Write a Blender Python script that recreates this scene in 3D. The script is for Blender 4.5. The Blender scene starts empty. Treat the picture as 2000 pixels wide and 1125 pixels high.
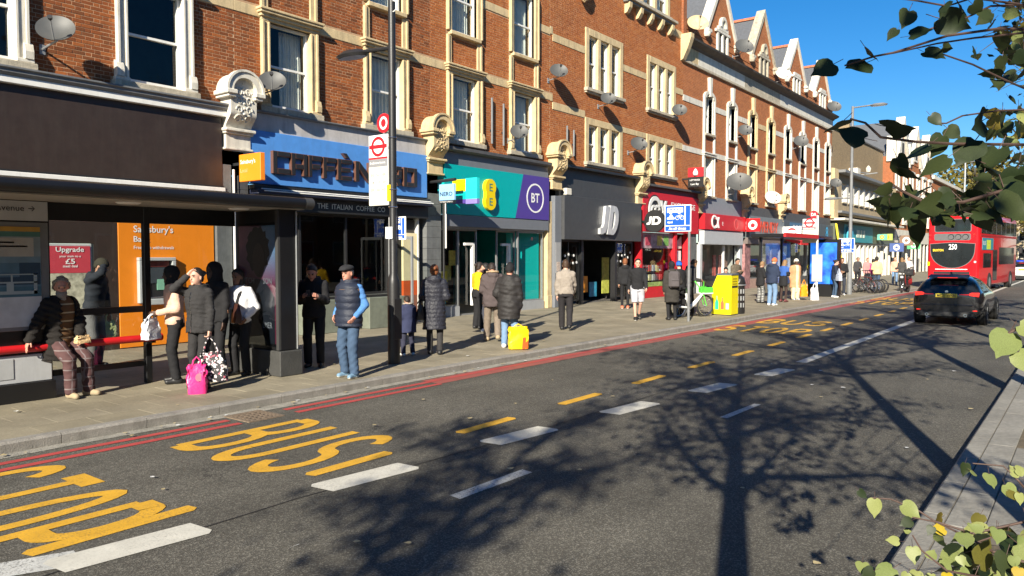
import bpy, bmesh, math, random
import numpy as np
from mathutils import Vector, Matrix
R = math.radians
SC = bpy.context.scene
COL = SC.collection
# ------------------------------------------------------------------ camera
# x runs along the street away from the camera, y towards the terrace, z up
cam_d = bpy.data.cameras.new('camera'); cam = bpy.data.objects.new('camera', cam_d); COL.objects.link(cam)
cam_d.sensor_width = 36; cam_d.lens = 26.64; cam_d.clip_start = .05; cam_d.clip_end = 6000
cam.location = (0, 0, 2.0)
cam.rotation_euler = (R(90 - 2.495), 0, R(37.458 - 90))
SC.camera = cam
# ------------------------------------------------------------------ sky and sun
SUN_EL, SUN_AZ = 27.0, 21.0          # height; direction the light travels, from +x towards +y
wd = bpy.data.worlds.new('World'); SC.world = wd; wd.use_nodes = True
nt = wd.node_tree; nt.nodes.clear()
sky = nt.nodes.new('ShaderNodeTexSky'); sky.sky_type = 'NISHITA'; sky.sun_disc = False
sky.sun_elevation = R(SUN_EL); sky.sun_rotation = R(180 + 90 - SUN_AZ)
sky.altitude = 0; sky.air_density = 1.0; sky.dust_density = 0; sky.ozone_density = 6
bg = nt.nodes.new('ShaderNodeBackground'); bg.inputs[1].default_value = .062
wo = nt.nodes.new('ShaderNodeOutputWorld')
hsv = nt.nodes.new('ShaderNodeHueSaturation'); hsv.inputs['Saturation'].default_value = 1.25; nt.links.new(sky.outputs[0], hsv.inputs['Color']); nt.links.new(hsv.outputs[0], bg.inputs[0]); nt.links.new(bg.outputs[0], wo.inputs[0])
sd = bpy.data.lights.new('sun', 'SUN'); sun = bpy.data.objects.new('sun', sd); COL.objects.link(sun)
sd.energy = 5.0; sd.angle = R(.5); sd.color = (1, .92, .77)
_d = Vector((math.cos(R(SUN_EL)) * math.cos(R(SUN_AZ)), math.cos(R(SUN_EL)) * math.sin(R(SUN_AZ)), -math.sin(R(SUN_EL))))
sun.rotation_euler = _d.to_track_quat('-Z', 'Y').to_euler(); sun.location = (-30, -12, 30)
vs = SC.view_settings; vs.view_transform = 'Standard'; vs.look = 'None'; vs.gamma = 1; vs.use_curve_mapping = False
vs.exposure = 1.1
SC.render.engine = 'CYCLES'; SC.cycles.use_denoising = True
SC.cycles.max_bounces = 8; SC.cycles.transparent_max_bounces = 16
try: SC.cycles.denoiser = 'OPENIMAGEDENOISE'
except Exception: pass
rnd = random.Random(7)
# ------------------------------------------------------------------ helpers
ORG = {}
def tag(o, label=None, cat=None, group=None, kind=None):
    if label: o['label'] = label
    if cat: o['category'] = cat
    if group: o['group'] = group
    if kind: o['kind'] = kind
    return o
def thing(name, loc, label=None, cat=None, group=None, rz=0):
    o = bpy.data.objects.new(name, None); COL.objects.link(o); o.location = loc
    o.rotation_euler = (0, 0, rz); o.empty_display_size = .2
    ORG[o.name] = Vector((0, 0, 0)) if rz else Vector(loc)
    return tag(o, label, cat, group)
def link(name, me, parent=None):
    o = bpy.data.objects.new(name, me); COL.objects.link(o)
    if parent is not None:
        o.parent = parent; ORG[o.name] = ORG.get(parent.name, Vector((0, 0, 0)))
    return o
def copy_tree(o, parent=None):
    c = o.copy(); COL.objects.link(c)
    if parent is not None: c.parent = parent
    ORG[c.name] = ORG.get(o.name, Vector((0, 0, 0)))
    for ch in list(o.children): copy_tree(ch, c)
    return c
class MB:
    """collects faces; build() links them as one mesh object (vertices are made relative to the parent's origin)"""
    def __init__(s): s.v = []; s.f = []; s.m = []; s.mats = []; s.sm = []
    def mi(s, mat):
        if mat not in s.mats: s.mats.append(mat)
        return s.mats.index(mat)
    def add(s, vs_, fs, mat, smooth=False):
        b = len(s.v); s.v.extend(tuple(p) for p in vs_); k = s.mi(mat)
        for f in fs: s.f.append(tuple(b + i for i in f)); s.m.append(k); s.sm.append(smooth)
        return s
    def poly(s, pts, mat): return s.add(pts, [tuple(range(len(pts)))], mat)
    def box(s, x0, x1, y0, y1, z0, z1, mat, c=0):
        if x0 > x1: x0, x1 = x1, x0
        if y0 > y1: y0, y1 = y1, y0
        if z0 > z1: z0, z1 = z1, z0
        if c <= 0:
            v = [(x0,y0,z0),(x1,y0,z0),(x1,y1,z0),(x0,y1,z0),(x0,y0,z1),(x1,y0,z1),(x1,y1,z1),(x0,y1,z1)]
            return s.add(v, [(3,2,1,0),(4,5,6,7),(0,1,5,4),(1,2,6,5),(2,3,7,6),(3,0,4,7)], mat)
        c = min(c, (x1-x0)*.45, (y1-y0)*.45, (z1-z0)*.45)
        bm = bmesh.new()
        for X in (x0, x1):
            for Y in (y0, y1):
                for Z in (z0, z1):
                    sx = 1 if X == x0 else -1; sy = 1 if Y == y0 else -1; sz = 1 if Z == z0 else -1
                    bm.verts.new((X+sx*c, Y+sy*c, Z)); bm.verts.new((X+sx*c, Y, Z+sz*c)); bm.verts.new((X, Y+sy*c, Z+sz*c))
        bmesh.ops.convex_hull(bm, input=bm.verts)
        bmesh.ops.dissolve_limit(bm, angle_limit=.01, verts=bm.verts, edges=bm.edges)
        bm.verts.index_update()
        s.add([v.co[:] for v in bm.verts], [tuple(v.index for v in f.verts) for f in bm.faces], mat); bm.free()
        return s
    def prism(s, pts, axis, a0, a1, mat, smooth=False):
        """pts: 2D outline (counter-clockwise) in the two other axes in order, pushed along axis from a0 to a1"""
        def P(p, a):
            return {'x': (a, p[0], p[1]), 'y': (p[0], a, p[1]), 'z': (p[0], p[1], a)}[axis]
        n = len(pts); A = sum(pts[i][0]*pts[(i+1)%n][1]-pts[(i+1)%n][0]*pts[i][1] for i in range(n))
        flip = (A < 0) ^ (axis == 'y') ^ (a1 < a0)
        v = [P(p, a0) for p in pts] + [P(p, a1) for p in pts]
        caps = [tuple(range(n))[::-1], tuple(range(n, 2*n))]; sides = [(i, (i+1) % n, n+(i+1) % n, n+i) for i in range(n)]
        if flip: caps = [c[::-1] for c in caps]; sides = [q[::-1] for q in sides]
        s.add(v, caps, mat); b = len(s.v)-2*n; k = s.mi(mat)
        for q in sides: s.f.append(tuple(b+i for i in q)); s.m.append(k); s.sm.append(smooth)
        return s
    def tube(s, pts, r, mat, n=8, caps=True, closed=False):
        pts = [Vector(p) for p in pts]; m = len(pts)
        rs = [r]*m if isinstance(r, (int, float)) else list(r)
        vs_ = []; up = None
        for i, p in enumerate(pts):
            if closed: t = pts[(i+1) % m]-pts[i-1]
            else: t = pts[min(i+1, m-1)]-pts[max(i-1, 0)]
            if t.length < 1e-9: t = Vector((0, 0, 1))
            t.normalize()
            if up is None:
                up = t.cross(Vector((0, 0, 1)) if abs(t.z) < .9 else Vector((1, 0, 0)))
            else:
                up = up - t*up.dot(t)
                if up.length < 1e-6: up = t.cross(Vector((.3, .5, .8)))
            up.normalize(); w = t.cross(up)
            for k in range(n):
                a = 2*math.pi*k/n; vs_.append(p + (up*math.cos(a) + w*math.sin(a))*rs[i])
        fs = []
        for i in range(m if closed else m-1):
            j = (i+1) % m
            for k in range(n): fs.append((i*n+k, i*n+(k+1) % n, j*n+(k+1) % n, j*n+k))
        s.add(vs_, fs, mat, True)
        if caps and not closed:
            b = len(s.v)-len(vs_); k_ = s.mi(mat)
            s.f.append(tuple(b+k for k in range(n))[::-1]); s.m.append(k_); s.sm.append(False)
            s.f.append(tuple(b+(m-1)*n+k for k in range(n))); s.m.append(k_); s.sm.append(False)
        return s
    def lathe(s, prof, c, mat, n=16, axis='z', caps=True):
        """prof: (radius, height) pairs along the axis from the point c"""
        vs_ = []
        for r, h in prof:
            for k in range(n):
                a = 2*math.pi*k/n; p, q = r*math.cos(a), r*math.sin(a)
                d = {'z': (p, q, h), 'x': (h, p, q), 'y': (q, h, p)}[axis]
                vs_.append((c[0]+d[0], c[1]+d[1], c[2]+d[2]))
        m = len(prof); fs = [(i*n+k, i*n+(k+1) % n, (i+1)*n+(k+1) % n, (i+1)*n+k) for i in range(m-1) for k in range(n)]
        s.add(vs_, fs, mat, True)
        if caps:
            b = len(s.v)-len(vs_); k_ = s.mi(mat)
            s.f.append(tuple(b+k for k in range(n))[::-1]); s.m.append(k_); s.sm.append(False)
            s.f.append(tuple(b+(m-1)*n+k for k in range(n))); s.m.append(k_); s.sm.append(False)
        return s
    def join(s, verts, faces, mat, fn=None, smooth=False):
        return s.add([fn(p) if fn else p for p in verts], faces, mat, smooth)
    def mesh(s, name, org=None, sharp=35):
        me = bpy.data.meshes.new(name)
        v = np.array(s.v, float).reshape(-1, 3)
        if org is not None: v = v-np.array(org)[None]
        me.from_pydata(v.tolist(), [], s.f)
        for m in s.mats: me.materials.append(m)
        me.polygons.foreach_set('material_index', s.m); me.polygons.foreach_set('use_smooth', s.sm)
        if any(s.sm): me.set_sharp_from_angle(angle=R(sharp))
        me.update(); return me
    def build(s, name, parent=None, sharp=35, label=None):
        org = ORG.get(parent.name) if parent is not None else None
        o = link(name, s.mesh(name, org, sharp), parent)
        if label: o['label'] = label
        return o
def one(name, parent, fn, *a, **k):
    m = MB(); getattr(m, fn)(*a, **k); return m.build(name, parent)
def box(name, parent, x0, x1, y0, y1, z0, z1, mat, c=0):
    return MB().box(x0, x1, y0, y1, z0, z1, mat, c).build(name, parent)
# ------------------------------------------------------------------ materials
MATS = {}
def mat(name, col, rough=.7, var=.12, scale=6, bump=0, bscale=40, metal=0, spec=.5, dirt=0, coat=0, emit=None, estr=0, fine=0):
    """plain procedural surface: a colour with broad and fine noise, optional relief, streaky dirt"""
    if name in MATS: return MATS[name]
    m = bpy.data.materials.new(name); m.use_nodes = True; MATS[name] = m
    t = m.node_tree; N = t.nodes; L = t.links; b = N['Principled BSDF']
    b.inputs['Roughness'].default_value = rough; b.inputs['Metallic'].default_value = metal
    b.inputs['Specular IOR Level'].default_value = spec
    if coat: b.inputs['Coat Weight'].default_value = coat; b.inputs['Coat Roughness'].default_value = .05
    co = N.new('ShaderNodeTexCoord')
    c4 = (*col, 1)
    if var or dirt or fine:
        nz = N.new('ShaderNodeTexNoise'); nz.inputs['Scale'].default_value = scale; nz.inputs['Detail'].default_value = 6
        nz.inputs['Roughness'].default_value = .65; L.new(co.outputs['Object'], nz.inputs['Vector'])
        mr = N.new('ShaderNodeMapRange'); mr.inputs[1].default_value = .3; mr.inputs[2].default_value = .7
        mr.inputs[3].default_value = 1-var; mr.inputs[4].default_value = 1+var; L.new(nz.outputs[0], mr.inputs[0])
        hs = N.new('ShaderNodeMix'); hs.data_type = 'RGBA'; hs.blend_type = 'MULTIPLY'; hs.inputs[0].default_value = 1
        hs.inputs[6].default_value = c4; L.new(mr.outputs[0], hs.inputs[7]); out = hs.outputs[2]
        if fine:
            n2 = N.new('ShaderNodeTexNoise'); n2.inputs['Scale'].default_value = scale*14; n2.inputs['Detail'].default_value = 3
            L.new(co.outputs['Object'], n2.inputs['Vector'])
            m2 = N.new('ShaderNodeMapRange'); m2.inputs[1].default_value = .3; m2.inputs[2].default_value = .7
            m2.inputs[3].default_value = 1-fine; m2.inputs[4].default_value = 1+fine; L.new(n2.outputs[0], m2.inputs[0])
            h2 = N.new('ShaderNodeMix'); h2.data_type = 'RGBA'; h2.blend_type = 'MULTIPLY'; h2.inputs[0].default_value = 1
            L.new(out, h2.inputs[6]); L.new(m2.outputs[0], h2.inputs[7]); out = h2.outputs[2]
        if dirt:
            mp = N.new('ShaderNodeMapping'); mp.inputs['Scale'].default_value = (5, 5, .6); L.new(co.outputs['Object'], mp.inputs[0])
            n3 = N.new('ShaderNodeTexNoise'); n3.inputs['Scale'].default_value = 1.3; n3.inputs['Detail'].default_value = 8; n3.inputs['Roughness'].default_value = .7
            L.new(mp.outputs[0], n3.inputs['Vector'])
            m3 = N.new('ShaderNodeMapRange'); m3.inputs[1].default_value = .48; m3.inputs[2].default_value = .72
            m3.inputs[3].default_value = 0; m3.inputs[4].default_value = dirt; L.new(n3.outputs[0], m3.inputs[0])
            h3 = N.new('ShaderNodeMix'); h3.data_type = 'RGBA'; L.new(m3.outputs[0], h3.inputs[0]); L.new(out, h3.inputs[6])
            h3.inputs[7].default_value = (.09, .08, .065, 1); out = h3.outputs[2]
        L.new(out, b.inputs['Base Color'])
    else: b.inputs['Base Color'].default_value = c4
    if bump:
        nb = N.new('ShaderNodeTexNoise'); nb.inputs['Scale'].default_value = bscale; nb.inputs['Detail'].default_value = 4
        L.new(co.outputs['Object'], nb.inputs['Vector'])
        bp = N.new('ShaderNodeBump'); bp.inputs['Strength'].default_value = bump; bp.inputs['Distance'].default_value = .02
        L.new(nb.outputs[0], bp.inputs['Height']); L.new(bp.outputs[0], b.inputs['Normal'])
    if emit:
        b.inputs['Emission Color'].default_value = (*emit, 1); b.inputs['Emission Strength'].default_value = estr
    return m
def glass(name, tint=(.9, .95, .93), rough=.02, refl=1.0):
    if name in MATS: return MATS[name]
    m = bpy.data.materials.new(name); m.use_nodes = True; MATS[name] = m
    t = m.node_tree; N = t.nodes; L = t.links; N.clear()
    o = N.new('ShaderNodeOutputMaterial'); tr = N.new('ShaderNodeBsdfTransparent'); tr.inputs[0].default_value = (*tint, 1)
    g = N.new('ShaderNodeBsdfGlossy'); g.inputs['Roughness'].default_value = rough
    fr = N.new('ShaderNodeFresnel'); ge = N.new('ShaderNodeNewGeometry'); im = N.new('ShaderNodeMath'); im.operation = 'MULTIPLY_ADD'; im.inputs[1].default_value = 1/1.5-1.5; im.inputs[2].default_value = 1.5
    L.new(ge.outputs['Backfacing'], im.inputs[0]); L.new(im.outputs[0], fr.inputs[0])      # a thin pane reflects alike from both sides
    mu = N.new('ShaderNodeMath'); mu.operation = 'MULTIPLY'; mu.inputs[1].default_value = refl; L.new(fr.outputs[0], mu.inputs[0])
    mx = N.new('ShaderNodeMixShader'); L.new(mu.outputs[0], mx.inputs[0]); L.new(tr.outputs[0], mx.inputs[1]); L.new(g.outputs[0], mx.inputs[2])
    L.new(mx.outputs[0], o.inputs[0]); return m
def ramp_mat(name, build):
    m = bpy.data.materials.new(name); m.use_nodes = True; MATS[name] = m
    build(m.node_tree, m.node_tree.nodes, m.node_tree.links, m.node_tree.nodes['Principled BSDF']); return m
def mixc(N, L, fac, a, b, blend='MIX'):
    h = N.new('ShaderNodeMix'); h.data_type = 'RGBA'; h.blend_type = blend
    for s_, v in ((0, fac), (6, a), (7, b)):
        if hasattr(v, 'default_value') or hasattr(v, 'is_linked'): L.new(v, h.inputs[s_])
        elif isinstance(v, (int, float)): h.inputs[s_].default_value = v
        else: h.inputs[s_].default_value = (*v, 1)
    return h.outputs[2]
def noise(N, L, vec, scale, detail=5, rough=.6, lo=None, hi=None, a=0, b=1):
    n = N.new('ShaderNodeTexNoise'); n.inputs['Scale'].default_value = scale; n.inputs['Detail'].default_value = detail
    n.inputs['Roughness'].default_value = rough
    if vec is not None: L.new(vec, n.inputs['Vector'])
    if lo is None: return n.outputs[0]
    m = N.new('ShaderNodeMapRange'); m.inputs[1].default_value = lo; m.inputs[2].default_value = hi
    m.inputs[3].default_value = a; m.inputs[4].default_value = b; L.new(n.outputs[0], m.inputs[0]); return m.outputs[0]
def posn(N): return N.new('ShaderNodeNewGeometry').outputs['Position']
def bumpn(N, L, b, h, strength=.5, dist=.01):
    bp = N.new('ShaderNodeBump'); bp.inputs['Strength'].default_value = strength; bp.inputs['Distance'].default_value = dist
    L.new(h, bp.inputs['Height']); L.new(bp.outputs[0], b.inputs['Normal'])
# asphalt: dark binder with pale stone chips, tyre-polished bands along the road
def _asph(t, N, L, b):
    p = posn(N)
    vor = N.new('ShaderNodeTexVoronoi'); vor.inputs['Scale'].default_value = 110; L.new(p, vor.inputs['Vector'])
    sep = N.new('ShaderNodeSeparateColor'); L.new(vor.outputs['Color'], sep.inputs[0])
    mr = N.new('ShaderNodeMapRange'); mr.inputs[1].default_value = .55; mr.inputs[2].default_value = .95; L.new(sep.outputs[0], mr.inputs[0])
    base = mixc(N, L, mr.outputs[0], (.066, .061, .050), (.165, .155, .128))
    big = noise(N, L, p, .5, 6, .65, .3, .7, .72, 1.25)
    base = mixc(N, L, 1, base, big, 'MULTIPLY')
    mp = N.new('ShaderNodeMapping'); mp.inputs['Scale'].default_value = (.06, 1.1, 1); L.new(p, mp.inputs[0])
    st = noise(N, L, mp.outputs[0], 1.0, 4, .6, .3, .7, .80, 1.18)
    base = mixc(N, L, 1, base, st, 'MULTIPLY')
    fine = noise(N, L, p, 14, 4, .7, .35, .65, .88, 1.12)
    base = mixc(N, L, 1, base, fine, 'MULTIPLY')
    vc = N.new('ShaderNodeTexVoronoi'); vc.feature = 'DISTANCE_TO_EDGE'; vc.inputs['Scale'].default_value = .42; wp = N.new('ShaderNodeVectorMath'); wp.operation = 'ADD'; nw = N.new('ShaderNodeTexNoise'); nw.inputs['Scale'].default_value = 2.5; nw.inputs['Detail'].default_value = 6; L.new(p, nw.inputs['Vector']); L.new(p, wp.inputs[0]); L.new(nw.outputs['Color'], wp.inputs[1]); L.new(wp.outputs[0], vc.inputs['Vector'])
    ck = N.new('ShaderNodeMapRange'); ck.inputs[1].default_value = .002; ck.inputs[2].default_value = .006; ck.inputs[3].default_value = .7; ck.inputs[4].default_value = 0; L.new(vc.outputs[0], ck.inputs[0])
    cm = N.new('ShaderNodeMath'); cm.operation = 'MULTIPLY'; L.new(ck.outputs[0], cm.inputs[0]); L.new(noise(N, L, p, .35, 3, .5, .5, .62), cm.inputs[1])
    base = mixc(N, L, cm.outputs[0], base, (.02, .019, .018))          # hairline cracks
    base = mixc(N, L, noise(N, L, p, 1.7, 5, .7, .66, .74, 0, .45), base, (.022, .021, .02))          # oil drips
    L.new(base, b.inputs['Base Color']); b.inputs['Roughness'].default_value = .82
    b.inputs['Specular IOR Level'].default_value = .35
    bumpn(N, L, b, vor.outputs['Distance'], .55, .006)
M_ASPH = ramp_mat('asphalt', _asph)
def paint_mat(name, col, wear=.5, worn=(.06, .055, .05)):
    def f(t, N, L, b):
        p = posn(N)
        n1 = noise(N, L, p, 60, 4, .75, .5+wear*.0, .78, 0, 1)
        n2 = noise(N, L, p, 2.2, 5, .6, .35, .7, .25, 1.0)
        mu = N.new('ShaderNodeMath'); mu.operation = 'MULTIPLY'; L.new(n1, mu.inputs[0]); L.new(n2, mu.inputs[1])
        m2 = N.new('ShaderNodeMath'); m2.operation = 'MULTIPLY'; m2.inputs[1].default_value = wear*2; m2.use_clamp = True; L.new(mu.outputs[0], m2.inputs[0])
        c = mixc(N, L, 1, col, noise(N, L, p, 5, 5, .6, .3, .7, .86, 1.1), 'MULTIPLY')
        L.new(mixc(N, L, m2.outputs[0], c, worn), b.inputs['Base Color']); b.inputs['Roughness'].default_value = .65
        bumpn(N, L, b, noise(N, L, p, 130, 3), .4, .004)
    return ramp_mat(name, f)
M_YEL = paint_mat('road_yellow', (.62, .34, .025), .6)
M_WHT = paint_mat('road_white', (.55, .53, .46), .5)
M_WORN = paint_mat('road_white_worn', (.5, .5, .47), 1.6)
M_RED = paint_mat('road_red', (.42, .055, .05), .45)
M_REDW = paint_mat('road_red_faded', (.30, .075, .06), .8, (.10, .075, .065))
# bricks: each its own tone
def brick_mat(name, cols, soot=.35):
    def f(t, N, L, b):
        g = N.new('ShaderNodeNewGeometry'); oi = N.new('ShaderNodeObjectInfo')
        ad = N.new('ShaderNodeMath'); ad.operation = 'ADD'; L.new(g.outputs['Random Per Island'], ad.inputs[0]); L.new(oi.outputs['Random'], ad.inputs[1])
        fr = N.new('ShaderNodeMath'); fr.operation = 'FRACT'; L.new(ad.outputs[0], fr.inputs[0])
        cr = N.new('ShaderNodeValToRGB'); L.new(fr.outputs[0], cr.inputs[0]); e = cr.color_ramp.elements
        e[0].color = (*cols[0], 1); e[1].color = (*cols[-1], 1)
        for i, c in enumerate(cols[1:-1]): x = e.new((i+1)/(len(cols)-1)); x.color = (*c, 1)
        p = g.outputs['Position']
        c = mixc(N, L, 1, cr.outputs[0], noise(N, L, p, 30, 4, .7, .3, .7, .8, 1.18), 'MULTIPLY')
        c = mixc(N, L, noise(N, L, p, .55, 7, .68, .47, .72, 0, soot), c, (.08, .048, .028))
        L.new(c, b.inputs['Base Color']); b.inputs['Roughness'].default_value = .88
        b.inputs['Specular IOR Level'].default_value = .2
        bumpn(N, L, b, noise(N, L, p, 90, 3), .35, .006)
    return ramp_mat(name, f)
M_BRICK = brick_mat('brick_red_brown', [(.14, .048, .020), (.28, .080, .024), (.21, .064, .023), (.34, .105, .030), (.24, .072, .024), (.17, .062, .026)], .25)
M_BRICK2 = brick_mat('brick_orange_red', [(.29, .085, .026), (.38, .12, .034), (.33, .10, .03), (.42, .145, .042), (.30, .09, .03)], .22)
def wallbrick(name, c1, c2, mortar, sx=1.0, soot=.3):
    def f(t, N, L, b):
        p = posn(N); sp = N.new('ShaderNodeSeparateXYZ'); L.new(p, sp.inputs[0])
        ax = N.new('ShaderNodeMath'); ax.operation = 'ADD'; L.new(sp.outputs[0], ax.inputs[0]); L.new(sp.outputs[1], ax.inputs[1])
        cb = N.new('ShaderNodeCombineXYZ'); L.new(ax.outputs[0], cb.inputs[0]); L.new(sp.outputs[2], cb.inputs[1])
        br = N.new('ShaderNodeTexBrick'); L.new(cb.outputs[0], br.inputs[0]); br.inputs['Scale'].default_value = 1
        br.inputs['Brick Width'].default_value = .225; br.inputs['Row Height'].default_value = .075; br.inputs['Mortar Size'].default_value = .006
        br.inputs['Color1'].default_value = (*c1, 1); br.inputs['Color2'].default_value = (*c2, 1); br.inputs['Mortar'].default_value = (*mortar, 1)
        c = mixc(N, L, 1, br.outputs[0], noise(N, L, p, 9, 5, .7, .3, .7, .75, 1.2), 'MULTIPLY')
        c = mixc(N, L, noise(N, L, p, .5, 7, .68, .47, .72, 0, soot), c, (.085, .055, .035))
        L.new(c, b.inputs['Base Color']); b.inputs['Roughness'].default_value = .88; b.inputs['Specular IOR Level'].default_value = .2
        bumpn(N, L, b, br.outputs['Fac'], -.4, .008)
    return ramp_mat(name, f)
M_WB_RED = wallbrick('brickwork_red', (.33, .095, .032), (.26, .075, .027), (.34, .22, .14))
M_WB_ORG = wallbrick('brickwork_orange', (.42, .135, .042), (.33, .10, .034), (.38, .25, .15), soot=.2)
M_WB_TAN = wallbrick('brickwork_tan', (.30, .215, .115), (.24, .17, .095), (.27, .23, .17), soot=.2)
M_MORTAR = mat('mortar', (.43, .27, .155), .95, .25, 3, .3, 60, dirt=.3)
M_STONE = mat('cream_stone', (.56, .43, .24), .85, .16, 4, .25, 60, dirt=.45, fine=.08)
M_WSTONE = mat('white_painted_stone', (.62, .585, .50), .7, .10, 4, .15, 60, dirt=.45)
M_GSTONE = mat('weathered_stone', (.42, .37, .28), .88, .25, 5, .4, 50, dirt=.6, fine=.12)
M_WPAINT = mat('white_gloss_paint', (.74, .73, .69), .4, .05, 5, 0, dirt=.15)
M_LEAD = mat('lead_grey', (.16, .165, .17), .6, .18, 5, .15, 30, dirt=.2)
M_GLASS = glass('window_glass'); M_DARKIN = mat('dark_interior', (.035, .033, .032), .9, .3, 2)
M_CURT = mat('net_curtain', (.55, .54, .50), .9, .15, 3, .4, 8)
M_BLACK = mat('black_metal', (.018, .018, .019), .42, .15, 8, .08, 60)
M_BLKPL = mat('black_plastic', (.02, .02, .021), .5, .1, 8)
M_GREYM = mat('grey_galvanised', (.32, .33, .335), .5, .12, 9, 0, metal=.5)
M_CHROME = mat('bright_metal', (.62, .63, .64), .25, .05, 8, 0, metal=1)
M_SLATE = mat('slate', (.10, .105, .115), .6, .2, 9, .3, 12, dirt=.2)
M_WHITE = mat('white_print', (.78, .78, .76), .5, .03, 8)
M_REDP = mat('red_print', (.60, .012, .02), .45, .06, 5)
# ------------------------------------------------------------------ lettering
def text_mesh(txt, size=1, shear=0, bold=0, space=1.0):
    """(vertices, faces) of a line of plain lettering lying in its own x/y plane, origin at its lower left"""
    cu = bpy.data.curves.new('lettering', 'FONT'); cu.body = txt; cu.size = size; cu.shear = shear; cu.offset = bold
    cu.space_character = space; cu.resolution_u = 3
    ob = bpy.data.objects.new('lettering', cu); COL.objects.link(ob)
    dg = bpy.context.evaluated_depsgraph_get(); dg.update()
    me = bpy.data.meshes.new_from_object(ob.evaluated_get(dg))
    v = [tuple(x.co) for x in me.vertices]; f = [tuple(p.vertices) for p in me.polygons]
    bpy.data.objects.remove(ob); bpy.data.meshes.remove(me); bpy.data.curves.remove(cu)
    return v, f
def put_text(mb, txt, o, ux, uy, w=None, h=None, mat_=None, depth=.004, bold=0, align='l', shear=0, space=1.0):
    """write txt from point o along unit vector ux (letters up along uy); w,h: total width and cap height in metres"""
    v, f = text_mesh(txt, 1, shear, bold, space)
    if not v: return
    a = np.array(v); mn, mx = a.min(0), a.max(0); a = a-mn
    sh = h/(mx[1]-mn[1]) if h else None; sw = w/(mx[0]-mn[0]) if w else None
    sw = sw or sh; sh = sh or sw
    W = (mx[0]-mn[0])*sw; off = {'l': 0, 'c': -W/2, 'r': -W}[align]
    o = np.array(o, float); ux = np.array(ux, float); uy = np.array(uy, float); n = np.cross(ux, uy)
    top = [tuple(o+ux*(p[0]*sw+off)+uy*(p[1]*sh)+n*depth) for p in a]
    mb.add(top, f, mat_)
    if depth > .008:      # raised letters get sides
        cnt = {}
        for q in f:
            for i in range(len(q)):
                e = (q[i], q[(i+1) % len(q)]); cnt[e] = cnt.get(e, 0)+1
        bot = [tuple(np.array(t)-n*depth) for t in top]
        k = len(top); side = [(e[1], e[0], e[0]+k, e[1]+k) for e in cnt if (e[1], e[0]) not in cnt]
        mb.add(top+bot, side, mat_)
# ================================================================== GROUND
YF = 15.4                       # terrace front
ZP = .12                        # pavement height
_kx = [-40, 10, 15, 20, 31, 44, 60, 300]
_ky = [8.62, 8.61, 8.55, 8.42, 8.20, 7.95, 7.75, 7.6]
def kerb_y(x):
    xs = np.linspace(x-.8, x+.8, 9); return float(np.mean(np.interp(xs, _kx, _ky)))
def sheet(name, pts, z, m, kind='structure'):
    o = MB().poly([(p[0], p[1], z) for p in pts], m).build(name); return tag(o, kind=kind)
M_EARTH = mat('earth', (.10, .085, .06), .95, .3, 2, .5, 20)
sheet('ground', [(-400, -1500), (3000, -1500), (3000, 1500), (-400, 1500)], -.03, M_EARTH)
sheet('road', [(-60, -16), (420, -16), (420, 12), (-60, 12)], 0, M_ASPH)
# ---- far pavement: joint bed, slabs laid one by one, kerb stones
def _slab(t, N, L, b):
    g = N.new('ShaderNodeNewGeometry'); oi = N.new('ShaderNodeObjectInfo'); p = g.outputs['Position']
    ad = N.new('ShaderNodeMath'); ad.operation = 'ADD'; L.new(g.outputs['Random Per Island'], ad.inputs[0]); L.new(oi.outputs['Random'], ad.inputs[1])
    fr = N.new('ShaderNodeMath'); fr.operation = 'FRACT'; L.new(ad.outputs[0], fr.inputs[0])
    c = mixc(N, L, fr.outputs[0], (.205, .178, .122), (.25, .218, .155))
    c = mixc(N, L, 1, c, noise(N, L, p, 1.2, 7, .65, .3, .7, .72, 1.2), 'MULTIPLY')
    c = mixc(N, L, 1, c, noise(N, L, p, 45, 4, .7, .3, .7, .85, 1.15), 'MULTIPLY')
    vo = N.new('ShaderNodeTexVoronoi'); vo.inputs['Scale'].default_value = 3.1; L.new(p, vo.inputs['Vector'])     # trodden gum spots
    mr = N.new('ShaderNodeMapRange'); mr.inputs[1].default_value = .055; mr.inputs[2].default_value = .085; mr.inputs[3].default_value = .5; mr.inputs[4].default_value = 0
    L.new(vo.outputs['Distance'], mr.inputs[0]); c = mixc(N, L, mr.outputs[0], c, (.10, .095, .085))
    L.new(c, b.inputs['Base Color']); b.inputs['Roughness'].default_value = .85
    bumpn(N, L, b, noise(N, L, p, 60, 4), .4, .006)
M_SLAB = ramp_mat('paving_slab', _slab)
M_JOINT = mat('joint_sand', (.15, .13, .10), .95, .2, 5)
def _pav(t, N, L, b):
    p = posn(N); br = N.new('ShaderNodeTexBrick'); L.new(p, br.inputs[0]); br.inputs['Scale'].default_value = 1
    br.inputs['Brick Width'].default_value = .6; br.inputs['Row Height'].default_value = .45; br.inputs['Mortar Size'].default_value = .008
    br.inputs['Color1'].default_value = (.205, .178, .122, 1); br.inputs['Color2'].default_value = (.25, .218, .155, 1); br.inputs['Mortar'].default_value = (.12, .11, .09, 1)
    c = mixc(N, L, 1, br.outputs[0], noise(N, L, p, 1.2, 7, .65, .3, .7, .75, 1.2), 'MULTIPLY')
    L.new(c, b.inputs['Base Color']); b.inputs['Roughness'].default_value = .85
M_PAV = ramp_mat('paving_far', _pav)
xs = [-40]+list(np.arange(-6, 60, .75))+[70, 300]
XS0 = 32.0
m = MB()
for a, c in zip(xs[:-1], xs[1:]):
    mt = M_JOINT if -3 <= a and c <= XS0+.01 else M_PAV
    z = ZP-.0025 if mt is M_JOINT else ZP
    m.poly([(a, kerb_y(a)+.14, z), (c, kerb_y(c)+.14, z), (c, 20, z), (a, 20, z)], mt)
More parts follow.
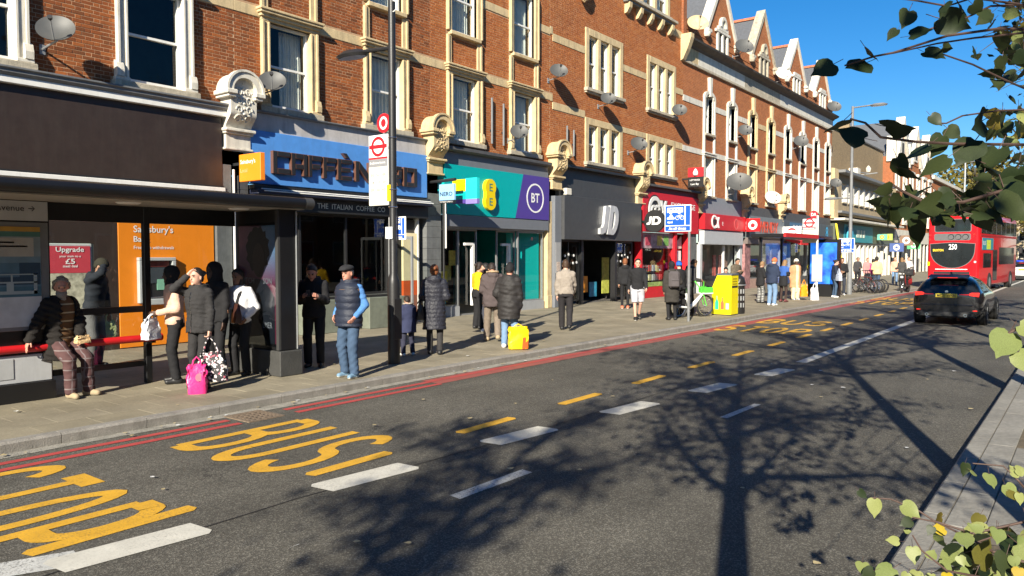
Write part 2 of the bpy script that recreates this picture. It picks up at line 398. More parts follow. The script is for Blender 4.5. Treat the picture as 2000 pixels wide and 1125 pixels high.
pav = tag(m.build('pavement'), kind='structure')
slabs = []
RH, SW = .45, .60
j = 0; y = YF+.55
while y > 8.2:
    x = -3+(j % 2)*.3
    while x < XS0-.3:
        y1, y0 = y, y-RH
        x1 = x+SW
        k0, k1 = kerb_y(x)+.155, kerb_y(x1)+.155
        ya, yb = max(y0, k0), max(y0, k1)
        if ya < y1-.05 and yb < y1-.05: slabs.append((x, x1, y1, ya, yb))
        x = x1
    y -= RH; j += 1
def slab_geo(mb, s, dz, ox=0, oy=0, g=.003, c=.002):
    x, x1, y1, ya, yb = s; z = ZP+dz
    o = [(x+g, ya+g), (x1-g, yb+g), (x1-g, y1-g), (x+g, y1-g)]
    i = [(x+g+c, ya+g+c), (x1-g-c, yb+g+c), (x1-g-c, y1-g-c), (x+g+c, y1-g-c)]
    v = [(p[0]-ox, p[1]-oy, z-.012) for p in o]+[(p[0]-ox, p[1]-oy, z-.0025) for p in o]+[(p[0]-ox, p[1]-oy, z) for p in i]
    f = [(8, 9, 10, 11)]
    for k in range(4): n = (k+1) % 4; f += [(k, n, 4+n, 4+k), (4+k, 4+n, 8+n, 8+k)]
    mb.add(v, f, M_SLAB)
def seen(x, y):
    a = math.degrees(math.atan2(y, x)); return 3 < a < 73
slabs.sort(key=lambda s: (0 if seen(s[0]+.3, s[3]) else 1e6)+(s[0]**2+s[3]**2))
rest = MB(); shared = {}
for n, s in enumerate(slabs):
    dz = rnd.uniform(-.001, .001)
    if n < 300:
        key = None if s[3] > s[2]-RH+1e-4 or s[4] > s[2]-RH+1e-4 else 'full'
        if key in shared: me = shared[key]
        else:
            q = MB(); slab_geo(q, s, 0, s[0], s[2]); me = q.mesh('paving_slab')
            if key: shared[key] = me
        o = link('paving_slab', me, pav); o.location = (s[0], s[2], dz)
    else: slab_geo(rest, s, dz)
tag(rest.build('paving_slab', pav), kind='stuff')
M_KERB = mat('granite_kerb', (.235, .22, .195), .8, .2, 5, .35, 70, fine=.18, dirt=.35)
kerb = tag(MB().poly([(-1, 9.2, .05), (-1, 9.25, .05), (-1.1, 9.25, .05)], M_KERB).build('kerb'), kind='structure')
def kerb_stone(x0, x1):
    y0, y1 = kerb_y(x0), kerb_y(x1); g = .004; c = .018; x0 += g; x1 -= g
    prof = [(0.012, -.03), (0, ZP-c-.004), (c, ZP+.003), (.15, ZP+.001), (.15, -.03)]
    q = MB(); v = [(x0, y0+p[0], p[1]) for p in prof]+[(x1, y1+p[0], p[1]) for p in prof]
    n = len(prof); q.add(v, [(i, (i+1) % n, n+(i+1) % n, n+i)[::-1] for i in range(n)]+[tuple(range(n)), tuple(range(n, 2*n))[::-1]], M_KERB)
    return q
x = -3.0
while x < 60:
    kerb_stone(x, x+.915).build('kerb_stone', kerb); x += .915
q = MB()
for a in np.arange(x, 300, 6): q.v.extend([]); kq = kerb_stone(a, a+6); q.add(kq.v, kq.f, M_KERB)
tag(q.build('kerb_stone', kerb), kind='stuff')
# gutter: a paler worn strip of concrete along the kerb foot
M_GUT = mat('gutter_grit', (.25, .235, .20), .9, .35, 6, .5, 60, fine=.35)
q = MB(); gx = list(np.arange(-6, 60, .6))
for a, c in zip(gx[:-1], gx[1:]): q.poly([(a, kerb_y(a)-.19-.04*math.sin(a*1.3), .004), (c, kerb_y(c)-.19-.04*math.sin(c*1.3), .004), (c, kerb_y(c)+.01, .004), (a, kerb_y(a)+.01, .004)], M_GUT)
tag(q.build('gutter'), kind='structure')
# ---- markings
def strip(mb, fa, fb, x0, x1, z, m, step=.5):
    n = max(1, int((x1-x0)/step)); X = np.linspace(x0, x1, n+1)
    for a, c in zip(X[:-1], X[1:]): mb.poly([(a, fa(a), z), (c, fa(c), z), (c, fb(c), z), (a, fb(a), z)], m)
mk = tag(MB().poly([(3.1, 4.3, .004), (3.2, 4.3, .004), (3.2, 4.31, .004)], M_WORN).build('road_markings'), kind='structure')
for s in ((-6, 5.12), (5.92, 8.6)):
    for off in (.37, .62):
        q = MB(); strip(q, lambda x: kerb_y(x)-off-.055, lambda x: kerb_y(x)-off+.05, s[0], s[1], .005, M_RED, .3); q.build('red_line', mk)
q = MB(); strip(q, lambda x: kerb_y(x)-.62, lambda x: kerb_y(x)-.20, 8.6, 60, .004, M_REDW, .6); q.build('red_band', mk)
q = MB(); strip(q, lambda x: kerb_y(x)-.40, lambda x: kerb_y(x)-.30, 8.6, 60, .0065, M_RED, .6); q.build('red_line', mk)
def dash(x0, x1, ya, yb, m, name, sl=0):
    w = abs(yb-ya)
    q = MB(); q.poly([(x0+.03, ya, .005), (x1-.05, ya+sl, .005), (x1, ya+sl+.05, .005), (x1-.02, yb+sl, .005), (x0+.05, yb, .005), (x0, yb-.05, .005)], m)
    q.build(name, mk)
for k in range(-1, 17):
    x0 = 4.26+2.055*(k-1) if k else 1.96
    dash(x0, x0+(1.03 if k else 1.22), 5.53, 5.68, M_YEL, 'yellow_dash')
for k in range(6):
    x0 = 1.98+2.09*k
    yb = np.interp(x0, [0, 4, 6.2, 8.3, 10.3, 12.2], [5.42, 5.36, 5.19, 4.95, 4.70, 4.46])
    dash(x0, x0+1.0, yb-.31, yb, M_WHT, 'white_dash', -.10)
q = MB(); q.poly([(14.4, 4.16, .005), (150, 4.16, .005), (150, 4.34, .005), (14.4, 4.36, .005)], M_WHT); q.build('white_line', mk)
q = MB(); q.poly([(4.6, 4.06, .005), (5.58, 4.04, .005), (5.6, 4.17, .005), (4.62, 4.19, .005)], M_WORN); q.build('worn_dash', mk)
q = MB(); q.poly([(1.7, 5.33, .0045), (2.15, 5.12, .0045), (2.2, 5.42, .0045), (1.75, 5.6, .0045)], M_WORN); q.build('worn_dash', mk)
q = MB(); q.poly([(8.9, 3.5, .005), (10.0, 3.47, .005), (10.0, 3.56, .005), (8.9, 3.6, .005)], M_WORN); q.build('worn_dash', mk)
# long lettering laid on the road, drawn as strokes (u across from the kerb, v along the street)
def arc(cx, cy, rx, ry, a0, a1, n=10): return [(cx+rx*math.cos(R(a0+(a1-a0)*i/n)), cy+ry*math.sin(R(a0+(a1-a0)*i/n))) for i in range(n+1)]
GLY = {
 'B': [[(0, 0), (0, 1)], [(0, 1), (.5, 1)]+arc(.5, .77, .42, .23, 90, -90)+[(0.05, .54)], [(.5, .54)]+arc(.5, .27, .5, .27, 90, -90)+[(0, 0)]],
 'U': [[(0, 1), (0, .28)]+arc(.5, .28, .5, .28, 180, 360, 12)+[(1, 1)]],
 'S': [arc(.5, .76, .46, .24, 20, 270, 14)+arc(.5, .26, .5, .26, 90, -160, 14)],
 'T': [[(-.05, 1), (1.05, 1)], [(.5, 1), (.5, 0)]],
 'O': [arc(.5, .5, .5, .5, 0, 360, 24)],
 'P': [[(0, 0), (0, 1)], [(0, 1), (.5, 1)]+arc(.5, .74, .46, .26, 90, -90, 12)+[(0, .48)]],
}
def road_word(word, x0, hgt, yl, yr, tw, tl):
    """letters stand along +x with their left at larger y; tw: stroke width across, tl: along the street"""
    n = len(word); cell = (yl-yr)/n
    root = None
    for i, ch in enumerate(word):
        q = MB(); L0 = yl-cell*i-tw*.5; wd_ = cell-.16-tw*.6
        for st in GLY[ch]:
            P = [np.array((x0+tl/2+v*(hgt-tl), L0-u*wd_)) for u, v in st]
            closed = np.allclose(P[0], P[-1]); m_ = len(P); Ls = []; Rs = []
            for k in range(m_):
                if closed: d = P[(k+1) % (m_-1)]-P[(k-1) % (m_-1)]
                else: d = P[min(k+1, m_-1)]-P[max(k-1, 0)]
                # stroke half-vector, wider along the street than across, as in stretched lettering
                dn = np.array((d[0]/tl, d[1]/tw)); dn /= np.linalg.norm(dn)+1e-9
                nv = np.array((-dn[1]*tl/2, dn[0]*tw/2)); Ls.append(P[k]+nv); Rs.append(P[k]-nv)
            z = .005+.0006*GLY[ch].index(st)
            for k in range(m_-1): q.poly([(*Rs[k+1], z), (*Ls[k+1], z), (*Ls[k], z), (*Rs[k], z)], M_YEL)
        q.build('letter_'+ch.lower(), mk)
road_word('BUS', 4.02, 1.74, 7.62, 5.76, .125, .20)
road_word('STOP', 1.32, 1.74, 7.92, 5.50, .125, .20)
road_word('BUS', 22.0, 1.7, 7.9, 5.9, .125, .28)
road_word('STOP', 19.2, 1.8, 8.1, 5.7, .125, .28)
road_word('BUS', 36.6, 2.4, 7.9, 5.9, .125, .35)
road_word('STOP', 33.2, 2.4, 8.0, 5.7, .125, .35)
# tar joint in the carriageway
M_TAR = mat('tar_joint', (.016, .015, .015), .7, .2, 20)
q = MB(); X = np.linspace(-2, 30, 90)
f_ = lambda x: np.interp(x, [-2, 4, 6.7, 10, 14, 30], [5.13, 5.13, 4.98, 4.93, 4.72, 4.7])+.008*math.sin(x*7.3)
for a, c in zip(X[:-1], X[1:]): q.poly([(a, f_(a)-.008, .004), (c, f_(c)-.009, .004), (c, f_(c)+.008, .004), (a, f_(a)+.009, .004)], M_TAR)
q.build('tar_joint', mk)
# ---- gully grate at the kerb
M_IRON = mat('cast_iron', (.17, .125, .085), .8, .3, 20, .4, 60)
g = thing('gully_grate', (5.45, 8.2, 0), 'square iron gully grate in the gutter by the kerb', 'drain')
q = MB()
for a, b_, c_, d_ in ((5.2, 5.70, 7.93, 7.98), (5.2, 5.70, 8.42, 8.47), (5.2, 5.25, 7.98, 8.42), (5.65, 5.70, 7.98, 8.42)): q.box(a, b_, c_, d_, -.02, .012, M_IRON)
q.build('frame', g)
q = MB()
q.box(5.22, 5.68, 7.95, 8.45, -.02, .0055, mat('gully_dark', (.008, .008, .008), .9))  # solid block; its near-black colour stands in for the unlit depth
q.build('pit', g)
for i in range(5):
    q = MB(); x0 = 5.275+i*.08; q.box(x0, x0+.035, 7.98, 8.42, .0056, .011, M_IRON); q.build('bar', g)
for i in range(5):
    q = MB(); y0 = 8.02+i*.085; q.box(5.25, 5.65, y0, y0+.035, .0056, .0125, M_IRON); q.build('cross_bar', g)
# ---- near footway with its kerb, slabs and tree pits
ZN = .21
M_NEAR = mat('near_paving', (.215, .205, .18), .85, .22, 1.6, .35, 60, fine=.14)
M_DIRT = mat('tree_pit_soil', (.12, .095, .06), .95, .35, 8, .8, 25, fine=.3)
nf = MB(); nf.poly([(-40, -9, ZN-.012), (120, -9, ZN-.012), (120, .76, ZN-.012), (-40, .76, ZN-.012)], M_JOINT)
nfo = tag(nf.build('near_footway'), kind='structure')
PITS = [(-1.5, .3), (3.9, 5.5), (8.2, 11.2), (15, 17.4), (21, 23.4), (27, 29.4)]
x = -6.0; n_ = 0
while x < 40:
    w = .9; y1 = .88
    rows = [(.745, .52), (.52, -.2), (-.2, -.9), (-.9, -1.6), (-1.6, -2.4)]
    for ya, yb in rows:
        if ya <= .52 and yb > -1.7 and any(a < x+w/2 < b_ for a, b_ in PITS): continue
        q = MB(); q.box(x+.003, x+w-.003, yb+.003, ya-.003, ZN-.02, ZN+rnd.uniform(-.002, .002), M_NEAR, .005)
        if n_ < 60: q.build('paving_slab', nfo)
        else:
            if n_ == 60: keep = MB()
            keep.add(q.v, q.f, M_NEAR)
        n_ += 1
    x += w
tag(keep.build('paving_slab', nfo), kind='stuff')
for a, b_ in PITS:
    q = MB(); N_ = 14
    gridv = [(a+(b_-a)*i/N_, -1.6+2.12*k/8, ZN-.009+(.035*rnd.random() if 0 < i < N_ and 0 < k < 8 else 0)) for i in range(N_+1) for k in range(9)]
    fs = [(i*9+k, (i+1)*9+k, (i+1)*9+k+1, i*9+k+1) for i in range(N_) for k in range(8)]
    q.add(gridv, fs, M_DIRT, True); q.build('tree_pit', nfo)
x = -6.0
kn = tag(MB().poly([(-1, .85, .05), (-1, .8, .05), (-1.1, .8, .05)], M_NEAR).build('near_kerb'), kind='structure')
while x < 60:
    prof = [(.90, -.03), (.905, ZN-.02), (.885, ZN+.002), (.75, ZN+.001), (.75, -.03)]
    q = MB(); a, b_ = x+.004, x+.911
    v = [(a, p[0], p[1]) for p in prof]+[(b_, p[0], p[1]) for p in prof]; n = 5
    q.add(v, [(i, (i+1) % n, n+(i+1) % n, n+i) for i in range(n)]+[tuple(range(n))[::-1], tuple(range(n, 2*n))], M_NEAR)
    q.build('kerb_stone', kn); x += .915
q = MB(); q.box(60, 300, .75, .90, -.03, ZN, M_NEAR); q.build('kerb_run', kn)
# ================================================================== TERRACE
def cells(mb, X0, X1, Z0, Z1, ops, m, y, rev=.16, mrev=None):
    """front wall in the plane y with openings (x0,x1,z0,z1) and their reveals"""
    xs = sorted({X0, X1, *[o[0] for o in ops], *[o[1] for o in ops]}); zs = sorted({Z0, Z1, *[o[2] for o in ops], *[o[3] for o in ops]})
    xs = [x for x in xs if X0 <= x <= X1]; zs = [z for z in zs if Z0 <= z <= Z1]
    for a, b in zip(xs[:-1], xs[1:]):
        for c, d in zip(zs[:-1], zs[1:]):
            cx, cz = (a+b)/2, (c+d)/2
            if any(o[0] < cx < o[1] and o[2] < cz < o[3] for o in ops): continue
            mb.poly([(a, y, c), (b, y, c), (b, y, d), (a, y, d)], m)
    mr = mrev or m
    for x0, x1, z0, z1 in ops:
        mb.poly([(x0, y, z0), (x0, y, z1), (x0, y+rev, z1), (x0, y+rev, z0)], mr); mb.poly([(x1, y, z1), (x1, y, z0), (x1, y+rev, z0), (x1, y+rev, z1)], mr)
        mb.poly([(x0, y, z0), (x0, y+rev, z0), (x1, y+rev, z0), (x1, y, z0)], mr); mb.poly([(x0, y+rev, z1), (x0, y, z1), (x1, y, z1), (x1, y+rev, z1)], mr)
def shell(b, X0, X1, Z0, Z1, mwall, mroof, y=YF, depth=11):
    q = MB(); Y1 = y+depth
    q.poly([(X0, y, Z0), (X0, y, Z1), (X0, Y1, Z1), (X0, Y1, Z0)], mwall); q.poly([(X1, y, Z1), (X1, y, Z0), (X1, Y1, Z0), (X1, Y1, Z1)], mwall)
    q.poly([(X0, Y1, Z0), (X0, Y1, Z1), (X1, Y1, Z1), (X1, Y1, Z0)], mwall); q.build('side_wall', b)
    MB().poly([(X0, y, Z1), (X1, y, Z1), (X1, Y1, Z1), (X0, Y1, Z1)], mroof).build('roof', b)
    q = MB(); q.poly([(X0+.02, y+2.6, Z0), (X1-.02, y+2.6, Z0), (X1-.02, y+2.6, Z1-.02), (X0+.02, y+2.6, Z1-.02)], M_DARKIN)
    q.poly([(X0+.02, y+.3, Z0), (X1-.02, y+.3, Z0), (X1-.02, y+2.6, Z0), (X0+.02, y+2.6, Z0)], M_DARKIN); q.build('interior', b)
def to_px(p):
    c, s = math.cos(R(37.458)), math.sin(R(37.458)); fw = p[0]*c+p[1]*s; x = p[0]*s-p[1]*c; up = p[2]-2
    c, s = math.cos(R(2.495)), math.sin(R(2.495)); z = fw*c-up*s; y = up*c+fw*s
    return 1000+1480*x/z, 562.5-1480*y/z
def lay_bricks(b, X0, X1, Z0, Z1, ops, m, parts=0, y=YF, solids=()):
    """Flemish bond, each brick proud of the joints; the bricks largest in view become parts of their own"""
    out = []; row = 0; z = Z0
    while z+.065 <= Z1+1e-6:
        zc = z+.0325; cut = sorted((o[0], o[1]) for o in list(ops)+list(solids) if o[2]-.03 < zc < o[3]+.03)
        spans = []; a = X0
        for c, d in cut:
            if c > a: spans.append((a, min(c, X1)))
            a = max(a, d)
        if a < X1: spans.append((a, X1))
        x = X0-(.169 if row % 2 else 0)-.3375; k = 0
        while x < X1:
            w = .215 if k % 2 == 0 else .1025
            for s0, s1 in spans:
                a, c = max(x, s0+.004), min(x+w, s1-.004)
                if c-a > .03: out.append((a, c, z, c-a > w-1e-6, w))
            x += w+.01; k += 1
        z += .075; row += 1
    def geo(mb, a, c, z, y0):
        e = .004; h = .065
        v = [(a, y0+.01, z), (c, y0+.01, z), (c, y0+.01, z+h), (a, y0+.01, z+h), (a, y0-.001, z), (c, y0-.001, z), (c, y0-.001, z+h), (a, y0-.001, z+h),
             (a+e, y0-.004, z+e), (c-e, y0-.004, z+e), (c-e, y0-.004, z+h-e), (a+e, y0-.004, z+h-e)]
        f = [(8, 9, 10, 11)]
        for i in range(4): n = (i+1) % 4; f += [(i, n, 4+n, 4+i), (4+i, 4+n, 8+n, 8+i)]
        mb.add(v, f, m)
    if parts:
        def key(t):
            u, v = to_px(((t[0]+t[1])/2, y, t[2])); inside = 0 < u < 2000 and 0 < v < 1125
            return (0 if inside and t[3] else 1, t[0]*t[0]+(t[2]-2)**2*.3, -t[4])
        out.sort(key=key)
    rest = MB(); sh = {}
    for i, (a, c, z, full, w) in enumerate(out):
        dy = rnd.uniform(-.0025, .0025)
        if i < parts and full:
            if w not in sh: q = MB(); geo(q, 0, w, 0, 0); sh[w] = q.mesh('brick')
            o = link('brick', sh[w], b); o.location = Vector((a, y+dy, z))-ORG[b.name]
        else: geo(rest, a, c, z, y+dy)
    tag(rest.build('brick', b), kind='stuff')
def curtain(par, x0, x1, z0, z1, y, m=None, amp=.02, waves=9):
    q = MB(); n = waves*6; v = []; 
    for i in range(n+1):
        x = x0+(x1-x0)*i/n; yy = y+amp*math.sin(i/n*waves*2*math.pi)+amp*.6*math.sin(i*.37)
        v += [(x, yy, z0), (x, yy*1.0+.01, z1)]
    q.add(v, [(2*i, 2*i+2, 2*i+3, 2*i+1) for i in range(n)], m or M_CURT, True); return q.build('curtain', par)
def sash(par, x0, x1, z0, z1, y, m=None, bar=.055, cur=0, lights=1):
    """sliding sash: frame, meeting rail, two panes set in depth, optional curtain"""
    m = m or M_WPAINT; zm = (z0+z1)/2; q = MB(); t = bar
    q.box(x0, x0+t, y-.03, y+.07, z0, z1, m); q.box(x1-t, x1, y-.03, y+.07, z0, z1, m)
    q.box(x0+t, x1-t, y-.029, y+.069, z0, z0+t*1.5, m); q.box(x0+t, x1-t, y-.029, y+.069, z1-t, z1, m)
    q.box(x0+t, x1-t, y-.012, y+.068, zm-.025, zm+.025, m)
    for s in range(1, lights):
        xm = x0+(x1-x0)*s/lights; q.box(xm-.012, xm+.012, y, y+.04, z0+t, z1-t, m)
    q.build('sash', par)
    MB().poly([(x0+t, y+.012, zm+.025), (x1-t, y+.012, zm+.025), (x1-t, y+.014, z1-t), (x0+t, y+.014, z1-t)], M_GLASS).build('pane', par)
    MB().poly([(x0+t, y+.045, z0+t), (x1-t, y+.045, z0+t), (x1-t, y+.047, zm-.025), (x0+t, y+.047, zm-.025)], M_GLASS).build('pane', par)
    if cur == 1: curtain(par, x0+.04, x1-.04, z0+.05, z1-.05, y+.22)
    elif cur == 2: curtain(par, x0+(x1-x0)*.45, x1-.02, z0+.05, z1-.05, y+.22)
    elif cur == 3: MB().poly([(x0+t, y+.16, zm-.1), (x1-t, y+.16, zm-.1), (x1-t, y+.16, z1), (x0+t, y+.16, z1)], M_CURT).build('blind', par)
def classic_window(b, xc, st, cur=1, upper=True, arch=False, gd=5.45):
    """tall sash in a moulded stone surround with sill and cornice; surround runs on to the floor above"""
    q = MB(); y = YF
    for s in (-1, 1):
        X = lambda a, c: (xc+min(s*a, s*c), xc+max(s*a, s*c))
        a, c = X(.60, .74); q.box(a, c, y-.07, y+.16, gd, 7.42, st, .008)
        a, c = X(.74, .80); q.box(a, c, y-.11, y, gd+.001, 7.421, st, .008)
        a, c = X(.58, .63); q.box(a, c, y-.095, y+.155, gd+.002, 7.40, st, .008)
        a, c = X(.57, .86); q.box(a, c, y-.13, y, gd, gd+.07, st, .01)
        a, c = X(.70, .84); q.prism([(y, gd+.07), (y-.15, gd+.07), (y-.16, gd+.2), (y-.12, gd+.33), (y, gd+.40)], 'x', a, c, st)
        if upper:
            a, c = X(.60, .79); q.box(a, c, y-.055, y, 7.70, 8.55, st, .006)
            a, c = X(.72, .795); q.box(a, c, y-.085, y, 7.701, 8.551, st, .006)
            a, c = X(.60, .74); q.box(a, c, y-.07, y+.16, 8.68, 10.75, st, .008)
            a, c = X(.74, .80); q.box(a, c, y-.11, y, 8.68, 10.751, st, .008)
    q.box(xc-.80, xc+.80, y-.08, y+.155, 7.42, 7.50, st, .006)
    q.box(xc-.84, xc+.84, y-.13, y, 7.50, 7.57, st, .008); q.box(xc-.88, xc+.88, y-.19, y, 7.57, 7.63, st, .01); q.box(xc-.91, xc+.91, y-.22, y, 7.63, 7.69, st, .012)
    if upper:
        if arch:
            n = 12; o_ = []; i_ = []
            for k in range(n+1):
                a = math.pi*k/n; o_.append((xc-.80*math.cos(a), 10.75+.42*math.sin(a))); i_.append((xc-.60*math.cos(a), 10.75+.28*math.sin(a)))
            for k in range(n):
                q.prism([i_[k], i_[k+1], o_[k+1], o_[k]], 'y', y-.09, y+.155, st)
        else: q.box(xc-.80, xc+.80, y-.09, y+.155, 10.75, 10.95, st, .01)
    w = q.build('window', b)
    q = MB(); q.box(xc-.90, xc+.90, y-.17, y+.16, 5.31, gd-.004, M_GSTONE, .012)
    q.build('sill', w)
    if upper: MB().box(xc-.70, xc+.70, y-.14, y+.155, 8.56, 8.675, st, .012).build('sill', w)
    sash(w, xc-.59, xc+.59, gd+.01, 7.42, y+.10, cur=cur)
    if upper: sash(w, xc-.59, xc+.59, 8.69, 10.75, y+.10, cur=cur)
    return w
def classic_ops(xc, upper=True, gd=5.45):
    o = [(xc-.6, xc+.6, gd, 7.42)]
    if upper: o.append((xc-.6, xc+.6, 8.68, 10.75))
    return o
def console(b, xc, z0=4.80, ztop=6.02, st=None, w=.64, d=.44, ped=True):
    """carved bracket between shopfronts: arched hood, scrolled body, leafy relief, pedestal block"""
    st = st or M_WSTONE; y = YF; h = ztop-z0; zs_ = ztop-.40
    q = MB(); n = 20; pr = []
    for i in range(n+1):           # side profile: belly out above, tucked in at the foot
        t = i/n; z = z0+t*(zs_-z0)
        dp = d*(.42+.52*(.5-.5*math.cos(math.pi*min(1, t*2.4)))); pr.append((y-dp, z))
    q.prism([(y+.02, z0)]+pr+[(y+.02, zs_)], 'x', xc-w/2, xc+w/2, st, True)
    bd = q.build('console', b)
    # hood: half barrel with its axis out of the wall
    q = MB(); n = 14; ro, ri = w/2+.10, w/2-.03; hz = zs_-.02; y0 = y-d*1.12
    O = [(xc-ro*math.cos(math.pi*k/n), hz+ro*math.sin(math.pi*k/n)*1.0) for k in range(n+1)]; I = [(xc-ri*math.cos(math.pi*k/n), hz+ri*math.sin(math.pi*k/n)) for k in range(n+1)]
    for k in range(n): q.prism([I[k], I[k+1], O[k+1], O[k]], 'y', y0, y+.02, st, True)
    O2 = [(xc-(ro+.05)*math.cos(math.pi*k/n), hz+(ro+.05)*math.sin(math.pi*k/n)) for k in range(n+1)]
    for k in range(n): q.prism([O[k], O[k+1], O2[k+1], O2[k]], 'y', y0-.03, y0+.10, st, True)
    q.prism(I, 'y', y0+.12, y+.01, st)                                       # tympanum
    q.build('hood', bd)
    q = MB()
    for s in (-1, 1): q = MB(); q.box(xc+s*(w/2+.03)-.13, xc+s*(w/2+.03)+.13, y0-.05, y+.01, hz-.10, hz-.001, st, .015); q.box(xc+s*(w/2+.01)-.10, xc+s*(w/2+.01)+.10, y0-.01, y+.012, hz-.16, hz-.10, st, .01); q.build('hood_ledge', bd)
    # leaf scroll relief on the face
    q = MB(); rr = random.Random(int(xc*10))
    def face_y(z):
        t = max(0, min(1, (z-z0)/(zs_-z0))); return y-d*(.42+.52*(.5-.5*math.cos(math.pi*min(1, t*2.4))))
    for row in range(4):
        zc = z0+.20+row*(zs_-z0-.05)/4
        for s in (-1, 1):
            pts = []; 
            for k in range(15):
                a = k/14*2.6*math.pi; r_ = .095*(1-k/16)
                px, pz = xc+s*(.115+r_*math.cos(a)*.9), zc+r_*math.sin(a)*1.1; pts.append((px, (face_y(pz) if pz < zs_ else y0+.12)-.012, pz))
            q.tube(pts, [.018*(1-k/22) for k in range(15)], st, 5)
    for k in range(9):
        zc = z0+.2+k*(zs_+.2-z0)/9; yy = (face_y(zc) if zc < zs_ else y0+.12)-.006
        q.lathe([(.001, -.03), (.03, -.02), (.034, .0), (.02, .02), (.001, .03)], (xc, yy, zc), st, 6)
    tag(q.build('leaf_carving', bd), kind='stuff')
    if ped:
        q = MB(); q.box(xc-w/2-.06, xc+w/2+.06, y-.30, y+.02, z0-.07, z0, st, .015); q.box(xc-w/2-.03, xc+w/2+.03, y-.24, y+.02, z0-.12, z0-.07, st, .01)
        q.box(xc-w/2+.01, xc+w/2-.01, y-.18, y+.02, z0-.42, z0-.12, st, .01); q.box(xc-w/2-.03, xc+w/2+.03, y-.22, y+.02, z0-.47, z0-.42, st, .01)
        q.build('pedestal', bd)
    return bd
def brick_house(X0, X1, label, group=None, wins=(), st=None, ztop=12.6, zb=9.4, mbrick=None, parts=0, curs=(), bands=True, zlow=5.05, wallm=None):
    b = thing('brick_building', ((X0+X1)/2, YF, ZP), label, 'building', group)
    ops = []; sol = []
    for i, xc in enumerate(wins):
        ops += classic_ops(xc); sol += [(xc-.80, xc+.80, 5.4, 7.69), (xc-.80, xc-.60, 7.6, 8.6), (xc+.60, xc+.80, 7.6, 8.6), (xc-.80, xc+.80, 8.56, 11.2), (xc-.9, xc+.9, 5.31, 5.45)]
    q = MB(); cells(q, X0, X1, zlow, ztop, ops, M_MORTAR, YF, .26, M_MORTAR); q.build('wall', b)
    q = MB()
    if zb < ztop: q.poly([(X0, YF-.008, zb), (X1, YF-.008, zb), (X1, YF-.008, ztop), (X0, YF-.008, ztop)], wallm or M_WB_RED) if not wins else cells(q, X0, X1, zb, ztop, [o for o in [(xc-.8, xc+.8, zb, 11.2) for xc in wins]], wallm or M_WB_RED, YF-.008, .01)
    if q.f: q.build('upper_wall', b)
    bs = []
    if bands:
        edges = [X0]+sum([[xc-.80, xc+.80] for xc in wins], [])+[X1]
        for a, c in zip(edges[::2], edges[1::2]):
            for z0, z1 in ((7.47, 7.70), (9.75, 10.0)):
                if c-a > .05: bs.append((a, c, z0, z1)); MB().box(a+.002, c-.002, YF-.022, YF+.05, z0, z1, st if st is M_STONE else M_STONE, .006).build('stone_band', b)
    lay_bricks(b, X0, X1, zlow+.01, zb, ops, mbrick or M_BRICK, parts, YF, sol+bs)
    for i, xc in enumerate(wins): classic_window(b, xc, st, cur=(curs[i] if i < len(curs) else 1), arch=(i % 2 == 1 and st is M_STONE))
    shell(b, X0, X1, zlow, ztop, M_WB_RED, M_SLATE)
    return b
bA = brick_house(-4.0, 9.86, 'red brick building with white painted window surrounds above the dark brown fascia', wins=(-1.95, 1.55, 4.9, 8.05), st=M_WSTONE, parts=300, curs=(0, 0, 0, 0), zb=9.3)
bB = brick_house(9.86, 16.2, 'red brick building with cream stone windows above the blue coffee shop', wins=(11.33, 14.45), st=M_STONE, parts=300, curs=(2, 1), zb=9.9)
bC = brick_house(16.2, 22.3, 'brick building with cream stone windows above the teal phone shop', wins=(17.68, 20.73), st=M_STONE, parts=0, curs=(1, 2), zb=12.2, mbrick=M_BRICK2)
for xc, bb in ((9.82, bA), (16.22, bB), (22.52, bC)):
    console(bb, xc, st=M_WSTONE if xc < 12 else M_STONE)
# ------------------------------------------------------------------ building with three-light windows
def triple(b, x0, x1, z0, z1, cur=(0, 2, 0)):
    y = YF; q = MB(); st = M_STONE; t = .24; lw = ((x1-x0)-2*t-2*.22)/3
    q.box(x0, x0+t, y-.05, y+.18, z0, z1, st, .01); q.box(x1-t, x1, y-.05, y+.18, z0, z1, st, .01)
    q.box(x0+t, x1-t, y-.05, y+.18, z1-.26, z1-.001, st, .01)
    ls = []
    for k in range(3):
        a = x0+t+k*(lw+.22); ls.append((a, a+lw))
        if k < 2: q.box(a+lw, a+lw+.22, y-.045, y+.18, z0, z1-.26, st, .01)
    w = q.build('window', b)
    q = MB(); q.box(x0-.06, x1+.06, y-.16, y+.18, z0-.13, z0-.003, M_GSTONE, .012); q.box(x0-.02, x1+.02, y-.10, y+.1, z0-.19, z0-.131, M_GSTONE, .01); q.build('sill', w)
    for (a, c), cu in zip(ls, cur): sash(w, a, c, z0, z1-.26, y+.10, cur=cu, bar=.05)
    return w
X0, X1 = 22.3, 33.2
bD = thing('brick_building', (27.7, YF, ZP), 'orange red brick building with stone three-light windows above the black and red shops', 'building')
TW = [(24.62, 27.46, 5.55, 7.22), (29.58, 32.38, 5.55, 7.22), (24.62, 27.46, 8.33, 10.57), (29.58, 32.38, 8.33, 10.57), (27.7, 31.7, 12.62, 14.2)]
ops = [(a, c, z0, z1-.02) for a, c, z0, z1 in TW]
q = MB(); cells(q, X0, X1, 5.05, 15.2, ops, M_MORTAR, YF, .3); q.build('wall', bD)
bs = []
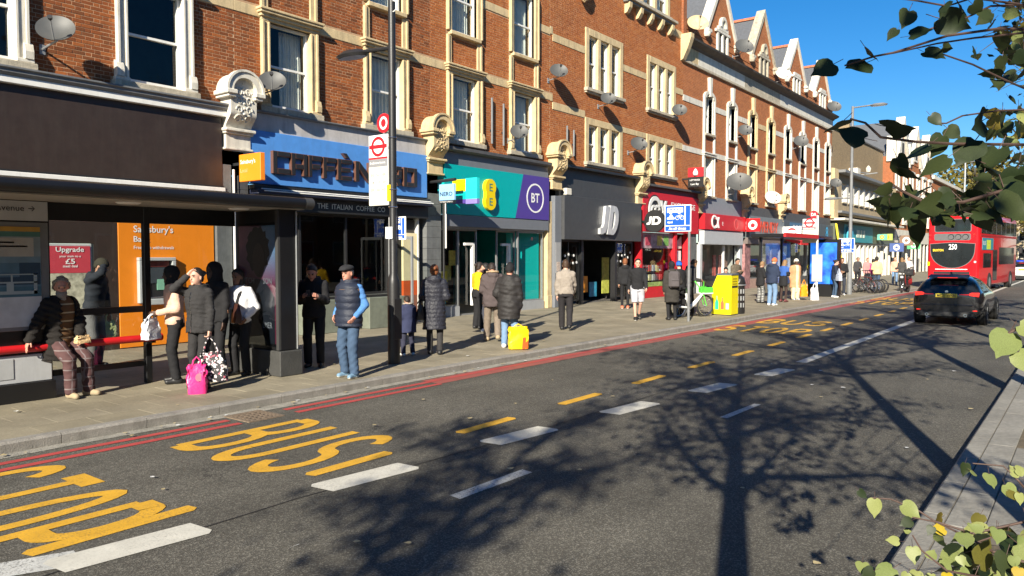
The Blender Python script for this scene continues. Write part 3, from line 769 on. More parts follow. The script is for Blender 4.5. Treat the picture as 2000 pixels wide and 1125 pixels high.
for x0, x1, z0, z1 in ((22.30, 22.45, 7.45, 7.70), (22.45, 24.62, 7.18, 7.43), (27.46, 29.58, 7.0, 7.22), (32.38, 33.2, 6.92, 7.2), (22.30, 22.45, 9.80, 10.05), (22.45, 24.62, 9.57, 9.83), (27.46, 29.58, 9.50, 9.74), (32.38, 33.2, 9.42, 9.68), (31.7, 33.2, 12.0, 12.3)):
    bs.append((x0, x1, z0, z1)); MB().box(x0+.002, x1-.002, YF-.022, YF+.05, z0, z1, M_STONE, .006).build('stone_band', bD)
lay_bricks(bD, X0, X1, 5.06, 14.6, ops, M_BRICK2, 0, YF, [(a, c, z0-.15, z1) for a, c, z0, z1 in TW]+bs)
for i, t_ in enumerate(TW[:4]): triple(bD, *t_, cur=((0, 2, 0), (0, 3, 2), (0, 0, 2), (2, 0, 0))[i])
triple(bD, *TW[4], cur=(1, 1, 1))
q = MB(); q.box(27.4, 32.0, YF-.32, YF, 12.36, 12.48, M_GSTONE, .015); q.box(27.5, 31.9, YF-.22, YF, 12.26, 12.36, M_LEAD, .015); q.build('sill_ledge', bD)
for k in range(5):
    MB().prism([(YF, 11.82), (YF-.12, 11.86), (YF-.24, 12.05), (YF-.26, 12.26), (YF, 12.26)], 'x', 27.62+k*.98, 27.84+k*.98, M_STONE).build('bracket', bD)
q = MB()                                            # carved head on a bracket
q.lathe([(.02, -.34), (.12, -.26), (.17, -.12), (.20, 0), (.18, .14), (.10, .26), (.02, .30)], (24.35, YF-.14, 11.72), M_STONE, 10)
q.lathe([(.26, 0), (.30, .05), (.26, .10)], (24.35, YF-.10, 12.0), M_STONE, 10)
for s in (-1, 1): q.tube([(24.35+s*.06, YF-.30, 11.75), (24.35+s*.20, YF-.26, 11.9), (24.35+s*.24, YF-.16, 11.68), (24.35+s*.14, YF-.22, 11.5)], .04, M_STONE, 6)
q.build('carved_head', bD)
shell(bD, X0, X1, 5.05, 15.2, M_WB_RED, M_SLATE)
q = MB(); q.box(33.0, 33.35, YF-.10, YF+.1, 11.9, 15.2, M_WB_RED, .0); q.build('party_pier', bD)
console(bD, 28.86, z0=4.62, ztop=5.92, st=M_STONE)
# ------------------------------------------------------------------ gabled terrace
X0, X1 = 33.2, 58.6
bE = thing('gabled_terrace', (46, YF, ZP), 'long brick terrace with pointed gables, white window surrounds and a deep cornice', 'building')
EX = [36.2, 39.2, 42.28, 45.3, 48.45, 51.5, 54.55, 57.45]
ops = []
for xc in EX: ops += [(xc-.42, xc+.42, 8.02, 10.0), (xc-.46, xc+.46, 4.95, 6.88)]
q = MB(); cells(q, X0, X1, 4.6, 11.0, ops, M_WB_ORG, YF, .3); q.build('wall', bE)
def e_window(b, xc, st, i):
    y = YF; q = MB()
    for s in (-1, 1):
        X = lambda a, c: (xc+min(s*a, s*c), xc+max(s*a, s*c))
        a, c = X(.42, .70); q.box(a, c, y-.06, y+.28, 4.95, 6.90, st, .01); a, c = X(.62, .72); q.box(a, c, y-.10, y, 4.951, 6.89, st, .01)
        a, c = X(.42, .64); q.box(a, c, y-.06, y+.28, 8.02, 9.78, st, .01); a, c = X(.56, .70); q.box(a, c, y-.10, y, 7.05, 9.75, st, .01)
    q.box(xc-.74, xc+.74, y-.14, y+.1, 6.90, 7.0, st, .01); q.box(xc-.78, xc+.78, y-.18, y+.1, 7.0, 7.07, st, .01)
    n = 8; O = [(xc-.70, 9.75)]+[(xc-.70*math.cos(math.pi*k/n), 9.78+.34*math.sin(math.pi*k/n)) for k in range(n+1)]+[(xc+.70, 9.75)]
    I = [(xc-.42, 9.75)]+[(xc-.42*math.cos(math.pi*k/n), 9.78+.20*math.sin(math.pi*k/n)) for k in range(n+1)]+[(xc+.42, 9.75)]
    for k in range(len(O)-1): q.prism([I[k], I[k+1], O[k+1], O[k]], 'y', y-.10, y+.28, st)
    q.prism([(xc-.09, 9.85), (xc+.09, 9.85), (xc+.16, 10.78), (xc-.16, 10.78)], 'y', y-.15, y+.02, st)
    w = q.build('window', b)
    q = MB(); q.box(xc-.62, xc+.62, y-.16, y+.28, 7.90, 8.016, M_GSTONE, .01); q.build('sill', w); MB().box(xc-.78, xc+.78, y-.16, y+.28, 4.84, 4.945, M_GSTONE, .01).build('sill', w)
    sash(w, xc-.42, xc+.42, 8.03, 9.98, y+.2, cur=1, bar=.05); sash(w, xc-.44, xc+.44, 4.96, 6.88, y+.2, cur=1, bar=.05)
    MB().box(xc-.555, xc+.555, y-.012, y, 7.08, 7.895, M_WB_RED).build('apron', w)
for i, xc in enumerate(EX): e_window(bE, xc, M_STONE if i in (2, 3) else M_WSTONE, i)
edges = [X0]+sum([[xc-.72, xc+.72] for xc in EX], [])+[X1]
for k, (a, c) in enumerate(zip(edges[::2], edges[1::2])):
    st = M_STONE if k in (3,) else M_WSTONE
    for z0, z1 in ((6.90, 7.16), (9.22, 9.50)): MB().box(a+.002, c-.002, YF-.025, YF+.05, z0, z1, st, .006).build('stone_band', bE)
# frieze, cornice, parapet
fr = [(33.2, 34.8, M_STONE), (34.8, 40.9, M_WSTONE), (40.9, 46.8, M_GSTONE), (46.8, 52.7, M_WSTONE), (52.7, 58.6, M_WSTONE)]
for a, c, m_ in fr: MB().box(a+.002, c-.002, YF-.06, YF+.2, 11.12, 11.78, m_, .01).build('frieze', bE)
q = MB(); q.box(X0, X1, YF-.10, YF+.2, 11.0, 11.12, M_GSTONE, .01); q.build('architrave', bE)
q = MB(); q.prism([(YF+.2, 11.78), (YF-.12, 11.78), (YF-.18, 11.86), (YF-.30, 11.90), (YF-.46, 11.98), (YF-.50, 12.06), (YF+.2, 12.12)], 'x', X0-.2, X1, mat('cornice_soot', (.10, .09, .08), .9, .3, 4, .3, 40)); q.build('cornice', bE)
q = MB(); q.prism([(YF, 11.0), (YF-.12, 11.05), (YF-.34, 11.5), (YF-.52, 12.0), (YF-.52, 12.2), (YF, 12.2)], 'x', X0-.28, X0+.05, M_STONE); q.build('cornice_bracket', bE)
q = MB(); q.box(X0, X1, YF+.02, YF+.32, 12.1, 13.1, M_WB_ORG); q.build('parapet', bE)
M_SLATER = M_SLATE
GB = [(35.75, 39.75, 16.2, M_WSTONE), (41.9, 45.9, 16.0, M_GSTONE), (48.0, 52.0, 15.75, M_WSTONE), (53.9, 57.8, 15.6, M_WSTONE)]
for i, (a, c, za, st) in enumerate(GB):
    xm = (a+c)/2; zf = 13.15
    q = MB(); q.prism([(a+.05, zf-.2), (c-.05, zf-.2), (c-.05, zf), (xm, za-.25), (a+.05, zf)], 'y', YF, YF+.32, M_WB_ORG)
    gq = q.build('gable', bE)
    for s, xe in ((1, a), (-1, c)):
        q = MB()
        P = [(xe-s*.10, zf-.05), (xm, za+.08), (xm, za-.26), (xe+s*.18, zf-.05)]
        q.prism(P, 'y', YF-.10, YF+.40, st); q.build('coping', gq)
        q = MB(); q.box(xe-.22+s*.1, xe+.22+s*.1, YF-.22, YF+.3, zf-.22, zf-.04, st, .03); q.lathe([(.0, -.24), (.16, -.22), (.22, -.1), (.22, .0)], (xe+s*.05, YF-.02, zf-.2), st, 10); q.build('kneeler', gq)
    q = MB(); q.prism([(xm-.62, zf+.25), (xm+.62, zf+.25), (xm+.62, zf+.43), (xm-.62, zf+.43)], 'y', YF-.12, YF, st)
    q.box(xm-.92, xm+.92, YF-.12, YF-.001, zf+.10, zf+.24, st, .01)
    for s in (-.62, 0, .62): q.box(xm+s-.10, xm+s+.10, YF-.10, YF-.001, 12.15, zf+.10, st, .01)
    if i < 2:
        n = 10; O = [(xm-.42*math.cos(math.pi*k/n), zf+.43+.55*math.sin(math.pi*k/n)) for k in range(n+1)]; I = [(xm-.26*math.cos(math.pi*k/n), zf+.43+.38*math.sin(math.pi*k/n)) for k in range(n+1)]
        for k in range(n): q.prism([I[k], I[k+1], O[k+1], O[k]], 'y', YF-.16, YF-.002, st)
        q.prism(I, 'y', YF-.06, YF-.003, st)
    q.build('gable_window_frame', gq)
    q = MB(); q.box(xm-.52, xm-.10, YF-.02, YF-.004, 12.15, zf+.10, M_DARKIN); q.box(xm+.10, xm+.52, YF-.02, YF-.004, 12.15, zf+.10, M_DARKIN); q.build('gable_pane', gq)
    # roof running back behind the gable
    q = MB(); zr = za-.32
    q.poly([(a-.25, YF+.2, zf-.25), (xm, YF+.2, zr), (xm, YF+7.5, zr), (a-.25, YF+7.5, zf-.25)][::-1], M_SLATER); q.poly([(c+.25, YF+.2, zf-.25), (xm, YF+.2, zr), (xm, YF+7.5, zr), (c+.25, YF+7.5, zf-.25)], M_SLATER)
    q.build('slate_roof', bE)
    q = MB(); M_TERRA = mat('terracotta', (.40, .13, .06), .8, .25, 6, .2, 40)
    for k in range(16):
        y0 = YF+.35+k*.44; q.prism([(xm-.14, zr-.06), (xm+.14, zr-.06), (xm+.05, zr+.10), (xm-.05, zr+.10)], 'y', y0, y0+.43, M_TERRA)
    q.build('ridge_tiles', bE)
q = MB(); M_TERRA = MATS['terracotta']
for k in range(6): q.lathe([(.13, 0), (.12, .35), (.15, .38), (.15, .46), (.11, .46)], (41.0+k*.33, YF+4.0, 16.0), M_TERRA, 8)
q.box(40.7, 43.0, YF+3.6, YF+4.4, 13, 16.0, M_WB_RED); q.build('chimney', bE)
shell(bE, X0, X1, 4.6, 12.6, M_WB_RED, M_SLATE)
for xc in (34.95, 41.0, 47.1): console(bE, xc, z0=4.5, ztop=5.75, st=M_STONE, w=.55)
# ------------------------------------------------------------------ tan inter-war block
X0, X1 = 58.6, 80
M_TANST = mat('tan_render', (.36, .28, .17), .85, .15, 3, .2, 40, dirt=.35)
bF = thing('tan_block', (69, YF, ZP), 'plain tan brick block with a strip of white windows and projecting ledges', 'building')
q = MB(); cells(q, X0, X1, 5.0, 8.4, [(61.2, 77.4, 6.05, 7.45)], M_TANST, YF-.1, .35); q.build('wall', bF)
q = MB(); q.box(X0+.5, X1, YF+.9, YF+10, 8.3, 11.85, M_WB_TAN); q.build('upper_wall', bF)
q = MB(); q.box(X0+.4, X1+.1, YF+.8, YF+10.1, 11.85, 11.98, mat('coping_dark', (.07, .065, .06), .8)); q.build('coping', bF)
q = MB(); q.box(X0+1.0, X1-2.5, YF-.75, YF+.9, 8.12, 8.32, M_LEAD); q.box(X0+.2, X1, YF-.12, YF+.9, 8.321, 8.42, M_TANST); q.build('ledge', bF)
q = MB(); q.box(X0+1.0, X1-2.5, YF-.55, YF-.1, 5.15, 5.30, M_LEAD); q.build('ledge', bF)
q = MB(); q.box(X0, X0+1.1, YF-.25, YF, 4.6, 8.35, M_STONE); q.box(X1-2.4, X1, YF-.3, YF, 4.6, 8.35, M_STONE); q.build('end_pier', bF)
for k in range(9):
    a = 61.25+k*1.80; q = MB(); q.box(a+1.28, a+1.80, YF-.14, YF+.1, 6.05, 7.45, M_WSTONE); w = q.build('window', bF)
    sash(w, a, a+.64, 6.06, 7.44, YF+.08, cur=(k % 3)); sash(w, a+.64, a+1.28, 6.06, 7.44, YF+.08, cur=(k+1) % 3)
    MB().box(a-.02, a+1.3, YF-.22, YF+.1, 5.95, 6.045, M_GSTONE).build('sill', w)
q = MB(); q.box(X0, X1+.4, YF-1.0, YF+.0, 4.55, 4.72, M_WSTONE, .02); q.build('canopy', bF)
shell(bF, X0, X1, 4.6, 8.3, M_WB_TAN, M_SLATE, y=YF+.0)
q = MB(); q.tube([(70.6, YF+.9, 8.9), (70.6, YF-.6, 9.0)], .05, M_GREYM); q.box(67.2, 68.2, YF+.2, YF+.9, 8.45, 9.2, M_WSTONE, .02); q.tube([(68.2, YF+.3, 8.9), (71.4, YF+.3, 9.1)], .04, M_GREYM); q.lathe([(.16, 0), (.22, .3), (.05, .55)], (71.4, YF+.3, 9.2), M_WSTONE, 8); q.build('vent_unit', bF)
# ------------------------------------------------------------------ red and white terrace farther on
for i in range(3):
    a = 80.2+i*7.2; c = a+7.1; xm = (a+c)/2
    b = thing('gabled_house', (xm, YF, ZP), ['red brick house with white bay, first beyond the tan block', 'red brick house with white bay, second beyond the tan block', 'red brick house with white bay, third beyond the tan block'][i], 'building', 'red and white houses past the tan block')
    q = MB(); cells(q, a, c, 4.5, 11.5, [(xm-2.6, xm-1.2, 5.3, 7.4), (xm+1.2, xm+2.6, 5.3, 7.4), (xm-2.6, xm-1.2, 8.5, 10.4), (xm+1.2, xm+2.6, 8.5, 10.4)], M_WB_ORG, YF, .3); q.build('wall', b)
    for s in (-1.9, 1.9):
        for z0, z1 in ((5.3, 7.4), (8.5, 10.4)):
            q = MB(); 
            for e in (-1, 1): q.box(xm+s+e*.7-.22, xm+s+e*.7+.22, YF-.14, YF, z0-.1, z1+.2, M_WSTONE)
            q.box(xm+s-1.0, xm+s+1.0, YF-.25, YF, z1, z1+.3, M_WSTONE); q.box(xm+s-1.0, xm+s+1.0, YF-.25, YF, z0-.25, z0, M_WSTONE)
            w = q.build('window', b); sash(w, xm+s-.7, xm+s+.7, z0, z1, YF+.15, lights=2)
    q = MB(); q.prism([(a+.8, 11.5), (c-.8, 11.5), (xm, 15.4)], 'y', YF-.05, YF+.4, M_WB_ORG); g_ = q.build('gable', b)
    for s, xe in ((1, a+.8), (-1, c-.8)):
        q = MB(); q.prism([(xe-s*.2, 11.4), (xm, 15.7), (xm, 14.9), (xe+s*.5, 11.4)], 'y', YF-.3, YF+.5, M_WSTONE); q.build('coping', g_)
    q = MB(); q.box(xm-.9, xm+.9, YF-.15, YF, 11.9, 13.3, M_WSTONE); q.box(xm-.5, xm+.5, YF-.16, YF-.1, 12.1, 13.1, M_DARKIN); q.build('gable_window', g_)
    q = MB(); q.poly([(a, YF, 11.5), (xm, YF, 15.3), (xm, YF+8, 15.3), (a, YF+8, 11.5)][::-1], M_SLATE); q.poly([(c, YF, 11.5), (xm, YF, 15.3), (xm, YF+8, 15.3), (c, YF+8, 11.5)], M_SLATE); q.build('slate_roof', b)
    q = MB(); q.box(a-.2, a+.3, YF-.2, YF+.6, 11, 13.4, M_WSTONE); q.box(a-.2, a+.3, YF+4, YF+5.2, 12.5, 15.2, M_WB_TAN); q.build('chimney', b)
    shell(b, a, c, .12, 11.5, M_WB_RED, M_SLATE)
    q = MB(); q.box(a, c, YF-.2, YF, 3.2, 4.5, (M_WSTONE, M_LEAD, M_WSTONE)[i]); q.build('fascia', b)
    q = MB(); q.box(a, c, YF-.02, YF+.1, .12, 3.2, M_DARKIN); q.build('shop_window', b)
    for k in range(4): MB().box(a+k*2.2, a+k*2.2+.3, YF-.18, YF-.021, .12, 3.2, M_WSTONE).build('pilaster', b)
# ================================================================== SHOPFRONTS
def C(name, col, rough=.5, **k): return mat(name, col, rough, k.pop('var', .08), k.pop('scale', 5), **k)
M_SHOPGL = glass('shop_glass', (.80, .84, .83), .01, 1.25)
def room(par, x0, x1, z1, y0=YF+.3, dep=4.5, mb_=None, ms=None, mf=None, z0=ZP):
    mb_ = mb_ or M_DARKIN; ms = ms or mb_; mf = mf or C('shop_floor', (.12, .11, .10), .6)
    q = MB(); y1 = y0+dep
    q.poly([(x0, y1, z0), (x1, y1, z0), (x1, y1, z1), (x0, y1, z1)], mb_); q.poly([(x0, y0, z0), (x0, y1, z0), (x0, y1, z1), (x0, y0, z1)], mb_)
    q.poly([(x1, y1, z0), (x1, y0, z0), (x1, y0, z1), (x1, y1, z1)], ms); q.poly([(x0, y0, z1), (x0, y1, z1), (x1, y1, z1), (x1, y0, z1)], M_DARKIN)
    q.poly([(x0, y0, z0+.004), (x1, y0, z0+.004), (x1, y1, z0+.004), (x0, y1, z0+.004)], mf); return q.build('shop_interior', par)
def pane(par, x0, x1, z0, z1, y, m=None): return MB().poly([(x0, y, z0), (x1, y, z0), (x1, y, z1), (x0, y, z1)], m or M_SHOPGL).build('pane', par)
def frame(par, x0, x1, z0, z1, y, m, t=.06, d=.08, mull=(), name='window_frame'):
    q = MB(); q.box(x0, x0+t, y, y+d, z0, z1, m); q.box(x1-t, x1, y, y+d, z0, z1, m); q.box(x0+t, x1-t, y+.002, y+d-.002, z1-t, z1, m); q.box(x0+t, x1-t, y+.002, y+d-.002, z0, z0+t, m)
    for a in mull: q.box(a-t/2, a+t/2, y+.003, y+d-.003, z0+t, z1-t, m)
    return q.build(name, par)
UX, UZ = (1, 0, 0), (0, 0, 1)
def word(par, txt, x, y, z, m, h, w=None, depth=.006, bold=0, align='l', name='lettering', shear=0, space=1.0):
    q = MB(); put_text(q, txt, (x, y, z), UX, UZ, w, h, m, depth, bold, align, shear, space); return q.build(name, par)
M_PILDK = C('pilaster_dark', (.075, .075, .078), .6, var=.2, dirt=.3, bump=.15)
M_PILGR = C('pilaster_grey', (.13, .135, .135), .6, var=.2, dirt=.35, bump=.2)
def pilaster(par, x0, x1, z1, m, proud=.14, blocks=True):
    q = MB(); q.box(x0, x1, YF-proud, YF+.3, ZP, ZP+.45, m, .012)
    if blocks:
        z = ZP+.452
        while z < z1-.1: q.box(x0+.012, x1-.012, YF-proud+.02, YF+.3, z, min(z+.318, z1), m, .006); z += .322
    else: q.box(x0+.012, x1-.012, YF-proud+.02, YF+.3, ZP+.452, z1, m, .006)
    return q.build('pilaster', par)
# ---- brown supermarket front with its cash machine
s1 = thing('shopfront', (4, YF, ZP), 'dark brown supermarket shopfront with an orange cash machine panel and blank fascia', 'shopfront')
M_BRN = C('brown_panel', (.038, .026, .021), .38, var=.14, dirt=.12); M_ORG = C('orange_panel', (.80, .235, .012), .45, var=.04)
q = MB(); q.box(-4, 9.44, YF-.13, YF+.1, 3.52, 5.02, M_BRN); q.build('fascia', s1)
q = MB(); q.box(-4, 9.50, YF-.24, YF+.1, 5.022, 5.15, M_WPAINT, .008); q.build('white_trim', s1)
q = MB(); q.prism([(YF+.05, 5.152), (YF-.25, 5.152), (YF-.30, 5.20), (YF-.30, 5.245), (YF-.34, 5.27), (YF-.34, 5.30), (YF+.05, 5.345)], 'x', -4, 9.50, M_LEAD); q.build('cornice', s1)
q = MB(); q.box(-4, 9.46, YF-.22, YF+.1, 3.39, 3.475, M_WPAINT, .008); q.box(-4, 9.46, YF-.16, YF+.1, 3.476, 3.518, M_BLACK); q.build('white_trim', s1)
q = MB(); q.box(-4, 9.46, YF-.06, YF+.1, 2.72, 3.388, M_BRN); q.build('head_panel', s1)
q = MB(); q.box(-4, 5.86, YF-.03, YF+.1, ZP, 2.718, M_BRN); q.box(6.74, 7.2, YF-.03, YF+.1, ZP, 2.718, M_BRN); q.box(5.86, 6.74, YF-.03, YF+.1, ZP, .6, M_BRN); q.box(5.86, 6.74, YF-.03, YF+.1, 2.22, 2.718, M_BRN); q.build('wall_panel', s1)
q = MB(); q.box(7.2, 9.26, YF-.05, YF+.1, ZP+.02, 2.719, M_ORG, .004); q.build('orange_panel', s1)
word(s1, "Sainsbury's", 7.50, YF-.052, 2.415, M_WHITE, .185, .83, bold=.012); word(s1, 'Bank', 7.50, YF-.052, 2.265, M_WHITE, .115, .34, bold=.012); word(s1, 'Free cash withdrawals', 7.50, YF-.052, 2.12, M_WHITE, .065, .84, bold=.012)
q = MB(); M_ATMG = C('machine_grey', (.42, .43, .43), .45)
q.box(7.55, 8.33, YF-.16, YF-.05, 1.88, 1.95, M_ATMG, .01); q.box(7.55, 7.63, YF-.16, YF-.05, 1.02, 1.879, M_ATMG, .01); q.box(8.25, 8.33, YF-.16, YF-.05, 1.02, 1.879, M_ATMG, .01); q.box(7.63, 8.25, YF-.20, YF-.05, .98, 1.10, M_ATMG, .01)
q.box(7.63, 8.25, YF-.07, YF-.051, 1.10, 1.879, M_BLKPL); am = q.build('cash_machine', s1)
q = MB(); q.box(7.70, 8.12, YF-.085, YF-.071, 1.42, 1.74, C('screen_dark', (.05, .06, .07), .1)); q.build('screen', am)
q = MB(); q.box(7.66, 8.22, YF-.075, YF-.0715, 1.76, 1.87, C('machine_red', (.18, .03, .02), .5)); q.build('header', am)
q = MB(); q.box(7.95, 8.10, YF-.09, YF-.072, 1.28, 1.50, C('card_slot_green', (.20, .42, .30), .4)); q.build('card_slot', am)
q = MB(); q.box(7.74, 8.10, YF-.17, YF-.10, 1.101, 1.14, M_CHROME, .01); q.build('keypad', am)
q = MB(); M_PINKRED = C('poster_red', (.50, .055, .075), .4); q.box(5.90, 6.70, YF-.035, YF+.05, .60, 2.21, M_ATMG, .01); pf = q.build('poster_frame', s1)
q = MB(); q.box(5.93, 6.665, YF-.045, YF-.034, 1.66, 2.17, M_PINKRED); q.build('poster', pf)
q = MB(); q.box(5.93, 6.665, YF-.044, YF-.034, .63, 1.655, C('poster_food', (.42, .40, .30), .5, var=.5, scale=9)); q.build('poster_picture', pf)
for t_, z, h, w in (('Upgrade', 2.03, .12, .50), ('your main to a', 1.945, .05, .38), ('£5', 1.83, .10, .17), ('meal deal', 1.765, .05, .26)): word(pf, t_, 6.30, YF-.047, z, M_WHITE, h, w, bold=.015, align='c')
pilaster(s1, 9.28, 9.68, 4.0, M_PILGR, blocks=False)
q = MB(); q.tube([(9.70, YF-.16, ZP), (9.70, YF-.16, 3.9)], .028, M_WPAINT, 8); q.build('drainpipe', s1)
def hang(name, label, x0, x1, y0, y1, z0, z1, m, cat='sign', c=.01):
    o = thing(name, ((x0+x1)/2, (y0+y1)/2, z0), label, cat); MB().box(x0, x1, y0, y1, z0, z1, m, c).build('panel', o); return o
def side_word(par, txt, x, y, z, m, h, w, bold=.01, align='l'):
    """lettering on the sign face that looks back along the street (towards -x): reads from far y to near y"""
    q = MB(); put_text(q, txt, (x, y, z), (0, -1, 0), (0, 0, 1), w, h, m, .004, bold, align); return q.build('lettering', par)
sg = hang('hanging_sign', 'orange box sign sticking out beside the blue coffee shop fascia', 9.76, 9.88, 14.32, 15.12, 3.62, 4.22, M_ORG)
side_word(sg, "Sainsbury's", 9.758, 15.06, 3.98, M_WHITE, .125, .56); side_word(sg, 'Local', 9.758, 15.06, 3.82, C('pale_orange', (.85, .42, .18), .5), .085, .26)
MB().box(9.80, 9.84, 15.12, YF+.05, 4.0, 4.06, M_BLACK).build('bracket', sg)
# ---- blue coffee shop
s2 = thing('shopfront', (13, YF, ZP), 'coffee shopfront with pale blue fascia, dark block letters and black awning box', 'shopfront')
M_BLU = C('fascia_blue', (.075, .25, .62), .55, var=.08, dirt=.12); M_REND = C('render_grey', (.42, .40, .39), .8, var=.1, dirt=.3, bump=.1)
q = MB(); q.box(10.12, 15.88, YF-.10, YF+.1, 4.852, 5.26, M_REND); q.build('render_band', s2)
q = MB(); q.prism([(YF+.05, 5.262), (YF-.12, 5.262), (YF-.20, 5.29), (YF-.20, 5.31), (YF+.05, 5.335)], 'x', 10.12, 15.88, M_LEAD); q.build('cornice', s2)
q = MB(); q.box(10.12, 15.88, YF-.16, YF+.1, 3.64, 4.85, M_BLU, .006); f2 = q.build('fascia', s2)
M_LET = C('letter_charcoal', (.016, .016, .018), .5); M_COP = C('letter_copper', (.12, .055, .035), .4)
def block_letter(par, strokes, x0, w, z0, h, y, name):
    """strokes: boxes in unit letter space; dark face on a copper edge"""
    q = MB()
    for k, st in enumerate(strokes):
        if isinstance(st, tuple):
            a, b_, c, d = st; q.box(x0+a*w, x0+b_*w, y-.10-.0007*k, y, z0+c*h, z0+d*h, M_COP); q.box(x0+a*w+.012, x0+b_*w-.012, y-.106-.0007*k, y-.1007-.0007*k, z0+c*h+.012, z0+d*h-.012, M_LET)
        else:
            P = [(x0+p[0]*w, z0+p[1]*h) for p in st]; q.prism(P, 'y', y-.10-.0007*k, y, M_COP); cx = sum(p[0] for p in P)/len(P); cz = sum(p[1] for p in P)/len(P)
            q.prism([(cx+(p[0]-cx)*.93, cz+(p[1]-cz)*.95) for p in P], 'y', y-.106-.0007*k, y-.1007-.0007*k, M_LET)
    return q.build(name, par)
T = .25
LT = {'C': [(0, T, 0, 1), (T, 1, .78, 1), (T, 1, 0, .24)], 'A': [(0, T, 0, 1), (1-T, 1, 0, 1), (T, 1-T, .76, 1), (T, 1-T, .30, .52)], 'F': [(0, T, 0, 1), (T, 1, .78, 1), (T, .85, .38, .60)],
      'E': [(0, T, 0, 1), (T, 1, .80, 1), (T, .9, .40, .60), (T, 1, 0, .2), [(.35, 1.30), (.62, 1.30), (.85, 1.08), (.6, 1.08)]], 'N': [(0, .22, 0, 1), (.78, 1, 0, 1), [(.22, 1), (.22, .62), (.78, 0), (.78, .38)]],
      'R': [(0, T, 0, 1), (T, 1, .78, 1), (1-T, 1, .40, .78), (T, 1, .36, .56), [(.45, .36), (.75, .36), (1, 0), (.72, 0)]], 'O': [(0, T, 0, 1), (1-T, 1, 0, 1), (T, 1-T, .78, 1), (T, 1-T, 0, .22)]}
LH = .52; lz = 3.90
for ch, x0, x1 in (('C', 10.66, 11.14), ('A', 11.17, 11.63), ('F', 11.67, 12.07), ('F', 12.11, 12.52), ('E', 12.56, 13.02), ('N', 13.14, 13.72), ('E', 13.78, 14.24), ('R', 14.30, 14.78), ('O', 14.86, 15.38)):
    block_letter(f2, LT[ch] if not (ch == 'E' and x0 > 13) else LT['E'][:4], x0, x1-x0, lz, LH, YF-.16, 'letter')
q = MB(); q.box(10.12, 15.88, YF-.30, YF+.1, 3.50, 3.60, M_BLACK, .01); q.box(10.14, 15.86, YF-.42, YF+.1, 3.38, 3.499, C('awning_navy', (.012, .016, .04), .6), .02); q.build('awning_box', s2)
q = MB(); q.prism([(YF-.10, 3.62), (YF-.44, 3.47), (YF-.44, 3.45), (YF-.10, 3.605)], 'x', 10.3, 15.86, M_WPAINT); q.build('awning_top', s2)
q = MB(); q.box(10.12, 15.88, YF-.20, YF+.1, 3.04, 3.37, C('strip_black', (.02, .02, .02), .4)); st_ = q.build('name_strip', s2)
word(st_, 'THE  ITALIAN  COFFEE  CO', 11.95, YF-.203, 3.15, C('letter_cream', (.70, .68, .58), .5), .13, 2.25, bold=.004)
room(s2, 10.13, 15.87, 3.2)
for a, b_ in ((10.15, 11.6), (11.66, 13.05), (13.11, 14.5)): pane(s2, a, b_, 1.0, 3.04, YF+.10)
frame(s2, 10.12, 14.56, .95, 3.04, YF+.06, M_BLACK, .06, .09, (11.63, 13.08))
q = MB(); q.box(10.12, 14.56, YF+.05, YF+.2, ZP, .95, C('stall_riser', (.10, .105, .095), .5, var=.2)); q.build('stall_riser', s2)
q = MB(); M_CREAM = C('door_cream', (.78, .66, .40), .6); q.box(14.60, 15.55, YF+.03, YF+.06, 1.30, 3.0, M_DARKIN); q.build('door_void', s2)
q = MB(); q.box(15.02, 15.56, YF-.06, YF+.02, 1.28, 2.62, M_CREAM); q.build('menu_panel', s2)
q = MB(); q.box(15.02, 15.56, YF-.061, YF+.02, .86, 1.278, C('panel_orange_red', (.62, .10, .022), .5)); q.build('lower_panel', s2)
q = MB(); q.box(15.02, 15.56, YF-.061, YF+.02, ZP, .859, C('panel_terracotta', (.26, .10, .06), .6)); q.build('kick_panel', s2)
q = MB(); q.box(14.56, 14.66, YF-.02, YF+.1, ZP, 3.04, M_GREYM); q.box(15.57, 15.62, YF-.08, YF+.1, ZP, 3.04, M_WPAINT); q.build('door_frame', s2)
pilaster(s2, 9.86, 10.10, 3.86, M_PILDK); pilaster(s2, 15.86, 16.50, 3.86, M_PILGR, .16)
q = MB(); q.tube([(16.53, YF-.20, ZP), (16.53, YF-.20, 3.7)], .03, M_BLACK, 8); q.tube([(16.60, YF-.22, 2.2), (16.60, YF-.22, 3.9)], .028, M_WPAINT, 8); q.build('drainpipe', s2)
# planter windscreens in front of the coffee shop
M_PLANT = C('planter_green_grey', (.15, .165, .13), .55, var=.2)
for x0, lb in ((11.0, 'grey planter screen outside the coffee shop, nearer the bus shelter'), (13.0, 'grey planter screen outside the coffee shop, nearer the phone shop')):
    p = thing('planter_screen', (x0+.6, 14.6, ZP), lb, 'planter', 'planter screens outside the coffee shop')
    MB().box(x0, x0+1.25, 14.5, 14.86, ZP, ZP+.80, M_PLANT, .012).build('trough', p)
    MB().box(x0+.02, x0+1.23, 14.66, 14.70, ZP+.801, ZP+.86, M_BLACK).build('rail', p)
q = thing('door_leaf', (14.55, YF-.6, ZP), 'open grey framed glass door leaf of the coffee shop', 'door')
MB().box(14.50, 14.55, YF-.92, YF-.86, ZP+.03, 2.5, M_GREYM).build('stile', q); MB().box(14.50, 14.55, YF-.10, YF-.04, ZP+.03, 2.5, M_GREYM).build('stile', q); MB().box(14.502, 14.548, YF-.86, YF-.10, 2.42, 2.5, M_GREYM).build('rail', q); MB().box(14.502, 14.548, YF-.86, YF-.10, ZP+.03, ZP+.2, M_GREYM).build('rail', q)
MB().poly([(14.525, YF-.86, ZP+.2), (14.525, YF-.10, ZP+.2), (14.525, YF-.10, 2.42), (14.525, YF-.86, 2.42)], M_SHOPGL).build('pane', q)
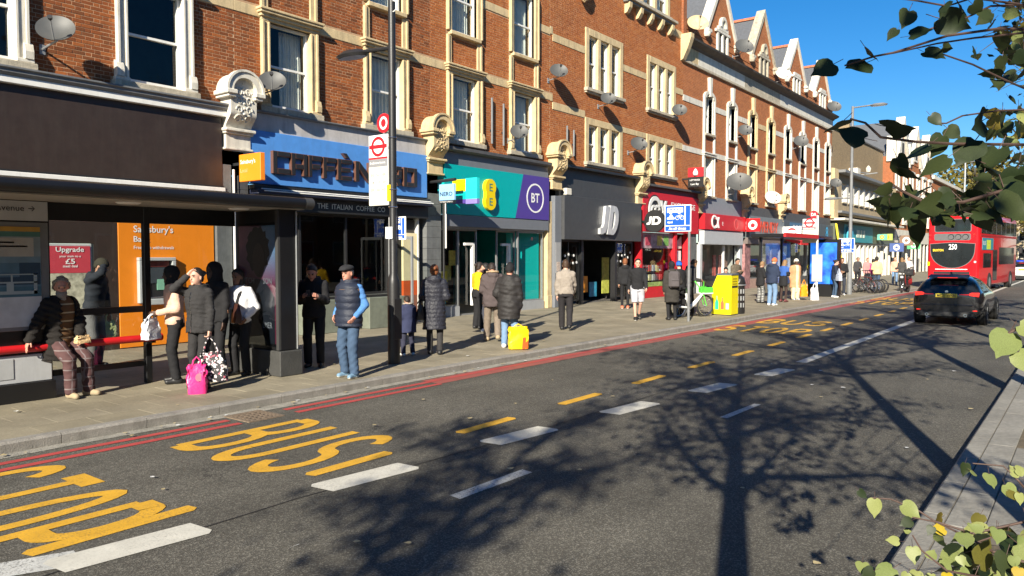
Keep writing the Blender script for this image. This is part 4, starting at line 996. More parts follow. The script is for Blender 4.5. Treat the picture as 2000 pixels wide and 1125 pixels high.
n_ = thing('hanging_sign', (16.15, 14.85, 3.5), 'small pale blue coffee sign hanging from a dark bracket by the teal shop', 'sign')
q = MB(); q.box(16.10, 16.18, 14.40, 14.98, 3.56, 4.02, C('sign_pale_blue', (.26, .50, .80), .5), .008); q.build('panel', n_)
q = MB(); q.tube([(16.14, YF, 4.11), (16.14, 14.38, 4.14)], .045, M_BLACK, 8); q.build('arm', n_)
q = MB(); q.box(16.095, 16.185, 14.40, 14.98, 3.48, 3.555, M_BLACK); q.build('strip', n_)
side_word(n_, 'CAFFE', 16.098, 14.86, 3.86, C('letter_grey', (.30, .33, .36), .5), .07, .34); side_word(n_, 'NERO', 16.098, 14.94, 3.68, M_LET, .12, .48, .02); side_word(n_, 'THE ITALIAN COFFEE CO', 16.093, 14.95, 3.50, M_WHITE, .035, .5)
# ---- teal and purple phone shop
s3 = thing('shopfront', (19.3, YF, ZP), 'phone shopfront with teal and purple fascia and a yellow round logo', 'shopfront')
M_TEAL = C('fascia_teal', (.0, .36, .36), .4, var=.03); M_PUR = C('fascia_purple', (.075, .045, .26), .4, var=.04); M_GFR = C('fascia_grey', (.145, .155, .175), .5, var=.06, dirt=.1)
q = MB(); q.box(16.60, 22.02, YF-.13, YF+.1, 4.70, 5.08, M_GFR); q.build('grey_band', s3)
q = MB(); q.prism([(YF+.05, 5.082), (YF-.24, 5.082), (YF-.30, 5.13), (YF-.30, 5.22), (YF+.05, 5.30)], 'x', 16.50, 22.02, M_PILDK); q.build('cornice', s3)
q = MB(); y = YF-.17
for P, m_ in (([(16.60, 3.22), (20.06, 3.22), (20.50, 4.70), (16.60, 4.70)], M_TEAL), ([(20.06, 3.22), (22.02, 3.22), (22.02, 4.70), (20.50, 4.70)], M_PUR)): q.prism(P, 'y', y, YF+.1, m_)
f3 = q.build('fascia', s3)
q = MB(); q.box(16.60, 22.02, YF-.15, YF+.1, 2.86, 3.20, M_GFR); q.build('grey_band', s3)
M_YLW = C('logo_yellow', (.75, .56, .0), .4, var=.03)
q = MB(); n = 26; P = []
zc = 3.90
for k in range(n): a = 2*math.pi*k/n
up_ = [(18.62+.262*math.cos(R(a)), zc+.225+.262*math.sin(R(a))) for a in np.linspace(-35, 215, 18)]; dn_ = [(18.62+.262*math.cos(R(a)), zc-.225+.262*math.sin(R(a))) for a in np.linspace(145, 395, 18)]
q.prism(up_+dn_, 'y', YF-.30, YF-.171, M_YLW); lg = q.build('round_logo', f3)
M_EE = C('logo_green', (.03, .22, .20), .5)
for dz in (.11, -.34): word(lg, 'E', 18.62, YF-.302, zc+dz, M_EE, .23, .16, align='c', name='letter')
q = MB(); n = 40
for k in range(n):
    a, b_ = 2*math.pi*k/n, 2*math.pi*(k+1)/n; ro, ri = .50, .445
    q.prism([(21.19+ri*math.cos(a), 3.94+ri*math.sin(a)), (21.19+ro*math.cos(a), 3.94+ro*math.sin(a)), (21.19+ro*math.cos(b_), 3.94+ro*math.sin(b_)), (21.19+ri*math.cos(b_), 3.94+ri*math.sin(b_))], 'y', YF-.178, YF-.171, M_WHITE)
q.build('ring', f3); word(f3, 'BT', 21.19, YF-.172, 3.79, M_WHITE, .32, .48, bold=.02, align='c')
M_TEALW = C('teal_wall', (.0, .42, .40), .55, var=.04)
room(s3, 16.64, 21.95, 2.9, dep=4.0, ms=M_TEALW)
M_ALU = C('aluminium', (.36, .37, .38), .35, metal=.6)
frame(s3, 16.64, 17.55, .42, 2.80, YF+.12, M_ALU, .05, .08); pane(s3, 16.69, 17.50, .47, 2.75, YF+.16)
frame(s3, 20.45, 21.93, .42, 2.80, YF+.02, M_ALU, .05, .08); pane(s3, 20.50, 21.88, .47, 2.75, YF+.06)
frame(s3, 17.55, 18.45, ZP, 2.80, YF+.14, M_ALU, .05, .06, name='door_frame'); frame(s3, 19.45, 20.45, ZP, 2.80, YF+.14, M_ALU, .05, .06, name='door_frame')
pane(s3, 17.60, 18.40, ZP+.05, 2.75, YF+.17); pane(s3, 19.50, 20.40, ZP+.05, 2.75, YF+.17)
q = MB(); q.box(16.64, 17.55, YF+.08, YF+.3, ZP, .419, C('riser_grey', (.30, .31, .32), .5)); q.box(20.45, 21.93, YF-.02, YF+.2, ZP, .419, MATS['riser_grey']); q.build('stall_riser', s3)
q = MB(); q.box(16.62, 21.95, YF-.04, YF+.06, 2.80, 2.86, M_ALU); q.build('head_rail', s3)
for x in (18.10, 19.95):           # tall pull handles and white door edges
    q = MB(); q.box(x, x+.10, YF+.02, YF+.12, ZP+.3, 2.30, M_WPAINT); q.box(x-.35, x+.10, YF+.02, YF+.10, 2.30, 2.38, M_WPAINT); q.build('door_handle', s3)
q = MB(); q.box(16.95, 17.45, YF+.5, YF+.53, .55, 1.5, C('poster_yellow', (.70, .55, .02), .5)); q.build('poster', s3)
q = MB(); q.box(16.75, 17.3, YF+.42, YF+.45, .48, .85, M_TEAL); q.build('poster', s3)
for k, (x, z, c_) in enumerate(((18.9, 1.9, (.6, .5, .1)), (18.9, 1.4, (.45, .42, .12)), (20.6, 1.5, (.55, .75, .72)), (20.9, 1.1, (.65, .8, .78)), (21.2, .9, (.5, .72, .7)), (17.9, 1.2, (.08, .16, .3)))):
    q = MB(); q.box(x-.16, x+.16, YF+1.6+.2*k, YF+1.63+.2*k, z-.25, z+.25, C('display_%d' % k, c_, .5, var=.4, scale=9)); q.build('display_card', s3)
q = MB(); q.poly([(20.5, YF+.55, .45), (21.86, YF+.16, .45), (21.86, YF+.16, 2.75), (20.5, YF+.55, 2.75)], M_TEALW); q.build('display_panel', s3)
q = MB(); q.box(17.3, 18.3, YF+2.2, YF+2.8, ZP, 1.1, C('counter_navy', (.02, .06, .12), .5)); q.build('counter', s3)
pilaster(s3, 22.02, 22.30, 3.9, M_STONE, .12, False)
e_ = thing('hanging_sign', (16.75, 14.75, 3.5), 'small yellow, teal and purple box sign beside the coffee sign', 'sign')
q = MB(); q.box(16.70, 16.80, 14.50, 15.0, 3.85, 4.20, M_YLW); q.box(16.701, 16.80, 14.50, 15.0, 3.62, 3.849, M_TEAL); q.box(16.70, 16.80, 14.50, 15.0, 3.50, 3.619, M_PUR); q.build('panel', e_)
q = MB(); q.box(16.70, 16.82, 14.06, 14.49, 3.62, 4.22, C('sign_cyan', (.02, .62, .62), .4)); q.build('side_panel', e_); q = MB(); q.box(16.70, 16.82, 14.06, 14.49, 3.48, 3.619, C('sign_lilac', (.22, .18, .50), .4)); q.build('lower_panel', e_)
MB().box(16.73, 16.77, 15.0, YF, 3.85, 3.95, M_BLACK).build('bracket', e_)
# ---- black sports shop
s4 = thing('shopfront', (25.7, YF, ZP), 'charcoal sports shopfront with large silver letters on a projecting fascia', 'shopfront')
M_CHAR = C('charcoal_panel', (.050, .051, .053), .45, var=.12, dirt=.1)
q = MB(); q.box(22.80, 28.60, YF-.06, YF+.1, 4.16, 5.16, M_CHAR); q.build('upper_panel', s4)
q = MB(); q.box(22.75, 28.60, YF-.32, YF+.1, 5.162, 5.26, M_BLACK, .01); q.build('cornice', s4)
q = MB(); q.box(22.74, 28.58, YF-.34, YF+.1, 2.56, 4.14, M_CHAR, .01); f4 = q.build('fascia', s4)
def extr(par, P, y0, y1, m, name, holes=None): q = MB(); q.prism(P, 'y', y0, y1, m); return q.build(name, par)
M_SILV = C('letter_silver', (.58, .59, .60), .35, metal=.35)
def jd(par, x, z, s, ya, yb, m, flip=None):
    J = [(0, 0), (.10, -.01), (.36, .06), (.50, .28), (.66, 1.0), (.38, 1.0), (.26, .36), (.18, .24), (.0, .20)]
    D1 = [(.52, 0), (.66, .0), (.88, 1.0), (.72, 1.0)]
    o = arc(1.02, .52, .46, .52, 95, -85, 12); i = arc(.98, .53, .26, .33, 95, -85, 12)
    q = MB(); T_ = lambda P: [(x+s*p[0], z+s*p[1]) for p in P]
    q.prism(T_(J), 'y', ya, yb, m); q.build('letter', par)
    q = MB(); q.prism(T_([(.50, 0), (.74, 0), (.96, 1.04), (.72, 1.04)]), 'y', ya, yb, m)
    sk = lambda p: (p[0]+.22*(p[1]-.5), p[1])
    O_ = [sk(p) for p in [(.86, 1.03)]+arc(.92, .5, .36, .53, 80, -80, 12)+[(.80, -.0)]]; I_ = [sk(p) for p in [(.86, .82)]+arc(.88, .5, .16, .33, 80, -80, 12)+[(.80, .20)]]
    for k in range(len(O_)-1): q.prism(T_([I_[k], I_[k+1], O_[k+1], O_[k]]), 'y', ya-.0004*(k % 2), yb, m)
    q.build('letter', par)
jd(f4, 25.05, 2.80, 1.08, YF-.46, YF-.345, M_SILV)
room(s4, 22.78, 28.55, 2.6, dep=4.2)
for a, b_ in ((22.80, 24.4), (27.1, 28.5)): frame(s4, a, b_, ZP+.15, 2.54, YF+.04, M_BLACK, .05, .08, ((a+b_)/2,)); pane(s4, a+.05, b_-.05, ZP+.2, 2.49, YF+.08)
q = MB(); q.box(24.4, 24.55, YF-.02, YF+.2, ZP, 2.55, M_BLACK); q.box(26.95, 27.10, YF-.02, YF+.2, ZP, 2.55, M_BLACK); q.build('door_frame', s4)
q = MB()
for k, (x, z) in enumerate(((23.0, 2.0), (23.35, 1.97), (23.6, 2.02), (23.95, 1.98), (22.95, 1.72), (23.2, 1.74), (23.9, 1.7), (24.15, 1.72), (27.3, 2.0), (27.6, 1.98), (27.85, 2.02), (27.2, 1.76), (27.5, 1.74), (28.1, 1.9), (28.3, 2.1))):
    q.lathe([(.05, 0), (.05, .012)], (x, YF+.03, z), M_WHITE, 8, 'y')
q.build('window_dots', s4)
for x, z0, z1, c_, nm in ((25.6, 1.15, 2.3, (.12, .13, .16), 'poster_athlete'), (25.9, .5, 1.15, (.75, .28, .03), 'poster_orange'), (26.6, .3, .9, (.03, .25, .40), 'display_blue'), (27.6, .4, 1.9, (.42, .46, .08), 'display_lime')):
    q = MB(); q.box(x-.28, x+.28, YF+.8, YF+.83, z0, z1, C(nm, c_, .5, var=.35, scale=7)); q.build('poster', s4)
q = MB(); q.box(22.32, 22.74, YF-.22, YF+.2, ZP, 4.1, M_GFR, .01); q.build('pilaster', s4)
q = MB(); q.box(22.36, 22.68, YF-.235, YF-.221, 1.35, 2.45, C('notice_board', (.30, .30, .30), .5)); q.build('notice_board', s4)
q = MB(); q.box(22.42, 22.60, YF-.245, YF-.236, 1.42, 1.75, C('flyer', (.45, .36, .30), .6, var=.5, scale=20)); q.build('flyer', s4)
q = MB(); q.box(23.0, 23.35, YF-.26, YF-.1, 4.17, 4.42, M_WSTONE, .02); q.build('alarm_box', s4)
b_ = thing('hanging_sign', (28.75, 14.75, 3.2), 'round black sign with white letters on the red games shop', 'sign')
q = MB(); q.lathe([(.0, 0), (.46, 0), (.47, .02), (.47, .12), (.46, .14), (.0, .14)], (28.86, 14.62, 3.42), M_BLACK, 32, 'x', False); q.build('disc', b_)
q = MB(); n_j = [(0, 0), (.30, .03), (.44, .3), (.52, 1.0), (.30, 1.0), (.22, .3), (0, .22)]
PJ = lambda P, o_: [(14.62+.34-(p[0]+o_)*.46, 3.27+p[1]*.34) for p in P]
q.prism(PJ(n_j, 0), 'x', 28.852, 28.859, M_WHITE); q.prism(PJ([(.5, 0), (.72, 0), (.84, 1), (.62, 1)], 0), 'x', 28.852, 28.859, M_WHITE)
O_ = [(.80, 1)]+arc(1.0, .5, .42, .5, 80, -80, 8)+[(.72, 0)]; I_ = [(.82, .78)]+arc(.96, .5, .2, .28, 80, -80, 8)+[(.76, .22)]
for k in range(len(O_)-1): q.prism(PJ([I_[k], I_[k+1], O_[k+1], O_[k]], 0), 'x', 28.852-.0004*(k % 2), 28.859, M_WHITE)
q.build('lettering', b_); MB().box(28.90, 28.96, 15.05, YF-.0, 3.38, 3.46, M_BLACK).build('bracket', b_)
# ---- red games shop
s5 = thing('shopfront', (31.7, YF, ZP), 'bright red games shopfront with a big grey looped logo', 'shopfront')
M_RED5 = C('shop_red', (.50, .010, .018), .42, var=.08); M_RED5D = C('shop_red_dark', (.16, .012, .02), .5)
q = MB(); q.box(28.98, 34.7, YF-.20, YF+.1, 3.0, 4.72, M_RED5, .01); f5 = q.build('fascia', s5)
q = MB(); q.box(28.98, 34.7, YF-.15, YF+.1, 4.722, 4.95, M_RED5D); q.box(28.9, 34.8, YF-.35, YF+.1, 4.952, 5.04, M_PILDK); q.build('cornice', s5)
M_LOGO = C('logo_grey', (.66, .66, .63), .5)
def ring_arc(par, cx, cz, ro, ri, a0, a1, y, m, name, sx=1, dy=.03, n=22):
    q = MB()
    for k in range(n):
        a, b2 = R(a0+(a1-a0)*k/n), R(a0+(a1-a0)*(k+1)/n)
        q.prism([(cx+sx*ri*math.cos(a), cz+ri*math.sin(a)), (cx+sx*ro*math.cos(a), cz+ro*math.sin(a)), (cx+sx*ro*math.cos(b2), cz+ro*math.sin(b2)), (cx+sx*ri*math.cos(b2), cz+ri*math.sin(b2))], 'y', y-dy-.0005*(k % 2), y, m)
    return q.build(name, par)
def cex(par, cx, cz, s, y, m, mo, ml):
    q = MB(); q.lathe([(0, 0), (.60*s, 0)], (cx-.05*s, y-.01, cz), mo, 28, 'y', False); q.prism([(cx+.3*s, cz-.5*s), (cx+1.0*s, cz-.5*s), (cx+1.0*s, cz+.42*s), (cx+.3*s, cz+.42*s)], 'y', y-.012, y-.001, mo); q.build('logo_backing', par)
    ring_arc(par, cx-.05*s, cz, .54*s, .38*s, 20, 330, y-.013, m, 'logo_ring')
    ring_arc(par, cx-.16*s, cz-.02*s, .22*s, .13*s, 50, 310, y-.013, ml, 'logo_letter'); ring_arc(par, cx+.14*s, cz-.02*s, .24*s, .14*s, -30, 300, y-.013, ml, 'logo_letter')
    q = MB(); q.box(cx+.0*s, cx+.36*s, y-.043, y-.013, cz-.06*s, cz+.02*s, ml); q.build('logo_letter', par)
    q = MB(); q.prism([(cx+.40*s, cz+.40*s), (cx+.56*s, cz+.40*s), (cx+.98*s, cz-.48*s), (cx+.82*s, cz-.48*s)], 'y', y-.045, y-.013, m); q.prism([(cx+.82*s, cz+.40*s), (cx+.98*s, cz+.40*s), (cx+.52*s, cz-.48*s), (cx+.36*s, cz-.48*s)], 'y', y-.044, y-.013, m); q.build('logo_letter', par)
cex(f5, 30.1, 3.95, 1.12, YF-.20, M_LOGO, M_BLACK, M_LOGO)
word(f5, 'EXCHANGE', 31.65, YF-.203, 4.12, M_WHITE, .26, 2.6, bold=.012)
room(s5, 29.0, 34.6, 3.0, dep=4, ms=C('games_wall', (.40, .03, .03), .6))
for x0, x1 in ((28.98, 29.12), (32.25, 32.5), (33.75, 34.0)): MB().box(x0, x1, YF-.12, YF+.2, ZP, 3.0, M_RED5, .01).build('post', s5)
q = MB(); q.box(29.12, 32.25, YF-.05, YF+.2, ZP, .62, M_RED5, .01); q.build('stall_riser', s5)
q = MB(); q.box(29.12, 32.25, YF-.06, YF+.1, .622, .80, C('stripe_green', (.25, .34, .10), .5, var=.5, scale=8)); q.build('window_strip', s5)
q = MB(); q.box(29.12, 32.25, YF-.02, YF+.04, 2.30, 2.98, C('poster_games', (.34, .22, .24), .5, var=.6, scale=4)); pp = q.build('poster', s5)
for x, c_ in ((30.9, (.55, .42, .06)), (31.55, (.16, .36, .08)), (29.8, (.40, .05, .08))):
    q = MB(); q.box(x-.24, x+.24, YF-.03, YF-.021, 2.42, 2.86, C('cover_%d' % int(x*10), c_, .5, var=.5, scale=12)); q.build('cover', pp)
pane(s5, 29.12, 32.25, .80, 2.30, YF+.06); pane(s5, 32.5, 33.75, ZP+.1, 2.98, YF+.25)
for k in range(16):
    q = MB(); x = 29.3+(k % 8)*.36; z = .85+(k//8)*.42; q.box(x, x+.22, YF+.4, YF+.46, z, z+.28, C('goods_%d' % (k % 5), [(.5, .5, .48), (.1, .1, .12), (.45, .08, .08), (.2, .3, .45), (.6, .55, .3)][k % 5], .5)); q.build('boxed_goods', s5)
q = MB(); q.box(29.3, 32.1, YF+.38, YF+.7, 1.20, 1.23, M_BLKPL); q.build('shelf', s5)
q = MB(); q.prism([(32.7, 2.3), (33.7, 2.3), (33.7, 2.95)], 'y', YF+.22, YF+.24, M_WSTONE); q.box(32.75, 33.6, YF+.20, YF+.24, 1.5, 2.2, M_WHITE); q.build('door_poster', s5)
q = MB(); q.box(34.02, 34.68, YF-.1, YF+.2, ZP, 3.0, M_PILGR, .01); q.build('pilaster', s5)
lb = thing('estate_agent_board', (33.3, 14.8, 5.3), 'small black and red letting board fixed above the red games shop', 'sign')
q = MB(); q.box(33.2, 33.28, 14.35, 15.1, 5.15, 5.62, M_BLACK); q.build('lower_panel', lb); q = MB(); q.box(33.2, 33.28, 14.35, 15.1, 5.622, 6.05, C('board_red', (.55, .012, .02), .5)); q.build('panel', lb)
q = MB(); q.lathe([(0, 0), (.10, .02), (.13, .12), (.07, .26), (0, .34)], (33.19, 14.72, 5.67), M_WHITE, 10); q.build('leaf_mark', lb)
side_word(lb, 'Let By', 33.197, 14.95, 5.22, M_WHITE, .11, .4); side_word(lb, 'LETTINGS', 33.197, 15.0, 5.44, M_WHITE, .07, .5); MB().box(33.22, 33.26, 15.1, YF, 5.5, 5.58, M_BLACK).build('bracket', lb)
# ---- second games shop with red band and grey shutter box
s6 = thing('shopfront', (38, YF, ZP), 'shopfront with a slim red band, round white logo and grey shutter box', 'shopfront')
q = MB(); q.box(35.3, 40.7, YF-.06, YF+.1, 4.06, 4.92, C('panel_steel_grey', (.22, .235, .26), .5, var=.06, dirt=.1)); q.build('upper_panel', s6)
q = MB(); q.box(35.2, 40.7, YF-.30, YF+.1, 3.26, 4.05, M_RED5, .01); f6 = q.build('fascia', s6)
q = MB(); q.lathe([(0, 0), (.45, 0)], (0, 0, 0), M_RED5, 8, 'y', False)
cex(f6, 36.35, 3.66, .62, YF-.30, M_WHITE, C('logo_red_rim', (.62, .03, .03), .4), M_BLACK)
ring_arc(f6, 39.3, 3.62, .30, .22, 0, 360, YF-.301, C('logo_faint', (.60, .10, .10), .5), 'logo_ring', dy=.01); word(f6, 'e', 37.35, YF-.302, 3.50, M_WHITE, .2)
q = MB(); q.box(35.3, 40.5, YF-.24, YF+.1, 2.52, 3.24, C('shutter_box', (.40, .415, .43), .5, var=.05), .02); q.build('shutter_box', s6)
room(s6, 35.4, 40.4, 2.6, dep=4, ms=C('white_wall', (.65, .63, .60), .7), mb_=C('maroon_wall', (.10, .015, .02), .7))
for x0, x1 in ((35.15, 35.4), (40.4, 40.75)): MB().box(x0, x1, YF-.1, YF+.2, ZP, 2.52, C('post_pale', (.48, .49, .49), .5)).build('post', s6)
for k, (x, c_) in enumerate(((36.0, (.5, .5, .5)), (36.6, (.3, .3, .33)), (38.6, (.55, .12, .10)), (39.4, (.62, .22, .18)))): q = MB(); q.box(x-.2, x+.2, YF+.6, YF+.63, .9, 2.0, C('card6_%d' % k, c_, .5, var=.3)); q.build('display_card', s6)
pane(s6, 35.4, 37.2, ZP+.3, 2.5, YF+.05); pane(s6, 38.5, 40.4, ZP+.3, 2.5, YF+.05)
q = MB(); q.box(38.36, 38.5, YF, YF+.1, ZP, 2.5, M_WPAINT); q.build('door_frame', s6)
v_ = hang('hanging_sign', 'square red sign with a white disc at the end of the red band', 40.72, 40.84, 14.35, 15.08, 3.28, 3.98, C('sign_red', (.72, .008, .012), .4))
q = MB(); q.lathe([(0, 0), (.25, 0)], (40.715, 14.72, 3.63), M_WHITE, 24, 'x', False); q.build('disc', v_); q = MB(); q.lathe([(0, 0), (.12, 0)], (40.710, 14.72, 3.61), M_REDP, 16, 'x', False); q.build('drop_mark', v_); MB().box(40.76, 40.80, 15.08, YF, 3.6, 3.66, M_BLACK).build('bracket', v_)
# ---- grey shop with red lettering
s7 = thing('shopfront', (44, YF, ZP), 'grey shopfront with streaked red lettering and dark window', 'shopfront')
M_G7 = C('panel_blue_grey', (.165, .185, .20), .5, var=.1, dirt=.1)
q = MB(); q.box(41.3, 46.9, YF-.05, YF+.1, 4.18, 4.72, M_PILDK); q.build('upper_panel', s7); q = MB(); q.box(41.3, 46.9, YF-.30, YF+.1, 3.0, 4.17, M_G7, .01); f7 = q.build('fascia', s7)
word(f7, 'WENDY', 42.6, YF-.31, 3.30, C('letter_rust_red', (.42, .05, .025), .5, var=.3, scale=9), .62, 3.4, .03, .02)
q = MB(); q.box(41.3, 46.9, YF-.2, YF+.1, 2.62, 2.98, C('beam_taupe', (.15, .12, .11), .6)); q.build('beam', s7)
room(s7, 41.3, 46.9, 2.7, dep=4, ms=C('shop7_wall', (.50, .48, .42), .7)); pane(s7, 42.2, 45.8, .7, 2.6, YF+.05); frame(s7, 42.15, 45.85, .65, 2.62, YF, M_PILGR, .07)
q = MB(); q.box(41.3, 42.15, YF-.05, YF+.2, ZP, 2.62, C('poster_column', (.28, .14, .14), .5, var=.6, scale=5)); q.build('poster_column', s7); q = MB(); q.box(42.15, 46.9, YF-.02, YF+.2, ZP, .65, C('riser_pinkish', (.33, .22, .18), .7, var=.2)); q.build('stall_riser', s7)
q = MB(); q.box(45.85, 46.9, YF-.03, YF+.2, .65, 2.62, M_PILDK); q.build('door', s7)
h_ = hang('hanging_sign', 'white square sign with two red arcs, beside the grey shop', 46.9, 47.02, 14.0, 15.1, 3.06, 3.72, M_WHITE)
for zc_, a0 in ((3.52, 0), (3.28, 180)):
    q = MB(); n = 12
    q.prism([(14.55+.28*math.cos(R(a0+180*k/n)), 3.40+(.24 if a0 == 0 else .24)*math.sin(R(a0+180*k/n))) for k in range(n+1)][::1]+[(14.55+.28*math.cos(R(a0+180*(n-k)/n)), 3.40+.12*math.sin(R(a0+180*(n-k)/n))) for k in range(n+1)], 'x', 46.893, 46.899, M_REDP); q.build('red_arc', h_)
MB().box(46.94, 46.98, 15.1, YF, 3.4, 3.46, M_BLACK).build('bracket', h_)
# ---- dark blue shop
s8 = thing('shopfront', (52.6, YF, ZP), 'dark grey shopfront with white lettering under a red awning', 'shopfront')
q = MB(); q.box(47.3, 58.4, YF-.05, YF+.1, 4.15, 4.66, M_PILDK); q.build('upper_panel', s8); q = MB(); q.box(47.3, 58.4, YF-.25, YF+.1, 2.9, 4.14, C('panel_slate_blue', (.07, .085, .10), .5, var=.15), .01); f8 = q.build('fascia', s8)
q = MB(); q.box(48.4, 54.2, YF-.26, YF-.251, 3.1, 4.05, C('band_blue', (.06, .15, .25), .5)); q.build('band', f8)
word(f8, 'BOSECE', 49.0, YF-.27, 3.58, M_WHITE, .32, 3.0, bold=.01); word(f8, 'LUCCO', 49.6, YF-.27, 3.2, M_WHITE, .30, 2.3, bold=.01)
word(f8, '8', 56.4, YF-.27, 3.2, C('letter_sky', (.06, .40, .68), .5), .8, .6, bold=.01)
room(s8, 47.4, 58.3, 2.9, dep=4); pane(s8, 47.5, 52.5, .6, 2.85, YF+.05); pane(s8, 53, 58.2, .6, 2.85, YF+.05); q = MB(); q.box(47.3, 58.4, YF, YF+.2, ZP, .6, M_PILDK); q.build('stall_riser', s8)
for x in (47.4, 49.2, 51, 52.7, 54.5, 56.3, 58.1): MB().box(x, x+.14, YF-.06, YF+.2, .6, 2.89, M_GREYM).build('post', s8)
q = MB(); q.prism([(14.2, 2.62), (14.2, 2.85), (YF-.26, 3.0), (YF-.26, 2.9)], 'x', 47.6, 52.8, C('awning_red', (.55, .02, .02), .6)); q.build('awning', s8)
ld = thing('ladder', (58.0, 14.6, ZP), 'yellow stepladder leaning against the dark shop', 'ladder')
for s in (0, .5): q = MB(); q.tube([(57.0+s*.4, 14.0, ZP), (58.9+s*.4, 15.1, 4.3)], .05, C('ladder_yellow', (.72, .60, .03), .5), 6); q.build('rail', ld)
for k in range(12): q = MB(); t_ = .06+k*.08; q.tube([(57+1.9*t_, 14+1.1*t_, ZP+4.18*t_), (57.2+1.9*t_, 14+1.1*t_, ZP+4.18*t_)], .03, MATS['ladder_yellow'], 5); q.build('rung', ld)
# ---- shops under the tan block
s9 = thing('shopfront', (69, YF, ZP), 'long shopfront with teal fascia and white vertical fins under the tan block', 'shopfront')
q = MB(); q.box(59.0, 79.8, YF-.30, YF+.1, 2.95, 4.5, C('fascia_olive', (.085, .10, .07), .6, var=.15)); f9 = q.build('fascia', s9)
q = MB(); q.box(61.2, 70.6, YF-.33, YF-.301, 3.0, 4.35, C('fascia_teal_blue', (.03, .24, .28), .5, var=.1)); q.build('teal_panel', f9)
q = MB(); q.prism([(62.5-.9, 3.15), (62.5+.9, 3.15), (62.5+.9, 3.5), (62.5+.6, 4.1), (62.5, 4.25), (62.5-.6, 4.1), (62.5-.9, 3.5)], 'y', YF-.5, YF-.4, C('emblem_blue', (.05, .36, .55), .5)); q.box(61.55, 63.45, YF-.49, YF-.4, 3.0, 3.149, C('emblem_yellow', (.7, .5, .05), .5)); q.build('emblem', f9)
for x, w in ((65.0, .9), (66.3, .5), (67.2, .5)): q = MB(); q.box(x, x+w, YF-.36, YF-.331, 3.4, 4.0, C('letter_pale', (.55, .6, .5), .5)); q.build('lettering', f9)
q = MB(); q.box(59.0, 79.8, YF-.2, YF+.1, 2.80, 2.94, M_WSTONE); q.build('rail', s9)
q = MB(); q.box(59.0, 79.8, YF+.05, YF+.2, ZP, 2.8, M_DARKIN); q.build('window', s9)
for k in range(14): q = MB(); x = 59.4+k*1.45; q.box(x, x+(.30 if k % 3 else .62), YF-.22, YF+.049, ZP, 2.8, M_WSTONE); q.build('fin', s9)
for (x, y0, y1, z0, z1, c_, lb_) in ((73.6, 14.1, 15.0, 3.30, 3.86, (.40, .52, .10), 'lime green square sign on the fascia of the tan block'), (71.9, 14.2, 15.0, 3.3, 3.8, (.12, .36, .30), 'teal and yellow sign on the fascia of the tan block'), (77.6, 13.9, 15.1, 2.3, 3.1, (.05, .09, .26), 'dark blue hanging sign with a white ring past the tan block'), (81.6, 13.8, 15.0, 2.9, 3.9, (.20, .12, .08), 'brown hanging pub sign past the tan block'), (86.0, 13.9, 15.1, 2.6, 3.4, (.08, .40, .16), 'green hanging sign farthest along the shops')):
    o = hang('hanging_sign', lb_, x, x+.15, y0, y1, z0, z1, C('far_sign_%d' % int(x), c_, .5)); MB().box(x+.05, x+.1, y1, YF, z1-.2, z1-.12, M_BLACK).build('bracket', o)
    ym = (y0+y1)/2; zm = (z0+z1)/2; q = MB(); n = 16
    for k in range(n):
        a, b2 = 2*math.pi*k/n, 2*math.pi*(k+1)/n; ro, ri = (z1-z0)*.34, (z1-z0)*.16
        q.prism([(ym+ri*math.cos(a), zm+ri*math.sin(a)), (ym+ro*math.cos(a), zm+ro*math.sin(a)), (ym+ro*math.cos(b2), zm+ro*math.sin(b2)), (ym+ri*math.cos(b2), zm+ri*math.sin(b2))], 'x', x-.008, x-.001, M_WHITE if x > 75 else M_YLW)
    q.build('emblem', o)
